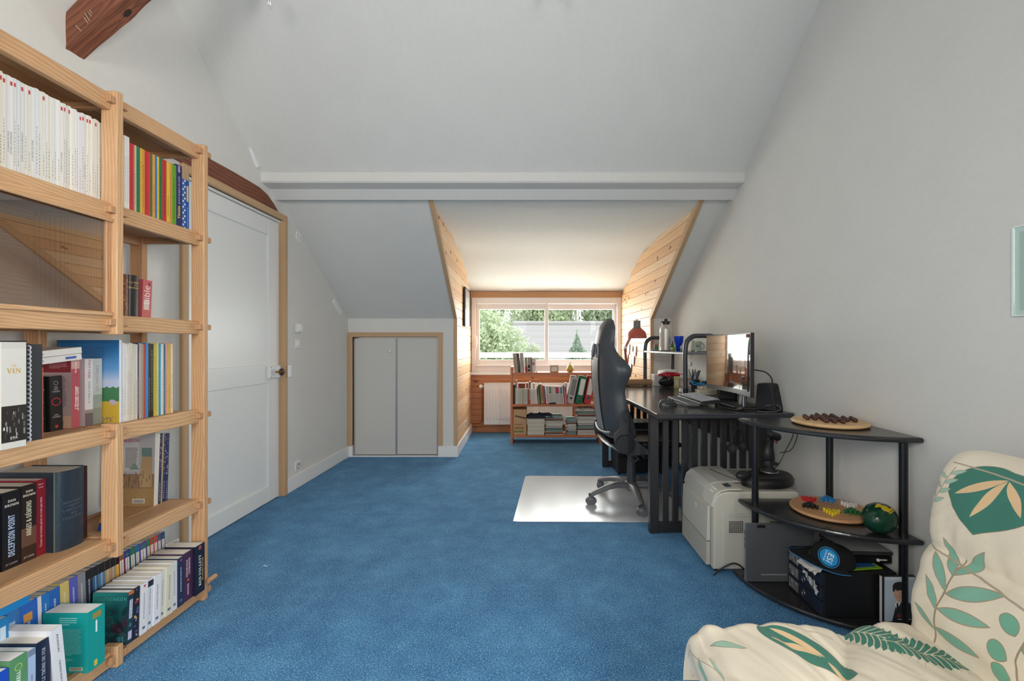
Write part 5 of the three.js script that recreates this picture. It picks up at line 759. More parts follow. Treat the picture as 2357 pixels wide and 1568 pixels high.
  const gt = thing('toy_bottle', 'tiny teal stopper bottle behind the mug', 'ornament', [1.345, YS, -3.90]); part('body', lathe([[0, 0], [0.014, 0.001], [0.014, 0.09], [0.006, 0.11], [0.006, 0.125]], 16), M(0xa8b4b0, 0.3), gt); part('stopper', mv(ball(0.011), 0, 0.136, 0), M(0x1f8a7a, 0.4), gt);
  const key = thing('keyring', 'keyring medal hanging from the hutch shelf edge', 'keyring', [1.185, 1.0, -3.462]); part('medal', mv(rot(cyl(0.011, 0.011, 0.003, 24), Math.PI / 2, 0, 0).scale(1, 1.45, 1), 0, 0.004, 0), mChrome, key); part('chain', tube([[0, 0.02, 0], [0.001, 0.035, 0], [0, 0.05, 0]], 0.0016, 10, 6), mSteel, key); part('split_ring', mv(new THREE.TorusGeometry(0.011, 0.0015, 8, 24), 0, 0.062, 0), mSteel, key);
}
{ // red work lamp clamped to the far end
  const t = thing('desk_lamp', 'red adjustable desk lamp with grey neck at the far desk end', 'lamp', [0.888, YD, -4.42]), mRed = M(0xc25c50, 0.38);
  part('clamp', mv(cbox(0.05, 0.035, 0.06, 0.004), 0, 0.018, 0), mDeal, t);
  part('lower_arm', [tube([[0, 0.03, 0], [-0.006, 0.18, 0.0], [-0.022, 0.355, 0]], 0.008, 16), tube([[0.014, 0.03, 0], [0.008, 0.18, 0.0], [-0.012, 0.355, 0]], 0.005, 16)], mRed, t); part('joint', mv(rot(cyl(0.014, 0.014, 0.03, 16), Math.PI / 2, 0, 0), -0.018, 0.36, 0), mSteel, t);
  part('upper_arm', [tube([[-0.018, 0.36, 0], [0.05, 0.50, 0]], 0.008, 8), tube([[-0.006, 0.36, 0.01], [0.062, 0.50, 0.01]], 0.004, 8)], mRed, t);
  const sh = part('shade', lathe([[0.091, 0], [0.094, 0.002], [0.094, 0.018], [0.085, 0.055], [0.060, 0.082], [0.046, 0.092], [0.044, 0.088], [0.058, 0.078], [0.081, 0.053], [0.090, 0.018]], 40), mRed, t, [0.098, 0.452, 0]); part('neck', [mv(cyl(0.045, 0.045, 0.008, 28), 0, 0.096, 0), mv(cyl(0.036, 0.034, 0.07, 28), 0, 0.135, 0), mv(cyl(0.008, 0.006, 0.012, 12), 0, 0.176, 0)], M(0x7a786e, 0.5), sh); part('bulb', mv(ball(0.028), 0, 0.03, 0), M(0xe8e6e0, 0.3), sh);
}
{ // cards pinned to the right pine cheek
  const t = thing('card_holder', 'slanting rack of white cards hung on the right pine cheek', 'cards', [1.147, 0.8, -5.45], 0.0459);
  for (const [d, y, h] of [[-0.28, 0.24, 0.13], [-0.18, 0.16, 0.13], [-0.10, 0.27, 0.13], [0.0, 0.10, 0.18], [0.05, 0.26, 0.10], [0.12, 0.16, 0.15], [-0.05, 0.02, 0.14], [0.2, 0.25, 0.12]]) part('card', mv(rot(cbox(0.004, h, 0.085, 0.0005), 0.25, 0, 0), -0.008, y + 0.03, d), mPaperWhite, t);
  part('hanger', tube([[-0.004, 0.46, 0], [-0.004, 0.38, 0.02], [-0.004, 0.05, -0.03]], 0.002, 12, 6), mSteel, t);
}
{ // things towards the back of the desk
  const y = YD + 0.001;
  const tb = thing('cardboard_tube', 'brown cardboard mailing tube lying across the far desk end', 'tube', [0.955, y + 0.031, -4.30]); part('tube_wall', rot(lathe([[0.031, -0.145], [0.031, 0.145], [0.027, 0.145], [0.027, -0.145], [0.031, -0.145]], 28), 0, 0, Math.PI / 2), M(0xb58f6a, 0.8), tb); part('end_cap', mv(rot(cyl(0.027, 0.027, 0.004, 24), 0, 0, Math.PI / 2), -0.135, 0, 0), mPaperWhite, tb);
  const wb = thing('white_box', 'white carton under the red cloth on the desk', 'box', [1.155, y, -4.32]); part('carton', mv(cbox(0.075, 0.105, 0.12, 0.003), 0, 0.0525, 0), M(0xd9d6d4, 0.7), wb); part('lid', mv(cbox(0.078, 0.02, 0.123, 0.003), 0, 0.098, 0), M(0xe4e2e0, 0.7), wb);
  const pp = thing('paper_pile', 'pile of white paper under the hutch', 'paper', [1.255, y + 0.108, -4.34]); for (let i = 0; i < 5; i++) part('sheet', mv(rot(cbox(0.16 - i * 0.012, 0.008, 0.14, 0.001), 0, 0.1 * (i - 2), 0.02 * i), 0, 0.004 + i * 0.008, 0), mPaperWhite, pp);
  const pl = thing('cardboard_block', 'pale carton block supporting the paper pile', 'box', [1.26, y, -4.38]); part('carton', mv(cbox(0.12, 0.106, 0.08, 0.002), 0, 0.053, 0), M(0xcfccc8, 0.8), pl); part('tape', mv(cbox(0.122, 0.012, 0.081, 0.002), 0, 0.06, 0), mCard, pl);
  const pc = thing('black_pouch', 'soft black pouch below the red cloth on the desk', 'pouch', [1.205, y, -4.17]); part('body', gridSurf(32, 18, (u, v) => { const th = u * Math.PI * 2, ph = v * Math.PI, r = Math.sin(ph); return [0.075 * r * Math.cos(th) * (1 + 0.1 * n2(u * 4, v * 4, 2)), 0.048 - 0.048 * Math.cos(ph) * (0.9 + 0.15 * n2(u * 5, v * 3, 6)), 0.05 * r * Math.sin(th)]; }), M(0x16151a, 0.8), pc); part('zip', tube([[-0.06, 0.062, 0.03], [0, 0.07, 0.042], [0.06, 0.062, 0.03]], 0.0025, 14, 6), mSteel, pc);
  const rc = thing('red_cloth', 'shiny red plastic cloth heaped on the black pouch', 'cloth', [1.245, y + 0.096, -4.19]); part('body', gridSurf(36, 18, (u, v) => { const th = u * Math.PI * 2, ph = v * Math.PI, r = Math.sin(ph); return [0.11 * r * Math.cos(th) * (1 + 0.2 * n2(u * 5, v * 4, 1)), 0.018 - 0.020 * Math.cos(ph) + 0.012 * n2(u * 8, v * 5, 7) * r, 0.055 * r * Math.sin(th)]; }), M(0xd01f34, 0.3), rc); part('drawstring', tube([[-0.06, 0.025, 0.05], [-0.045, -0.005, 0.058], [-0.03, -0.02, 0.058], [-0.02, 0.0, 0.057], [-0.04, 0.02, 0.055]], 0.002, 20, 6), M(0xf0a0a8, 0.5), rc);
  for (const [x, w, h, d, c, lab] of [[1.262, 0.036, 0.105, 4.07, '#c9c98a', 'narrow yellow-green medicine box on the desk'], [1.306, 0.044, 0.095, 4.05, '#cbb3a6', 'beige medicine box on the desk'], [1.352, 0.044, 0.093, 4.06, '#c4a89c', 'pinkish medicine box on the desk']]) { const t = thing('medicine_box', lab, 'box', [x, y, -d], 0, 'medicine boxes on the desk'); part('carton', mv(cbox(w, h, 0.03, 0.001), 0, h / 2, 0), M(c, 0.7), t); part('label_print', mv(cbox(w * 0.7, h * 0.4, 0.001, 0), 0, h * 0.45, 0.0155), M('#e4ddd2', 0.7), t); if (w > 0.04) part('open_flap', mv(rot(cbox(w * 0.8, 0.03, 0.001, 0), -0.3, 0, 0), 0, h + 0.012, 0), mPaperWhite, t); }
  const tp = thing('ointment_tube', 'red and white tube standing by the medicine boxes', 'tube', [1.365, y, -3.97]); part('body', lathe([[0, 0.02], [0.013, 0.02], [0.013, 0.1], [0.006, 0.125]], 16), M(0xe4e0dc, 0.5), tp); part('band', mv(cyl(0.0135, 0.0135, 0.05, 16), 0, 0.05, 0), M(0xc43a38, 0.5), tp); part('cap', mv(cyl(0.012, 0.013, 0.02, 16), 0, 0.01, 0), M(0xc43a38, 0.5), tp);
  const pot = thing('pencil_pot', 'dark pot crammed with pens below the hutch', 'pen pot', [1.315, y, -3.76]); part('cup', lathe([[0, 0], [0.042, 0], [0.044, 0.10], [0.041, 0.10], [0.039, 0.006], [0, 0.006]], 24), mBlack, pot);
  for (let i = 0; i < 15; i++) { const a = R() * 6.28, l = rr(0.13, 0.175), pen = part('pen', mv(rot(cyl(0.0035, 0.0035, l, 8), rr(-0.22, 0.22), 0, rr(-0.28, 0.28)), 0.022 * Math.cos(a), l / 2 + 0.014, 0.022 * Math.sin(a)), M(pick(['#23262e', '#2a3a6a', '#5a5c64', '#2f6ab0', '#1c1c1e', '#8a8c94']), 0.4), pot); }
  const bb1 = thing('black_box', 'small black box below the blue glasses', 'box', [1.275, y, -3.63]); part('body', mv(cbox(0.085, 0.062, 0.07, 0.003), 0, 0.031, 0), mBlackMatt, bb1); part('lid', mv(cbox(0.087, 0.012, 0.072, 0.003), 0, 0.060, 0), mBlack, bb1);
  const gls = thing('sunglasses', 'bright blue framed sports glasses on the black box', 'glasses', [1.305, y + 0.068, -3.62]); const mBl = M(0x1f96d8, 0.35); part('frame', [tube([[-0.062, 0.03, 0.0], [-0.055, 0.010, 0.014], [-0.02, 0.002, 0.022], [0, 0.012, 0.024], [0.02, 0.002, 0.022], [0.055, 0.010, 0.014], [0.062, 0.03, 0.0]], 0.0055, 40), tube([[-0.062, 0.032, 0], [-0.03, 0.016, 0.018], [0, 0.016, 0.024], [0.03, 0.016, 0.018], [0.062, 0.032, 0]], 0.0045, 30)], mBl, gls); for (const s of [-1, 1]) { part('lens', mv(ball(0.02, 14).scale(1.2, 0.6, 0.25), s * 0.032, 0.02, 0.012), mBlackGloss, gls); part('temple', tube([[s * 0.062, 0.03, 0], [s * 0.06, 0.025, -0.05]], 0.003, 6), mBl, gls); }
  const cr = thing('cream_box', 'flat cream carton beside the keyboard', 'box', [1.335, y, -3.55], 0.04); part('carton', mv(cbox(0.15, 0.036, 0.09, 0.003), 0, 0.018, 0), M(0xcfc6b4, 0.7), cr); part('lid', mv(cbox(0.152, 0.012, 0.092, 0.002), 0, 0.032, 0), M(0xd8d0c0, 0.7), cr);
  for (const [x, w, lab] of [[1.29, 0.04, 'little beige carton on the cream box, nearer the hutch post'], [1.335, 0.045, 'little beige carton on the cream box, nearer the monitor']]) { const t = thing('small_carton', lab, 'box', [x, y + 0.039, -3.56]); part('carton', mv(cbox(w, 0.026, 0.035, 0.002), 0, 0.013, 0), M(0xc8bca6, 0.7), t); part('seal', mv(cbox(w * 0.25, 0.020, 0.001, 0), 0, 0.013, 0.018), M(0xe0d8c6, 0.7), t); }
  const ad = thing('power_adapter', 'small white plug adapter on the desk', 'adapter', [1.20, y, -3.72]); part('body', mv(cbox(0.045, 0.03, 0.03, 0.006), 0, 0.015, 0), mWhitePlastic, ad); part('cord', tube([[0.02, 0.01, 0], [0.05, 0.004, 0.03], [0.03, 0.004, 0.07], [-0.03, 0.004, 0.06]], 0.0025, 24, 6), mWhitePlastic, ad);
}
{ // keyboard, wrist rest, mouse
  const y = YD + 0.001;
  const kb = thing('keyboard', 'black mechanical keyboard with white backlit keys', 'keyboard', [1.095, y, -3.06], 0.02); kb.rotation.set(0, 0.02, 0);
  const deck = part('deck', mv(rot(cbox(0.135, 0.014, 0.44, 0.003), 0, 0, 0.10), 0, 0.022, 0), mBlack, kb); part('rear_foot', mv(cbox(0.015, 0.022, 0.03, 0.003), 0.055, 0.011, 0.17), mBlack, kb); part('rear_foot', mv(cbox(0.015, 0.022, 0.03, 0.003), 0.055, 0.011, -0.17), mBlack, kb);
  const kg = [cbox(0.0155, 0.010, 0.0155, 0.0025), cbox(0.0155, 0.010, 0.10, 0.0025)], mKey = M(0x3a3c42, 0.4), mKeyTop = M(0xc9cbd4, 0.5);
  for (let r = 0; r < 6; r++) for (let c = 0; c < 22; c++) { if (r === 0 && c > 4 && c < 10) { if (c === 7) part('key', kg[1], mKey, kb, [-0.048 + r * 0.0195, 0.030 + r * 0.002, -0.205 + c * 0.0195], [0, 0, 0.1]); continue; } const k = part('key', kg[0], mKey, kb, [-0.048 + r * 0.0195, 0.030 + r * 0.002, -0.205 + c * 0.0195], [0, 0, 0.1]); part('legend', keyLegend(), mKeyTop, k); }
  const wr = thing('wrist_rest', 'grey padded wrist rest in front of the keyboard', 'wrist rest', [0.985, y, -3.04], 0.02); part('pad', mv(cbox(0.075, 0.018, 0.42, 0.008), 0, 0.011, 0), M(0x5e6064, 0.6), wr); part('base_plate', mv(cbox(0.078, 0.003, 0.425, 0.001), 0, 0.0015, 0), mBlack, wr);
  const ms = thing('computer_mouse', 'dark grey computer mouse on the desk edge', 'mouse', [0.842, y, -2.90], 0.15); part('shell', gridSurf(28, 14, (u, v) => { const th = u * Math.PI * 2, ph = v * Math.PI / 2, r = Math.sin(ph); return [0.062 * Math.cos(th) * r * (1 + 0.06 * Math.cos(th)), 0.042 * Math.cos(ph) * (1 - 0.25 * Math.cos(th) * r), 0.035 * Math.sin(th) * r]; }), M(0x3c3e42, 0.35), ms); part('wheel', mv(rot(cyl(0.007, 0.007, 0.007, 14), Math.PI / 2, 0, 0), 0.034, 0.031, 0), mBlack, ms); part('side_grip', mv(cbox(0.05, 0.008, 0.004, 0.001), 0, 0.012, 0.032), mBlack, ms); part('cord', tube([[0.06, 0.008, 0], [0.085, 0.003, 0.06], [0.12, 0.003, 0.14], [0.22, 0.003, 0.19], [0.34, 0.003, 0.18]], 0.002, 40, 6), mBlack, ms);
}
function keyLegend() { return keyLegend.g ??= mv(cbox(0.011, 0.0012, 0.011, 0.0003), 0, 0.0053, 0); }
{ // curved monitor
  const y = YD + 0.001, t = thing('monitor', 'wide curved computer monitor on the desk', 'monitor', [1.285, y, -2.875], TD), HH = 0.37, WW = 0.60, y0 = 0.086, Rc = 1.25;
  const arc = (u, off) => { const a = (u - 0.5) * WW / Rc; return [-0.045 + Rc * (1 - Math.cos(a)) * -1 + off, Rc * Math.sin(a)]; };
  const slab = (u0, u1, a, b, o0, o1, n = 24) => { const mk = (off, flip) => gridSurf(n, 1, (u, v) => { const [x, z] = arc(u0 + (u1 - u0) * (flip ? 1 - u : u), off); return [x, a + (b - a) * v, z]; }); const cap = (yy, flip) => gridSurf(n, 1, (u, v) => { const [x, z] = arc(u0 + (u1 - u0) * (flip ? 1 - u : u), o0 + (o1 - o0) * v); return [x, yy, z]; }); const end = (u, flip) => gridSurf(1, 1, (s, v) => { const [x, z] = arc(u, o0 + (o1 - o0) * (flip ? 1 - s : s)); return [x, a + (b - a) * v, z]; }); return merge([mk(o0), mk(o1, true), cap(b, true), cap(a), end(u0), end(u1, true)]); };
  part('housing', slab(0, 1, y0, y0 + HH, 0, 0.022), mBlack, t);
  part('screen', slab(0.012, 0.988, y0 + 0.030, y0 + HH - 0.008, -0.0012, 0), M(0x1b1e20, 0.06, { clearcoat: 1, clearcoatRoughness: 0.05, ior: 2.2 }), t);
  part('chin', slab(0.004, 0.996, y0 + 0.002, y0 + 0.028, -0.0014, 0), M(0x55585c, 0.3), t);
  part('rear_bulge', mv(cbox(0.05, 0.2, 0.28, 0.012), 0.0, y0 + 0.2, 0), mBlack, t); part('neck', mv(rot(cbox(0.03, 0.24, 0.05, 0.006), 0, 0, -0.12), 0.035, 0.12, 0), mBlack, t); part('foot_plate', mv(cbox(0.17, 0.012, 0.24, 0.004), 0.0, 0.006, 0), mBlack, t);
}
{ // loudspeakers
  const mk = (name, lab, p, turn, s) => { const t = thing(name, lab, 'speaker', p, turn, 'desktop loudspeakers');
    part('cabinet', ext([[-0.055, 0], [0.06, 0], [0.062, 0.012], [0.035, 0.15], [0.025, 0.158], [-0.04, 0.158], [-0.048, 0.148], [-0.058, 0.02]], 0.10, 0.006).translate(0, 0, -0.05), mBlackMatt, t);
    for (const [yy, r] of [[0.072, 0.034], [0.125, 0.014]]) { const a = 0.19; const dr = part('driver', rot(lathe([[0, -0.006], [r * 0.5, -0.004], [r * 0.85, 0.0], [r, 0.003], [r * 1.05, 0]], 28), 0, 0, -Math.PI / 2 + a), M(0x1e1f21, 0.5), t, [0.064 - (yy - 0.012) * 0.195, yy, 0]); part('ring', new THREE.TorusGeometry(r, 0.002, 6, 30).rotateY(Math.PI / 2).rotateZ(a), mDarkGrey, dr); }
    part('volume_knob', rot(cyl(0.008, 0.008, 0.016, 16), 0, 0, -Math.PI / 2), mBlack, t, [0.066, 0.022, 0.02]); };
  mk('speaker', 'black desktop speaker by the near desk end against the wall', [1.385, YD + 0.001, -2.70], -0.9); mk('speaker', 'black desktop speaker half hidden behind the monitor', [1.385, YD + 0.001, -3.27], 2.6);
}
{ // cables on and above the desk
  const y = YD + 0.004, mB = mBlack; const rope = (name, lab, pts, r, m = mB) => single(name, tube(pts, r, 80, 7), m, lab, 'cable');
  rope('cable', 'thick black cable arching from the monitor to the wall', [[1.315, 1.0, -2.74], [1.37, 0.985, -2.70], [1.40, 0.94, -2.69], [1.385, 0.885, -2.70], [1.35, 0.86, -2.74]], 0.004);
  rope('cable', 'black cable coiled in front of the monitor foot', [[1.20, y, -2.70], [1.26, y, -2.66], [1.33, y + 0.002, -2.68], [1.36, y + 0.004, -2.74], [1.28, y + 0.006, -2.72], [1.22, y + 0.008, -2.69], [1.29, y + 0.010, -2.65], [1.36, y + 0.006, -2.66]], 0.003);
  rope('cable', 'grey wire looping beside the speaker', [[1.28, y, -2.63], [1.33, y, -2.60], [1.38, y + 0.004, -2.60], [1.41, y + 0.02, -2.615], [1.40, y + 0.034, -2.63], [1.34, y + 0.03, -2.65]], 0.0022, M(0x6a6c70, 0.4));
  rope('cable', 'white cable dropping behind the monitor chin', [[1.285, 0.86, -2.80], [1.275, 0.80, -2.79], [1.265, y, -2.77], [1.22, y, -2.74]], 0.003, M(0xd4d6de, 0.4));
  rope('cable', 'blue-grey cable dropping beside the white one', [[1.297, 0.86, -2.80], [1.285, 0.80, -2.785], [1.275, y + 0.003, -2.76], [1.30, y, -2.70]], 0.003, M(0x5a6288, 0.4));
  const ph = thing('phone', 'black phone lying under the monitor', 'phone', [1.235, YD + 0.001, -2.72], 0.4); part('body', mv(cbox(0.15, 0.009, 0.075, 0.003), 0, 0.0045, 0), mBlack, ph); part('glass', mv(cbox(0.142, 0.001, 0.069, 0), 0, 0.0095, 0), mBlackGloss, ph);
}

// ---------------------------------------------------------------- black corner shelf, printer and what stands on them
const CX = 1.522, CD = 2.278;
{
  const t = thing('corner_shelf', 'black three-tier quarter-round shelf against the right wall', 'shelf'), out = (a, b) => { const l = [[CX, CD]]; for (let i = 0; i <= 28; i++) { const th = i / 28 * Math.PI / 2; l.push([CX - a * Math.cos(th), CD - b * Math.sin(th)]); } return l; };
  const mTier = M(0x2b2b2e, 0.22);
  part('tier', extY(out(0.507, 0.495), 0.763, 0.785, 0.008), mTier, t); part('tier', extY(out(0.507, 0.495), 0.361, 0.383, 0.008), mTier, t); part('tier', extY(out(0.535, 0.525), 0.008, 0.030, 0.008), mTier, t);
  for (const [x, d] of [[1.062, 2.20], [1.445, 2.235], [1.484, 1.835]]) { part('post', mv(cyl(0.0155, 0.0155, 0.762, 20), x, 0.382, -d), M(0x121214, 0.3), t); }
  rebase(t, 1.35, 0, -2.1);
}
{ // marble solitaire
  const t = thing('solitaire_board', 'round wooden solitaire board on the top tier', 'board game', [1.350, 0.786, -2.09]), mB = M(0xffffff, 0.4, { map: woodTex([222, 186, 138], [200, 156, 104], [150, 100, 60], { sd: 51, rings: 8, warp: 1.2, contrast: 0.5 }) });
  part('disc', grainUV(lathe([[0, 0], [0.145, 0], [0.155, 0.006], [0.155, 0.013], [0.150, 0.018], [0.138, 0.019], [0.130, 0.014], [0.124, 0.016], [0.122, 0.019], [0, 0.019]], 64), 0), mB, t);
  const holes = []; for (let i = -3; i <= 3; i++) for (let j = -3; j <= 3; j++) if ((Math.abs(i) < 2 || Math.abs(j) < 2) && !(i === 0 && j === 0)) holes.push([i, j]);
  const g = ball(0.0105, 18), mM = M(0x4a2a24, 0.12), a = 0.35, c = Math.cos(a) * 0.031, s = Math.sin(a) * 0.031;
  for (const [i, j] of holes) single('marble', g, mM, 'dark brown marble on the round solitaire board', 'marble', [1.350 + i * c - j * s, 0.786 + 0.019 + 0.0085, -2.09 + i * s + j * c], null, 'marbles of the solitaire board');
}
{ // peg game
  const bx = 1.355, by = 0.384, bd = 2.095, t = thing('peg_board', 'round wooden six-pointed star peg board on the middle tier', 'board game', [bx, by, -bd]);
  part('disc', grainUV(lathe([[0, 0], [0.153, 0], [0.163, 0.006], [0.163, 0.013], [0.157, 0.019], [0, 0.019]], 64), 0), M(0xffffff, 0.45, { map: woodTex([214, 164, 116], [190, 134, 88], [150, 100, 60], { sd: 52, rings: 8, warp: 1.2, contrast: 0.5 }) }), t);
  const u = 0.0178, hg = cyl(0.0028, 0.0028, 0.0012, 10), mH = M(0x6a3a22, 0.8), peg = merge([mv(cyl(0.0052, 0.0046, 0.012, 12), 0, 0.006, 0), mv(cyl(0.0062, 0.0062, 0.005, 12), 0, 0.0145, 0)]);
  const cols = [['#e4e2dc', 'white'], ['#2a86c8', 'blue'], ['#c8222e', 'red'], ['#1c1a1a', 'black'], ['#e6cc2e', 'yellow'], ['#14682e', 'green']], mats = cols.map(([c]) => M(c, 0.35)), turn = -0.49;
  const P = (q, r) => { const x = u * (q + r / 2), y = u * r * 0.866; return [x * Math.cos(turn) - y * Math.sin(turn), x * Math.sin(turn) + y * Math.cos(turn)]; };
  for (let q = -8; q <= 8; q++) for (let r = -8; r <= 8; r++) {
    const s = -q - r, m = [q, r, s], big = m.filter((v) => Math.abs(v) > 4).length; if (big > 1 || m.some((v) => Math.abs(v) > 8)) continue;
    const inside = m.every((v) => Math.abs(v) <= 4); const up = q >= -4 && r >= -4 && s >= -4, dn = q <= 4 && r <= 4 && s <= 4; if (!up && !dn) continue;
    const [x, y] = P(q, r);
    if (inside) part('hole', hg, mH, t, [x, 0.0195, -y]);
    else { let ang = Math.atan2(y, x) - turn; const k = ((Math.round((ang - Math.PI / 6) / (Math.PI / 3)) % 6) + 6) % 6, [c, w] = cols[[0, 1, 2, 3, 4, 5][(k + 0) % 6]]; single('game_peg', peg, mats[k], `${w} peg in the ${w} corner of the star peg board`, 'peg', [bx + x, by + 0.0195, -bd - y], null, `${w} pegs of the star board`); }
  }
}
{ // rugby ball
  const t = thing('rugby_ball', 'small dark green rugby ball with yellow marks', 'ball', [1.405, 0.384, -1.858], 0.65), f = (u, v) => { const th = u * Math.PI * 2, ph = v * Math.PI, r = Math.sin(ph), k = 1 - 0.025 * Math.pow(Math.abs(Math.cos(2 * th)), 30); return [-0.078 * Math.cos(ph), 0.060 + 0.060 * r * Math.sin(th) * k, 0.060 * r * Math.cos(th) * k]; };
  part('shell', gridSurf(64, 32, f), M(0x14402c, 0.22), t);
  const on = (a, b, k) => { const p = f(a, b); return [p[0] * k, 0.060 + (p[1] - 0.060) * k, p[2] * k]; };
  part('emblem', merge([gridSurf(10, 6, (u, v) => on(0.20 + (u - 0.5) * 0.13, 0.40 + (v - 0.5) * (0.05 + 0.10 * Math.abs(Math.sin(u * 5))), 1.012)), gridSurf(4, 6, (u, v) => on(0.13 + (u - 0.5) * 0.04, 0.46 + (v - 0.5) * 0.2, 1.012))]), M(0xd8b820, 0.4), t);
  part('side_mark', gridSurf(6, 6, (u, v) => on(0.06 + (u - 0.5) * 0.10, 0.72 + (v - 0.5) * 0.07, 1.012)), M(0xd8b820, 0.4), t);
  for (const a of [0.125, 0.375, 0.625, 0.875]) part('seam', tube(Array.from({ length: 9 }, (_, i) => on(a, 0.05 + i * 0.1125, 0.995)), 0.0016, 30, 5), M(0x0b2a1c, 0.5), t);
}
// laser printer on the floor
{
  const t = thing('printer', 'bulky cream laser printer on the carpet below the desk end', 'printer', [1.105, 0, -2.515]), mC = M(0xc9c5b8, 0.42), mC2 = M(0xb9b5a8, 0.45), w = 0.45, d = 0.44;
  // body: side outline with a rounded front (towards -x), extruded along z
  const side = [[-0.205, 0.018], [0.225, 0.018], [0.225, 0.40], [0.215, 0.408], [-0.13, 0.408], [-0.165, 0.402], [-0.192, 0.382], [-0.205, 0.35]];
  part('body', ext(side, d, 0.006).translate(0, 0, -d / 2), mC, t);
  part('front_door', ext([[-0.225, 0.145], [-0.206, 0.145], [-0.206, 0.33], [-0.222, 0.32]], d - 0.05, 0.004).translate(0, 0, -d / 2 + 0.012), mC, t);
  part('paper_tray', ext([[-0.228, 0.022], [-0.206, 0.022], [-0.206, 0.14], [-0.226, 0.14]], d - 0.05, 0.004).translate(0, 0, -d / 2 + 0.012), mC2, t);
  part('top_cover', ext([[-0.214, 0.335], [-0.204, 0.335], [-0.19, 0.380], [-0.16, 0.402], [-0.12, 0.412], [0.0, 0.416], [0.0, 0.424], [-0.125, 0.422], [-0.17, 0.411], [-0.20, 0.386]], d - 0.14, 0.002).translate(0, 0, -d / 2 + 0.005), M(0xc2c0b8, 0.3), t);
  part('output_well', mv(cbox(0.20, 0.010, 0.28, 0.004), 0.10, 0.405, -0.05), M(0x9a978c, 0.5), t);
  const cp = part('control_panel', ext([[-0.205, 0.33], [-0.19, 0.382], [-0.165, 0.405], [-0.125, 0.413], [-0.06, 0.414], [-0.06, 0.422], [-0.13, 0.421], [-0.172, 0.412], [-0.20, 0.388], [-0.216, 0.333]], 0.11, 0.002).translate(0, 0, d / 2 - 0.115), M(0xcfccc0, 0.4), t);
  part('display', mv(rot(cbox(0.03, 0.004, 0.05, 0.001), 0, 0, 0.18), -0.115, 0.424, d / 2 - 0.06), M(0x4a5258, 0.15), cp); for (let i = 0; i < 4; i++) part('button', mv(rot(cbox(0.010, 0.004, 0.012, 0.002), 0, 0, 0.85), -0.178 - (i % 2) * 0.013, 0.409 - (i % 2) * 0.014, d / 2 - 0.075 + Math.floor(i / 2) * 0.022), M(0xe4e2da, 0.4), cp);
  const sp = part('side_panel', mv(cbox(0.36, 0.30, 0.004, 0.002), 0.02, 0.20, d / 2), mC, t);
  for (const [x0, n] of [[-0.125, 7], [0.02, 7]]) for (let i = 0; i < n; i++) for (let j = 0; j < 9; j++) part('vent_slot', cbox(0.0085, 0.004, 0.001, 0), mDarkGrey, sp, [x0 + i * 0.0105 + (x0 > 0 ? 0.06 : 0), 0.205 + j * 0.0068, d / 2 + 0.0024]);
  part('panel_line', mv(cbox(0.30, 0.0015, 0.001, 0), 0.0, 0.285, d / 2 + 0.0024), mC2, sp); for (let j = 0; j < 5; j++) part('panel_line', mv(cbox(0.26, 0.0015, 0.001, 0), 0.0, 0.300 - j * 0.006, d / 2 + 0.0024), mC2, sp);
  part('logo_badge', mv(rot(cyl(0.011, 0.011, 0.002, 20), 0, 0, Math.PI / 2), -0.2255, 0.275, 0.02), M(0xe8e6de, 0.3), t);
  const uvl = sheet.print(40, 40, (g, a, b) => { g.fillStyle = '#e8e6de'; g.fillRect(0, 0, a, b); g.fillStyle = '#6a6e78'; g.font = 'italic bold 24px sans-serif'; g.textAlign = 'center'; g.fillText('hp', a / 2, b * 0.68); }) ?? sheet.plain('#e8e6de'); part('logo', mv(printedBox(0.001, 0.015, 0.015, { all: uvl }), -0.227, 0.275, 0.02), sheet.mat, t);
  for (const x of [-0.18, 0.2]) for (const z of [-0.19, 0.19]) part('foot', mv(cyl(0.014, 0.016, 0.02, 10), x, 0.010, z), mDarkGrey, t);
  part('grip_recess', mv(cbox(0.09, 0.028, 0.003, 0.001), 0.02, 0.03, d / 2 + 0.002), mBlackMatt, t);
  single('cable', tube([[0.885, 0.006, -2.262], [0.93, 0.05, -2.25], [0.98, 0.072, -2.245], [1.01, 0.062, -2.24], [1.04, 0.03, -2.23], [1.06, 0.0365, -2.19]], 0.004, 50, 8), mBlack, 'black power cord curling in front of the printer', 'cable');
  single('cable', tube([[1.02, 0.424, -2.66], [1.045, 0.424, -2.56], [1.08, 0.424, -2.46], [1.13, 0.4255, -2.34]], 0.002, 40, 6), mDarkGrey, 'thin grey cord lying over the printer lid', 'cable');
}
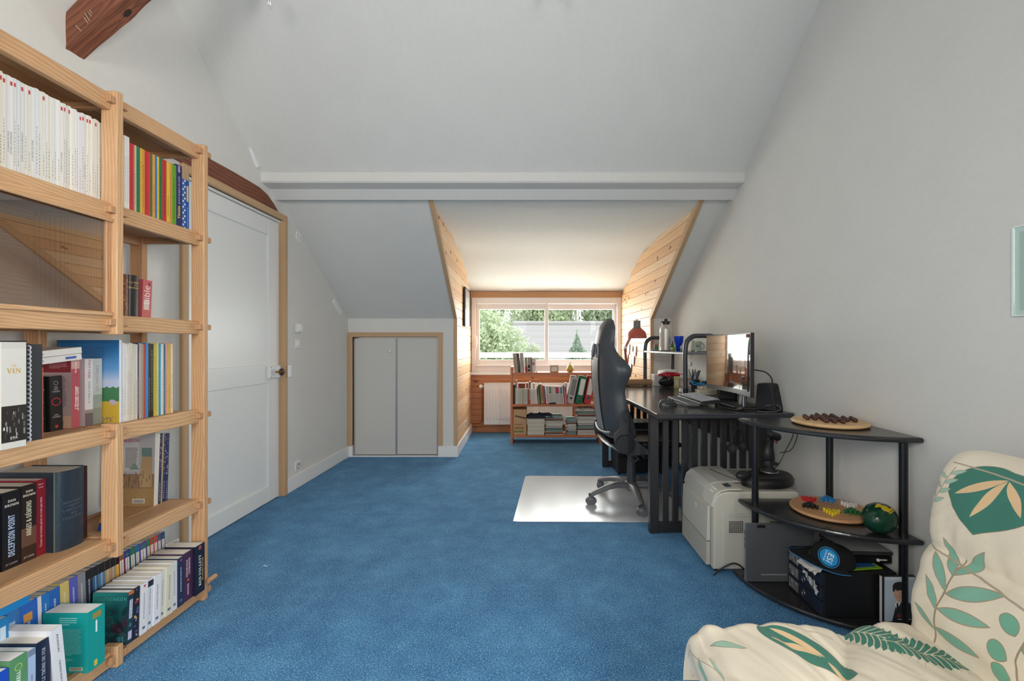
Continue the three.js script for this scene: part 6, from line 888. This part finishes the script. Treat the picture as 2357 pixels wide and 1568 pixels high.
{ // joystick on the printer
  const t = thing('joystick', 'black flight joystick with red marks standing on the printer', 'joystick', [1.235, 0.4165, -2.42], 0.25); t.scale.setScalar(1.12);
  part('base', gridSurf(48, 14, (u, v) => { const th = u * Math.PI * 2, ph = v * Math.PI / 2, r = Math.pow(Math.sin(ph), 0.55), k = 1 + 0.12 * Math.cos(th * 2 + 0.4); return [0.125 * Math.cos(th) * r * k, 0.055 * Math.pow(Math.cos(ph), 0.7), 0.09 * Math.sin(th) * r]; }), M(0x151517, 0.4), t);
  part('throttle', mv(ball(0.03, 16).scale(1.3, 0.7, 0.8), -0.135, 0.045, 0.0), mBlack, t); part('throttle_arm', mv(rot(cbox(0.07, 0.022, 0.03, 0.006), 0, 0, 0.2), -0.11, 0.04, 0), mBlackMatt, t);
  part('collar_ring', mv(new THREE.TorusGeometry(0.036, 0.005, 8, 36).rotateX(Math.PI / 2), 0.01, 0.054, 0), mSteel, t); part('boot', mv(lathe([[0.034, 0], [0.03, 0.012], [0.02, 0.02], [0.014, 0.032], [0.014, 0.04]], 24), 0.01, 0.052, 0), mBlackMatt, t);
  part('grip', gridSurf(20, 26, (u, v) => { const th = u * Math.PI * 2, c = new THREE.CatmullRomCurve3([V(0.012, 0.088, 0), V(0.006, 0.12, 0), V(0.004, 0.155, 0), V(0.014, 0.19, 0), V(0.03, 0.212, 0)]).getPoint(v), r = 0.018 + 0.007 * Math.sin(v * 5) + (v < 0.12 ? 0.014 * (1 - v / 0.12) : 0); return [c.x + r * 1.15 * Math.cos(th) * (v > 0.97 ? 0.4 : 1), c.y, r * Math.sin(th) * (v > 0.97 ? 0.4 : 1)]; }), M(0x1a1a1c, 0.45), t);
  part('head', mv(rot(cbox(0.075, 0.036, 0.04, 0.012), 0, 0, -0.35), 0.035, 0.222, 0), M(0x242426, 0.4), t); part('hat_switch', mv(cyl(0.009, 0.007, 0.012, 14), 0.012, 0.248, 0), mDarkGrey, t); part('trigger', mv(cbox(0.012, 0.016, 0.008, 0.003), 0.05, 0.192, 0.0), M(0xb02028, 0.4), t); part('hand_rest', mv(rot(cbox(0.06, 0.010, 0.045, 0.005), 0, 0, -0.15), 0.02, 0.095, 0.0), mBlackMatt, t);
  for (let i = 0; i < 4; i++) part('red_mark', mv(rot(cbox(0.012, 0.002, 0.004, 0.001), 0, 0.4, -0.3), 0.085 + i * 0.006, 0.036 - i * 0.003, 0.02 + i * 0.012), M(0xc02a30, 0.4), t);
  single('headset', merge([tube([[-0.05, 0, 0], [-0.045, 0.06, 0], [0, 0.09, 0], [0.045, 0.06, 0], [0.05, 0, 0]], 0.008, 30), mv(ball(0.03).scale(0.6, 1, 1), -0.05, -0.02, 0), mv(ball(0.03).scale(0.6, 1, 1), 0.05, -0.02, 0)]), mBlackMatt, 'black headset hanging behind the corner shelf post', 'headset', [1.16, 0.58, -2.62], [0, 0.6, 0]);
  single('cable', tube([[1.42, 0.74, -2.50], [1.405, 0.66, -2.48], [1.36, 0.58, -2.47], [1.31, 0.50, -2.46], [1.25, 0.475, -2.44]], 0.0025, 40, 6), mBlack, 'black cord running from the desk to the joystick', 'cable'); single('cable', tube([[1.435, 0.74, -2.50], [1.43, 0.64, -2.49], [1.40, 0.57, -2.50], [1.36, 0.55, -2.53]], 0.0025, 40, 6), mBlack, 'second black cord dangling behind the corner shelf', 'cable');
}
{ // bottom tier
  const y = 0.031;
  const lp = thing('laptop', 'closed grey laptop standing on its edge on the bottom tier', 'laptop', [1.155, y, -2.152], 0); part('shell', mv(cbox(0.325, 0.275, 0.009, 0.004), 0, 0.1375, 0.0), M(0x6e7073, 0.35, { metalness: 0.4 }), lp); part('lid', mv(cbox(0.323, 0.273, 0.007, 0.003), 0, 0.1375, -0.0085), M(0x9aa0a6, 0.35, { metalness: 0.4 }), lp); part('hinge', mv(cbox(0.04, 0.014, 0.006, 0.002), -0.09, 0.262, 0.005), mBlack, lp); part('foot_bar', mv(cbox(0.12, 0.006, 0.004, 0.001), -0.03, 0.035, 0.005), M(0x8a8c8e, 0.5), lp); for (let i = 0; i < 3; i++) part('port', mv(cbox(0.002, 0.022, 0.004, 0.0005), -0.163, 0.17 + i * 0.03, -0.002), mBlack, lp);
  const db = thing('drawer_box', 'black and navy desktop box with three drawers', 'drawer unit', [1.325, y, -1.99]), mN = M(0x171f31, 0.55); part('case', mv(cbox(0.30, 0.185, 0.25, 0.003), 0.008, 0.0925, 0), M(0x151517, 0.5), db);
  const tDust = dataTex(128, 64, (u, v) => { const g = 120 + 110 * (R() - 0.5); return [g, g, g]; });
  for (let k = 0; k < 3; k++) { const yy = 0.033 + k * 0.06, dr = part('drawer', mv(cbox(0.014, 0.055, 0.242, 0.002), -0.145, yy, 0), mN, db); part('label_plate', mv(cbox(0.002, 0.042, 0.07, 0), -0.153, yy, -0.075), M(0xffffff, 0.7, { map: tDust }), dr); part('pull_ring', mv(new THREE.TorusGeometry(0.011, 0.0028, 8, 24).rotateY(Math.PI / 2), -0.153, yy + 0.002, 0.0), mSteel, dr); part('pull_hole', mv(rot(cyl(0.010, 0.010, 0.002, 18), 0, 0, Math.PI / 2), -0.1525, yy + 0.002, 0.0), mBlackMatt, dr); }
  single('plastic_sleeve', gridSurf(20, 6, (u, v) => [-0.004 - 0.01 * n2(u * 6, v * 3, 2), v * 0.03 * (0.6 + 0.8 * u) - u * 0.05 + 0.006 * n2(u * 9, v, 4), u * 0.10]), M(0xd8d8d6, 0.3, { transmission: 0.3, thickness: 0 }), 'crumpled clear plastic sleeve caught in a drawer', 'plastic', [1.172, 0.16, -1.985]);
  const ybx = y + 0.186;
  const gf = thing('green_folder', 'lime green folder lying on the drawer box', 'folder', [1.315, ybx, -1.985], 0.12); part('cover', mv(cbox(0.24, 0.004, 0.21, 0.001), 0, 0.002, 0), M(0x86b428, 0.5), gf); part('blue_sheet', mv(cbox(0.15, 0.001, 0.18, 0), 0.03, 0.0047, 0), M(0x2a5a94, 0.5), gf);
  const cs = thing('console_box', 'flat black device box with a grey printed lid', 'box', [1.415, ybx + 0.006, -2.02], -0.05); part('lower_case', mv(cbox(0.20, 0.03, 0.18, 0.003), 0, 0.015, 0), M(0x0a0a0c, 0.4), cs); part('lid', mv(cbox(0.205, 0.016, 0.185, 0.003), 0, 0.042, 0), M(0x2c2c2e, 0.5), cs); part('lid_print', mv(cbox(0.19, 0.001, 0.17, 0), 0, 0.0505, 0), M(0x9a9a9a, 0.6), cs); part('white_strap', mv(cbox(0.035, 0.006, 0.004, 0.002), 0.06, 0.016, 0.091), M(0xd4d2ce, 0.5), cs); part('white_knob', mv(ball(0.007), 0.04, 0.016, 0.092), M(0xd4d2ce, 0.5), cs);
  // cap
  const cap = thing('baseball_cap', 'black cap with a round bright blue badge on the drawer box', 'cap', [1.225, ybx + 0.006, -1.93], 0.15), mCap = M(0x141415, 0.85);
  part('crown', gridSurf(40, 18, (u, v) => { const th = u * Math.PI * 2, ph = v * Math.PI / 2, r = Math.pow(Math.sin(ph), 0.8); return [0.04 + 0.088 * Math.cos(th) * r, 0.085 * Math.pow(Math.cos(ph), 0.7) * (1 - 0.12 * Math.cos(th)) + 0.006 * n2(u * 8, v * 4, 2), 0.075 * Math.sin(th) * r]; }), mCap, cap);
  part('brim', gridSurf(24, 8, (u, v) => { const th = (u - 0.5) * Math.PI * 0.95, r = 0.074 + v * 0.062; return [0.02 - r * Math.cos(th) * (1 + 0.15 * v), 0.034 + 0.012 * v - 0.035 * Math.sin(th) * Math.sin(th) * v, r * Math.sin(th) * 0.95]; }), mCap, cap);
  part('brim_edge', tube(Array.from({ length: 15 }, (_, i) => { const th = (i / 14 - 0.5) * Math.PI * 0.95, r = 0.136; return [0.02 - r * Math.cos(th) * 1.15, 0.046 - 0.035 * Math.sin(th) ** 2, r * Math.sin(th) * 0.95]; }), 0.0016, 40, 5), M(0x2a8ac8, 0.6), cap);
  const badge = canvasTex(256, 256, (g) => { g.fillStyle = '#141415'; g.fillRect(0, 0, 256, 256); g.strokeStyle = '#1b8fd4'; g.lineWidth = 9; g.beginPath(); g.arc(128, 128, 116, 0, 7); g.stroke(); g.fillStyle = '#1e9ade'; g.beginPath(); g.arc(128, 128, 100, 0, 7); g.fill(); g.save(); g.translate(128, 128); g.rotate(2.3); g.fillStyle = '#eef2f4'; g.font = 'bold 92px sans-serif'; g.textAlign = 'center'; g.fillText('ESi', 0, 18); g.font = 'bold 21px sans-serif'; g.fillText('ECOLE DE SKI', 0, 48); g.restore(); });
  part('badge', mv(rot(new THREE.CircleGeometry(0.043, 40), -0.62, -0.2, 0), -0.042, 0.062, 0.072), M(0xffffff, 0.6, { map: badge }), cap);
  const wt = thing('paper_tag', 'crumpled white paper tag under the cap', 'paper', [1.175, ybx + 0.006, -1.93]); part('sheet', gridSurf(12, 12, (u, v) => [(u - 0.5) * 0.06, 0.012 + 0.012 * n2(u * 4, v * 4, 1) - 0.03 * (1 - u) * (1 - u), (v - 0.5) * 0.13]), M(0xe4e2dc, 0.8), wt); part('string', tube([[-0.03, -0.01, 0.02], [-0.036, -0.05, 0.03], [-0.033, -0.08, 0.045], [-0.031, -0.06, 0.055], [-0.03, -0.01, 0.05]], 0.0012, 30, 5), mBlack, wt);
  // film case with a portrait of a man in a suit
  const art = canvasTex(256, 360, (g, w, h) => { g.fillStyle = '#aebcc6'; g.fillRect(0, 0, w, h); g.fillStyle = '#c2ccd2'; g.fillRect(0, 0, w, 24); g.fillStyle = '#26292e'; g.beginPath(); g.moveTo(60, h); g.lineTo(96, 218); g.lineTo(136, 192); g.lineTo(200, 200); g.lineTo(w, 246); g.lineTo(w, h); g.fill(); g.fillStyle = '#e8e6e4'; g.beginPath(); g.moveTo(84, 212); g.lineTo(112, 190); g.lineTo(140, 190); g.lineTo(104, 260); g.fill(); g.fillStyle = '#1a1a1e'; g.beginPath(); g.moveTo(100, 204); g.lineTo(114, 206); g.lineTo(118, 262); g.lineTo(100, 256); g.fill(); g.fillStyle = '#c99a80'; g.fillRect(108, 160, 44, 40); g.beginPath(); g.ellipse(126, 120, 50, 62, 0.08, 0, 7); g.fill(); g.fillStyle = '#221c1a'; g.beginPath(); g.ellipse(124, 72, 56, 34, 0, 0, 7); g.fill(); g.fillRect(68, 70, 18, 44); g.fillStyle = '#3a2a24'; g.fillRect(96, 106, 20, 5); g.fillRect(140, 104, 20, 5); g.fillStyle = '#f0ece8'; g.fillRect(98, 114, 14, 5); g.fillRect(142, 112, 14, 5); g.fillStyle = '#2a1c18'; g.fillRect(105, 114, 5, 5); g.fillRect(149, 112, 5, 5); g.fillStyle = '#b07c66'; g.fillRect(128, 116, 8, 24); g.fillStyle = '#9a5a50'; g.fillRect(116, 154, 28, 4); g.fillStyle = '#c0222c'; g.font = 'bold 40px sans-serif'; g.fillText('GER', 104, 318); g.fillStyle = '#ddd'; g.fillRect(110, 330, 110, 5); g.fillStyle = '#141416'; g.fillRect(0, 348, w, 12); });
  const dv = thing('film_case', 'film case with a portrait of a man in suit and tie', 'case', [1.43, y, -1.835], 0); part('case', mv(cbox(0.135, 0.19, 0.014, 0.002), 0.03, 0.095, 0), mBlack, dv); part('sleeve', mv(new THREE.PlaneGeometry(0.125, 0.184), 0.034, 0.095, 0.0076), M(0xffffff, 0.35, { map: art }), dv); part('spine', mv(cbox(0.001, 0.186, 0.012, 0), -0.0378, 0.095, 0), M(0xe0dedc, 0.4), dv);
}

// ---------------------------------------------------------------- fabric chair-bed in the lower right
const G1 = '#3f8070', G2 = '#8cbca8', G3 = '#8e7f6c', CR = '#eadfca', PE = '#ecc89a';
function leafPath(g, x, y, len, w, ang) { g.save(); g.translate(x, y); g.rotate(ang); g.beginPath(); g.moveTo(0, 0); g.quadraticCurveTo(len * 0.45, -w, len, 0); g.quadraticCurveTo(len * 0.45, w, 0, 0); g.closePath(); g.restore(); }
function leaf(g, x, y, len, w, ang, fill, stroke, lw = 4) { leafPath(g, x, y, len, w, ang); g.fillStyle = fill; g.fill(); if (stroke) { g.strokeStyle = stroke; g.lineWidth = lw; g.stroke(); } }
function stem(g, pts, c, w) { g.strokeStyle = c; g.lineWidth = w; g.lineCap = 'round'; g.beginPath(); g.moveTo(...pts[0]); for (let i = 1; i < pts.length; i++) g.lineTo(...pts[i]); g.stroke(); }
function weave(g, w, h) { g.fillStyle = CR; g.fillRect(0, 0, w, h); for (let i = 0; i < 9000; i++) { g.fillStyle = pick(['rgba(160,140,110,0.10)', 'rgba(255,250,240,0.14)', 'rgba(190,170,140,0.08)']); g.fillRect(R() * w, R() * h, rr(2, 16), 1.4); } }
const texSeat = canvasTex(1600, 960, (g, w, h) => {
  weave(g, w, h); const P = (x, d) => [(x - 0.19) * 1600, (1.45 - d) * 1600];
  // round dark leaf with cream leaflets on the front pad
  let [x, y] = P(0.745, 1.262); g.save(); g.translate(x, y); g.rotate(0.75); g.fillStyle = G1; g.beginPath(); g.ellipse(0, 0, 195, 82, 0, 0, 7); g.fill(); g.strokeStyle = G3; g.lineWidth = 3; g.stroke(); leaf(g, 80, -8, 235, 36, Math.PI + 0.12, PE); leaf(g, 70, 0, 200, 34, Math.PI - 0.22, PE); leaf(g, 92, 8, 105, 32, 0.55, PE); g.restore();
  // palm leaf with ribs on the second pad
  for (const [px, pd, ra, sc] of [[0.985, 1.30, 0.95, 1], [1.065, 1.235, 0.55, 0.95]]) { [x, y] = P(px, pd); g.save(); g.translate(x, y); g.rotate(ra); g.scale(sc, sc); g.fillStyle = G1; g.beginPath(); g.moveTo(-150, 0); for (let i = 0; i <= 12; i++) { const q = -150 + i * 27, wd = 92 * Math.sin(Math.PI * clamp((i + 1.5) / 14)); g.lineTo(q, -wd); g.lineTo(q + 12, -wd * 0.72); } g.lineTo(200, 0); for (let i = 12; i >= 0; i--) { const q = -150 + i * 27, wd = 92 * Math.sin(Math.PI * clamp((i + 1.5) / 14)); g.lineTo(q + 12, wd * 0.72); g.lineTo(q, wd); } g.closePath(); g.fill(); g.strokeStyle = '#d9ccb0'; g.lineWidth = 5; g.beginPath(); g.moveTo(-170, 0); g.lineTo(190, 0); for (let i = 0; i < 11; i++) { const q = -120 + i * 26; g.moveTo(q, 0); g.quadraticCurveTo(q + 34, -26, q + 40, -74); g.moveTo(q, 0); g.quadraticCurveTo(q + 34, 26, q + 40, 74); } g.stroke(); g.restore(); }
  [x, y] = P(0.50, 1.30); leaf(g, x, y, 150, 40, 0.5, '#9cc3ad', G3, 3); leaf(g, x - 40, y + 60, 150, 36, 1.6, '#9cc3ad', G3, 3); leaf(g, x - 120, y + 10, 160, 40, 2.2, '#8fbfa8', G3, 3);
  stem(g, [P(0.36, 1.40), P(0.44, 1.25), P(0.56, 1.05)], '#b9a88e', 6); stem(g, [P(0.60, 1.42), P(0.70, 1.36), P(0.86, 1.32)], '#d3c5ac', 10);
  [x, y] = P(0.735, 1.12); for (let k = 0; k < 7; k++) { g.fillStyle = '#a8404a'; g.beginPath(); g.ellipse(x - 90 + k * 36, y + Math.abs(k - 3) * 8, 20, 34, (k - 3) * 0.2, 0, 7); g.fill(); }
  [x, y] = P(0.58, 1.10); for (let k = 0; k < 6; k++) leaf(g, x + k * 14, y + k * 22, 110, 26, k % 2 ? 0.2 : 2.6, G2, G3, 3);
  [x, y] = P(0.33, 1.22); for (let k = 0; k < 4; k++) leaf(g, x + k * 10, y + k * 50, 120, 32, 0.7 + k, G2, G3, 3); [x, y] = P(0.42, 1.12); leaf(g, x, y, 170, 60, 1.2, G1, G3, 3);
});
const texBack = canvasTex(960, 1520, (g, w, h) => {
  weave(g, w, h); const P = (d, yy) => [(1.45 - d) * 1600, (0.95 - (yy - 0.302) * 1.05) * 1600];
  stem(g, [P(1.285, 0.31), P(1.278, 0.42), P(1.268, 0.50), P(1.262, 0.56)], '#a39379', 9);
  for (const [d, yy, l, a] of [[1.278, 0.40, 150, -2.3], [1.276, 0.405, 215, -0.22], [1.272, 0.455, 190, -2.25], [1.270, 0.45, 250, -0.50], [1.266, 0.50, 185, -2.1], [1.264, 0.505, 200, -1.05], [1.284, 0.35, 200, 0.0], [1.286, 0.345, 120, -2.6]]) { const [x, y] = P(d, yy); leaf(g, x, y, l, l * 0.24, a, '#82b8a2', '#a99a82', 5); }
  // heart leaves
  for (const [d, yy, a] of [[1.085, 0.45, -2.4], [1.06, 0.43, -0.6], [1.09, 0.39, -2.9], [1.06, 0.36, 0.4], [1.085, 0.33, -2.2], [1.03, 0.46, -1.2]]) { const [x, y] = P(d, yy); g.save(); g.translate(x, y); g.rotate(a); g.fillStyle = '#74b399'; g.strokeStyle = '#a08f76'; g.lineWidth = 7; g.beginPath(); g.moveTo(0, 0); g.bezierCurveTo(20, -50, 80, -38, 78, 0); g.bezierCurveTo(80, 38, 20, 50, 0, 0); g.stroke(); g.fill(); g.restore(); }
  stem(g, [P(1.05, 0.30), P(1.07, 0.40), P(1.05, 0.52)], '#a39379', 8); stem(g, [P(1.39, 0.555), P(1.25, 0.538), P(1.0, 0.50)], '#b5a68f', 10);
  // headrest: big dark leaf with cream leaflets
  let [x, y] = P(1.235, 0.735); g.save(); g.translate(x, y); g.fillStyle = G1; g.beginPath(); g.moveTo(60, -150); g.bezierCurveTo(-100, -190, -190, -60, -170, 20); g.bezierCurveTo(-120, 90, -60, 120, 0, 160); g.bezierCurveTo(70, 110, 170, 90, 230, -20); g.bezierCurveTo(240, -120, 140, -150, 60, -150); g.fill(); g.strokeStyle = G3; g.lineWidth = 3; g.stroke(); leaf(g, 60, -110, 230, 38, 2.55, PE); leaf(g, 62, -106, 220, 40, 2.0, PE); leaf(g, 66, -106, 160, 40, 0.95, PE); g.restore();
  [x, y] = P(1.392, 0.70); for (let k = 0; k < 8; k++) leaf(g, x + k * 9, y - k * 26 + 60, 72, 20, k % 2 ? -0.5 : -2.7, '#a5cbb6', '#b3a58e', 3); stem(g, [[x - 4, y + 90], [x + 74, y - 160]], '#b3a58e', 5);
  stem(g, [P(1.36, 0.81), P(1.2, 0.805), P(1.0, 0.79)], '#b5a68f', 8);
});
for (const t of [texSeat, texBack]) t.wrapS = t.wrapT = THREE.MirroredRepeatWrapping;
{
  const t = thing('chair_bed', 'cream leaf-print upholstered chair-bed in the near corner', 'sofa'), bump = dataTex(256, 256, (u, v) => { const g = 128 + n2(u * 60, v * 60, 1) * 90; return [g, g, g]; }, false, 6, 6);
  const mSeat = M(0xffffff, 0.85, { map: texSeat, sheen: 0.2, sheenColor: new THREE.Color(1, 0.95, 0.85) }), mBack = M(0xffffff, 0.85, { map: texBack, sheen: 0.2, sheenColor: new THREE.Color(1, 0.95, 0.85) });
  const ED = 1.425, e = (d) => Math.sqrt(Math.max(0, 1 - Math.pow(clamp((d - (ED - 0.075)) / 0.075), 2))), xs = (d) => Math.max(0.72, 0.93 - 0.70 * (1.365 - d));
  const wr = (x, d) => 0.009 * Math.abs(n2(x * 17 + d * 9, d * 4, 3)) + 0.006 * n2(x * 9, d * 7, 8);
  const seatY = (x, d) => { const s = xs(d), a = x < s ? clamp((x - 0.47) / (s - 0.47)) : clamp((x - s) / (1.19 - s)), puff = Math.pow(Math.sin(Math.PI * clamp(a, 0.02, 0.98)), 0.45); return 0.268 + 0.050 * puff + wr(x, d) - 0.006 * Math.pow(Math.abs(Math.sin((x - 0.5) * 28 + d * 9)), 12) + 0.018 * Math.exp(-((x - 0.515) ** 2 + (d - 1.385) ** 2) / 0.0018); };
  part('seat_pad', gridSurf(150, 110, (u, v) => {
    const d = ED - Math.pow(v, 1.5) * 1.32, k = e(d); let x, y;
    if (u < 0.2) { const a = u / 0.2, th = a * Math.PI / 2; x = 0.49 - 0.028 * Math.sin(a * Math.PI) - 0.012 * n2(a * 3, d * 9, 4); y = 0.145 + (seatY(0.475, d) - 0.145) * Math.sin(th); x += 0.0 * th; }
    else { x = 0.49 + (u - 0.2) / 0.8 * 0.70; y = seatY(x, d); const f = clamp((x - 0.49) / 0.02); y -= 0.010 * (1 - f); }
    return [x, 0.10 + (y - 0.10) * k, -d];
  }, (u, v) => { const d = ED - Math.pow(v, 1.5) * 1.32, s = u < 0.2 ? 0.49 - (0.2 - u) / 0.2 * 0.20 : 0.49 + (u - 0.2) / 0.8 * 0.70; return [(s - 0.19), 1 - (1.45 - d) / 0.6]; }), mSeat, t);
  part('lower_pad', gridSurf(60, 60, (u, v) => { const d = ED - 0.01 - v * 1.3, a = u * Math.PI, k = e(d + 0.01); return [0.475 + 0.05 * (1 - Math.sin(a)) - 0.012 + (u > 0.5 ? (u - 0.5) * 1.2 : 0), 0.02 + u * 0.15 * k, -d]; }, (u, v) => [u * 0.3, v]), mSeat, t);
  // back with lower pad and headrest pad
  const prof = [[1.115, 0.27, 0], [1.128, 0.32], [1.125, 0.38], [1.145, 0.46], [1.17, 0.52], [1.20, 0.548], [1.192, 0.575], [1.192, 0.64], [1.212, 0.72], [1.245, 0.79], [1.285, 0.828], [1.345, 0.835], [1.42, 0.81], [1.465, 0.74], [1.46, 0.5], [1.42, 0.2]], pc = new THREE.CatmullRomCurve3(prof.map((p) => V(p[0], p[1], 0)), false, 'centripetal'), Lp = pc.getLength();
  part('back_pad', gridSurf(150, 80, (u, v) => {
    const p = pc.getPointAt(u), d = ED - Math.pow(v, 1.5) * 1.32, k = Math.sqrt(Math.max(0, 1 - Math.pow(clamp((d - (ED - 0.085)) / 0.085), 2.2))), cx = 1.33, cy = clamp(p.y, 0.3, 0.70), w = 0.007 * n2(p.y * 16, d * 10, 5) + 0.016 * Math.abs(n2(d * 34, p.y * 5, 2)) * Math.exp(-Math.pow((p.y - 0.585) / 0.06, 2)) + 0.004 * Math.abs(n2(d * 22 + p.y * 20, p.y * 9, 6));
    return [cx + (p.x - cx) * (0.25 + 0.75 * k) - w, cy + (p.y - cy) * (0.45 + 0.55 * k), -d];
  }, (u, v) => { const d = ED - Math.pow(v, 1.5) * 1.32; return [(1.45 - d) / 0.6, (u * Lp - 0.035) / 0.95]; }), mBack, t);
  part('crease_piping', tube([[1.13, 0.292, -1.38], [1.12, 0.295, -1.0], [1.12, 0.295, -0.4]], 0.006, 30), M(0xd9ccb4, 0.9), t);
  part('frame_rail', bb(0.56, 1.45, 0.02, 0.12, 0.12, 1.38, 0.004), mBlackMatt, t);
  rebase(t, 0.95, 0, -0.8);
}
single('paper_scrap', gridSurf(6, 4, (u, v) => [(u - 0.5) * 0.02, 0.003 + 0.003 * Math.sin(u * 5), (v - 0.5) * 0.008]), mPaperWhite, 'tiny white scrap lying on the carpet by the bookcase', 'scrap', [-1.40, 0.001, -2.36], [0, 0.4, 0]);

// ---------------------------------------------------------------- outside the window
{
  const lawn = struct('ground_lawn', new THREE.PlaneGeometry(160, 120).rotateX(-Math.PI / 2), M(0x7f8f60, 0.95), [0, -3.4, -66]);
  const gu = thing('rain_gutter', 'white gutter ledge just outside the window', 'gutter', [0.15, 0.975, -6.225]); part('channel', mv(cbox(3.4, 0.05, 0.12, 0.01), 0, 0.025, 0), M(0xdfe3e8, 0.5), gu); part('lip', mv(cbox(3.4, 0.022, 0.02, 0.006), 0, 0.062, 0.05), M(0xeceef0, 0.5), gu);
  // neighbouring roof with its courses of tiles
  const h = thing('neighbour_house', 'neighbouring house with a pale grey tiled roof', 'house', [0, 0, 0]), mT = [M(0x848280, 0.8), M(0x868482, 0.8), M(0x82807e, 0.8)], x0 = -1.05, x1 = 9, y0 = -0.9, y1 = 2.12, d0 = 16.5, d1 = 21.2, n = 30;
  const ang = Math.atan2(y1 - y0, d1 - d0), L = Math.hypot(y1 - y0, d1 - d0) / n;
  for (let k = 0; k < n; k++) { const f = (k + 0.5) / n; part('tile_course', mv(rot(cbox(x1 - x0, 0.05, L * 0.86, 0.008), ang + 0.12, 0, 0), (x0 + x1) / 2, y0 + (y1 - y0) * f, -(d0 + (d1 - d0) * f)), mT[k % 3], h); }
  part('roof_deck', mv(rot(cbox(x1 - x0 - 0.1, 0.03, Math.hypot(y1 - y0, d1 - d0), 0), ang, 0, 0), (x0 + x1) / 2, (y0 + y1) / 2 - 0.06, -(d0 + d1) / 2), M(0x4e4e50, 0.9), h);
  part('ridge', mv(rot(cyl(0.12, 0.12, x1 - x0, 12), 0, 0, Math.PI / 2), (x0 + x1) / 2, y1 + 0.02, -d1), mT[1], h); part('wall', bb(x0 + 0.3, x1 - 0.3, -3.4, -0.8, 16.9, 21, 0), M(0xb8b0a6, 0.9), h);
  rebase(h, 4, -3.4, -19);
  const leafGeo = (() => { const g = new THREE.BufferGeometry(); return g; })();
  function crown(n, rx, ry, rz, sz, sd, cone) { const pos = [], nor = []; for (let i = 0; i < n; i++) { let a, b, r; const th = R() * 6.283, q = R() * 2 - 1, c = Math.sqrt(1 - q * q); r = Math.pow(R(), 0.35); const lump = 0.75 + 0.35 * n2(Math.cos(th) * c * 2.2, q * 2.2, Math.sin(th) * c * 2.2 + sd); let px = Math.cos(th) * c * rx * r * lump, py = q * ry * r * lump, pz = Math.sin(th) * c * rz * r * lump; if (cone) { const f = clamp(0.5 - py / (2 * ry), 0.05, 1); px *= f * 1.5; pz *= f * 1.5; } const u = V(rr(-1, 1), rr(-0.6, 0.6), rr(-1, 1)).normalize(), w = V(rr(-1, 1), rr(-1, 1), rr(-1, 1)).cross(u).normalize(), s = sz * rr(0.6, 1.3); const A = [px + u.x * s, py + u.y * s, pz + u.z * s], B = [px - u.x * s, py - u.y * s, pz - u.z * s], C = [px + w.x * s * 0.6, py + w.y * s * 0.6, pz + w.z * s * 0.6], D = [px - w.x * s * 0.6, py - w.y * s * 0.6, pz - w.z * s * 0.6]; pos.push(...A, ...C, ...B, ...A, ...B, ...D); } const g = new THREE.BufferGeometry(); g.setAttribute('position', new THREE.Float32BufferAttribute(pos, 3)); g.computeVertexNormals(); return g; }
  const tones = [M(0xb3bf9c, 0.8), M(0xa3b290, 0.8), M(0xbcc3aa, 0.8), M(0xaba29e, 0.8), M(0x8a9c88, 0.8)].map((m) => { m.transmission = 0.3; m.thickness = 0; m.roughness = 1; m.side = THREE.DoubleSide; return m; });
  const gA = crown(15000, 1, 1, 1, 0.04, 3), gB = crown(15000, 1, 1, 1, 0.04, 8), gN = crown(16000, 1, 1, 1, 0.034, 4), gC = crown(9000, 1, 1, 1, 0.034, 5, true), mBark = M(0x4a3f36, 0.9);
  const tree = (lab, x, d, y, rx, ry, g, tone) => { const t = thing('garden_tree', lab, 'tree', [x, -3.4, -d], 0, 'trees seen through the window'); part('trunk', mv(cyl(0.2, 0.12, y + 3.4, 10), 0, (y + 3.4) / 2, 0), mBark, t); const c = part('foliage', g, tones[tone], t, [0, y + 3.4, 0]); c.scale.set(rx, ry, rx); };
  tree('bright green tree beside the tiled roof', -1.55, 13, 0.9, 1.55, 1.7, gN, 0); tree('reddish grey tree at the window edge', -2.3, 10.5, 0.8, 0.8, 1.7, gN, 3); tree('small dark conifer before the tiled roof', 1.25, 13.5, 0.55, 0.75, 1.15, gC, 4); tree('second small tree before the tiled roof', -0.12, 14.6, 0.5, 0.62, 0.9, gN, 2);
  const far = [];
  for (const [n, gap, d, y, ry] of [[5, 4.0, 25, 3.1, 3.4], [5, 5.0, 31, 4.8, 5.2], [5, 6.4, 39, 6.8, 7.4]]) for (let i = 0; i < n; i++) far.push([(i - 2) * gap + (n === 5 ? d - 30 : 0) * 0.12 + 0.6, d, y + rr(-0.4, 0.4), gap * 0.47, ry, (i + d) % 3, d, i]);
  far.forEach(([x, d, y, rx, ry, k, row, j], i) => tree(`leafy tree, ${ORD[j]} from the left in the ${row < 28 ? 'front' : row < 35 ? 'middle' : 'rear'} row of the far wood`, x, d, y, rx, ry, i % 2 ? gA : gB, k));
}

// ---------------------------------------------------------------- hand over
scene.traverse((o) => { if (o.isMesh) { o.castShadow = true; o.receiveShadow = true; } });
renderer.render(scene, camera);
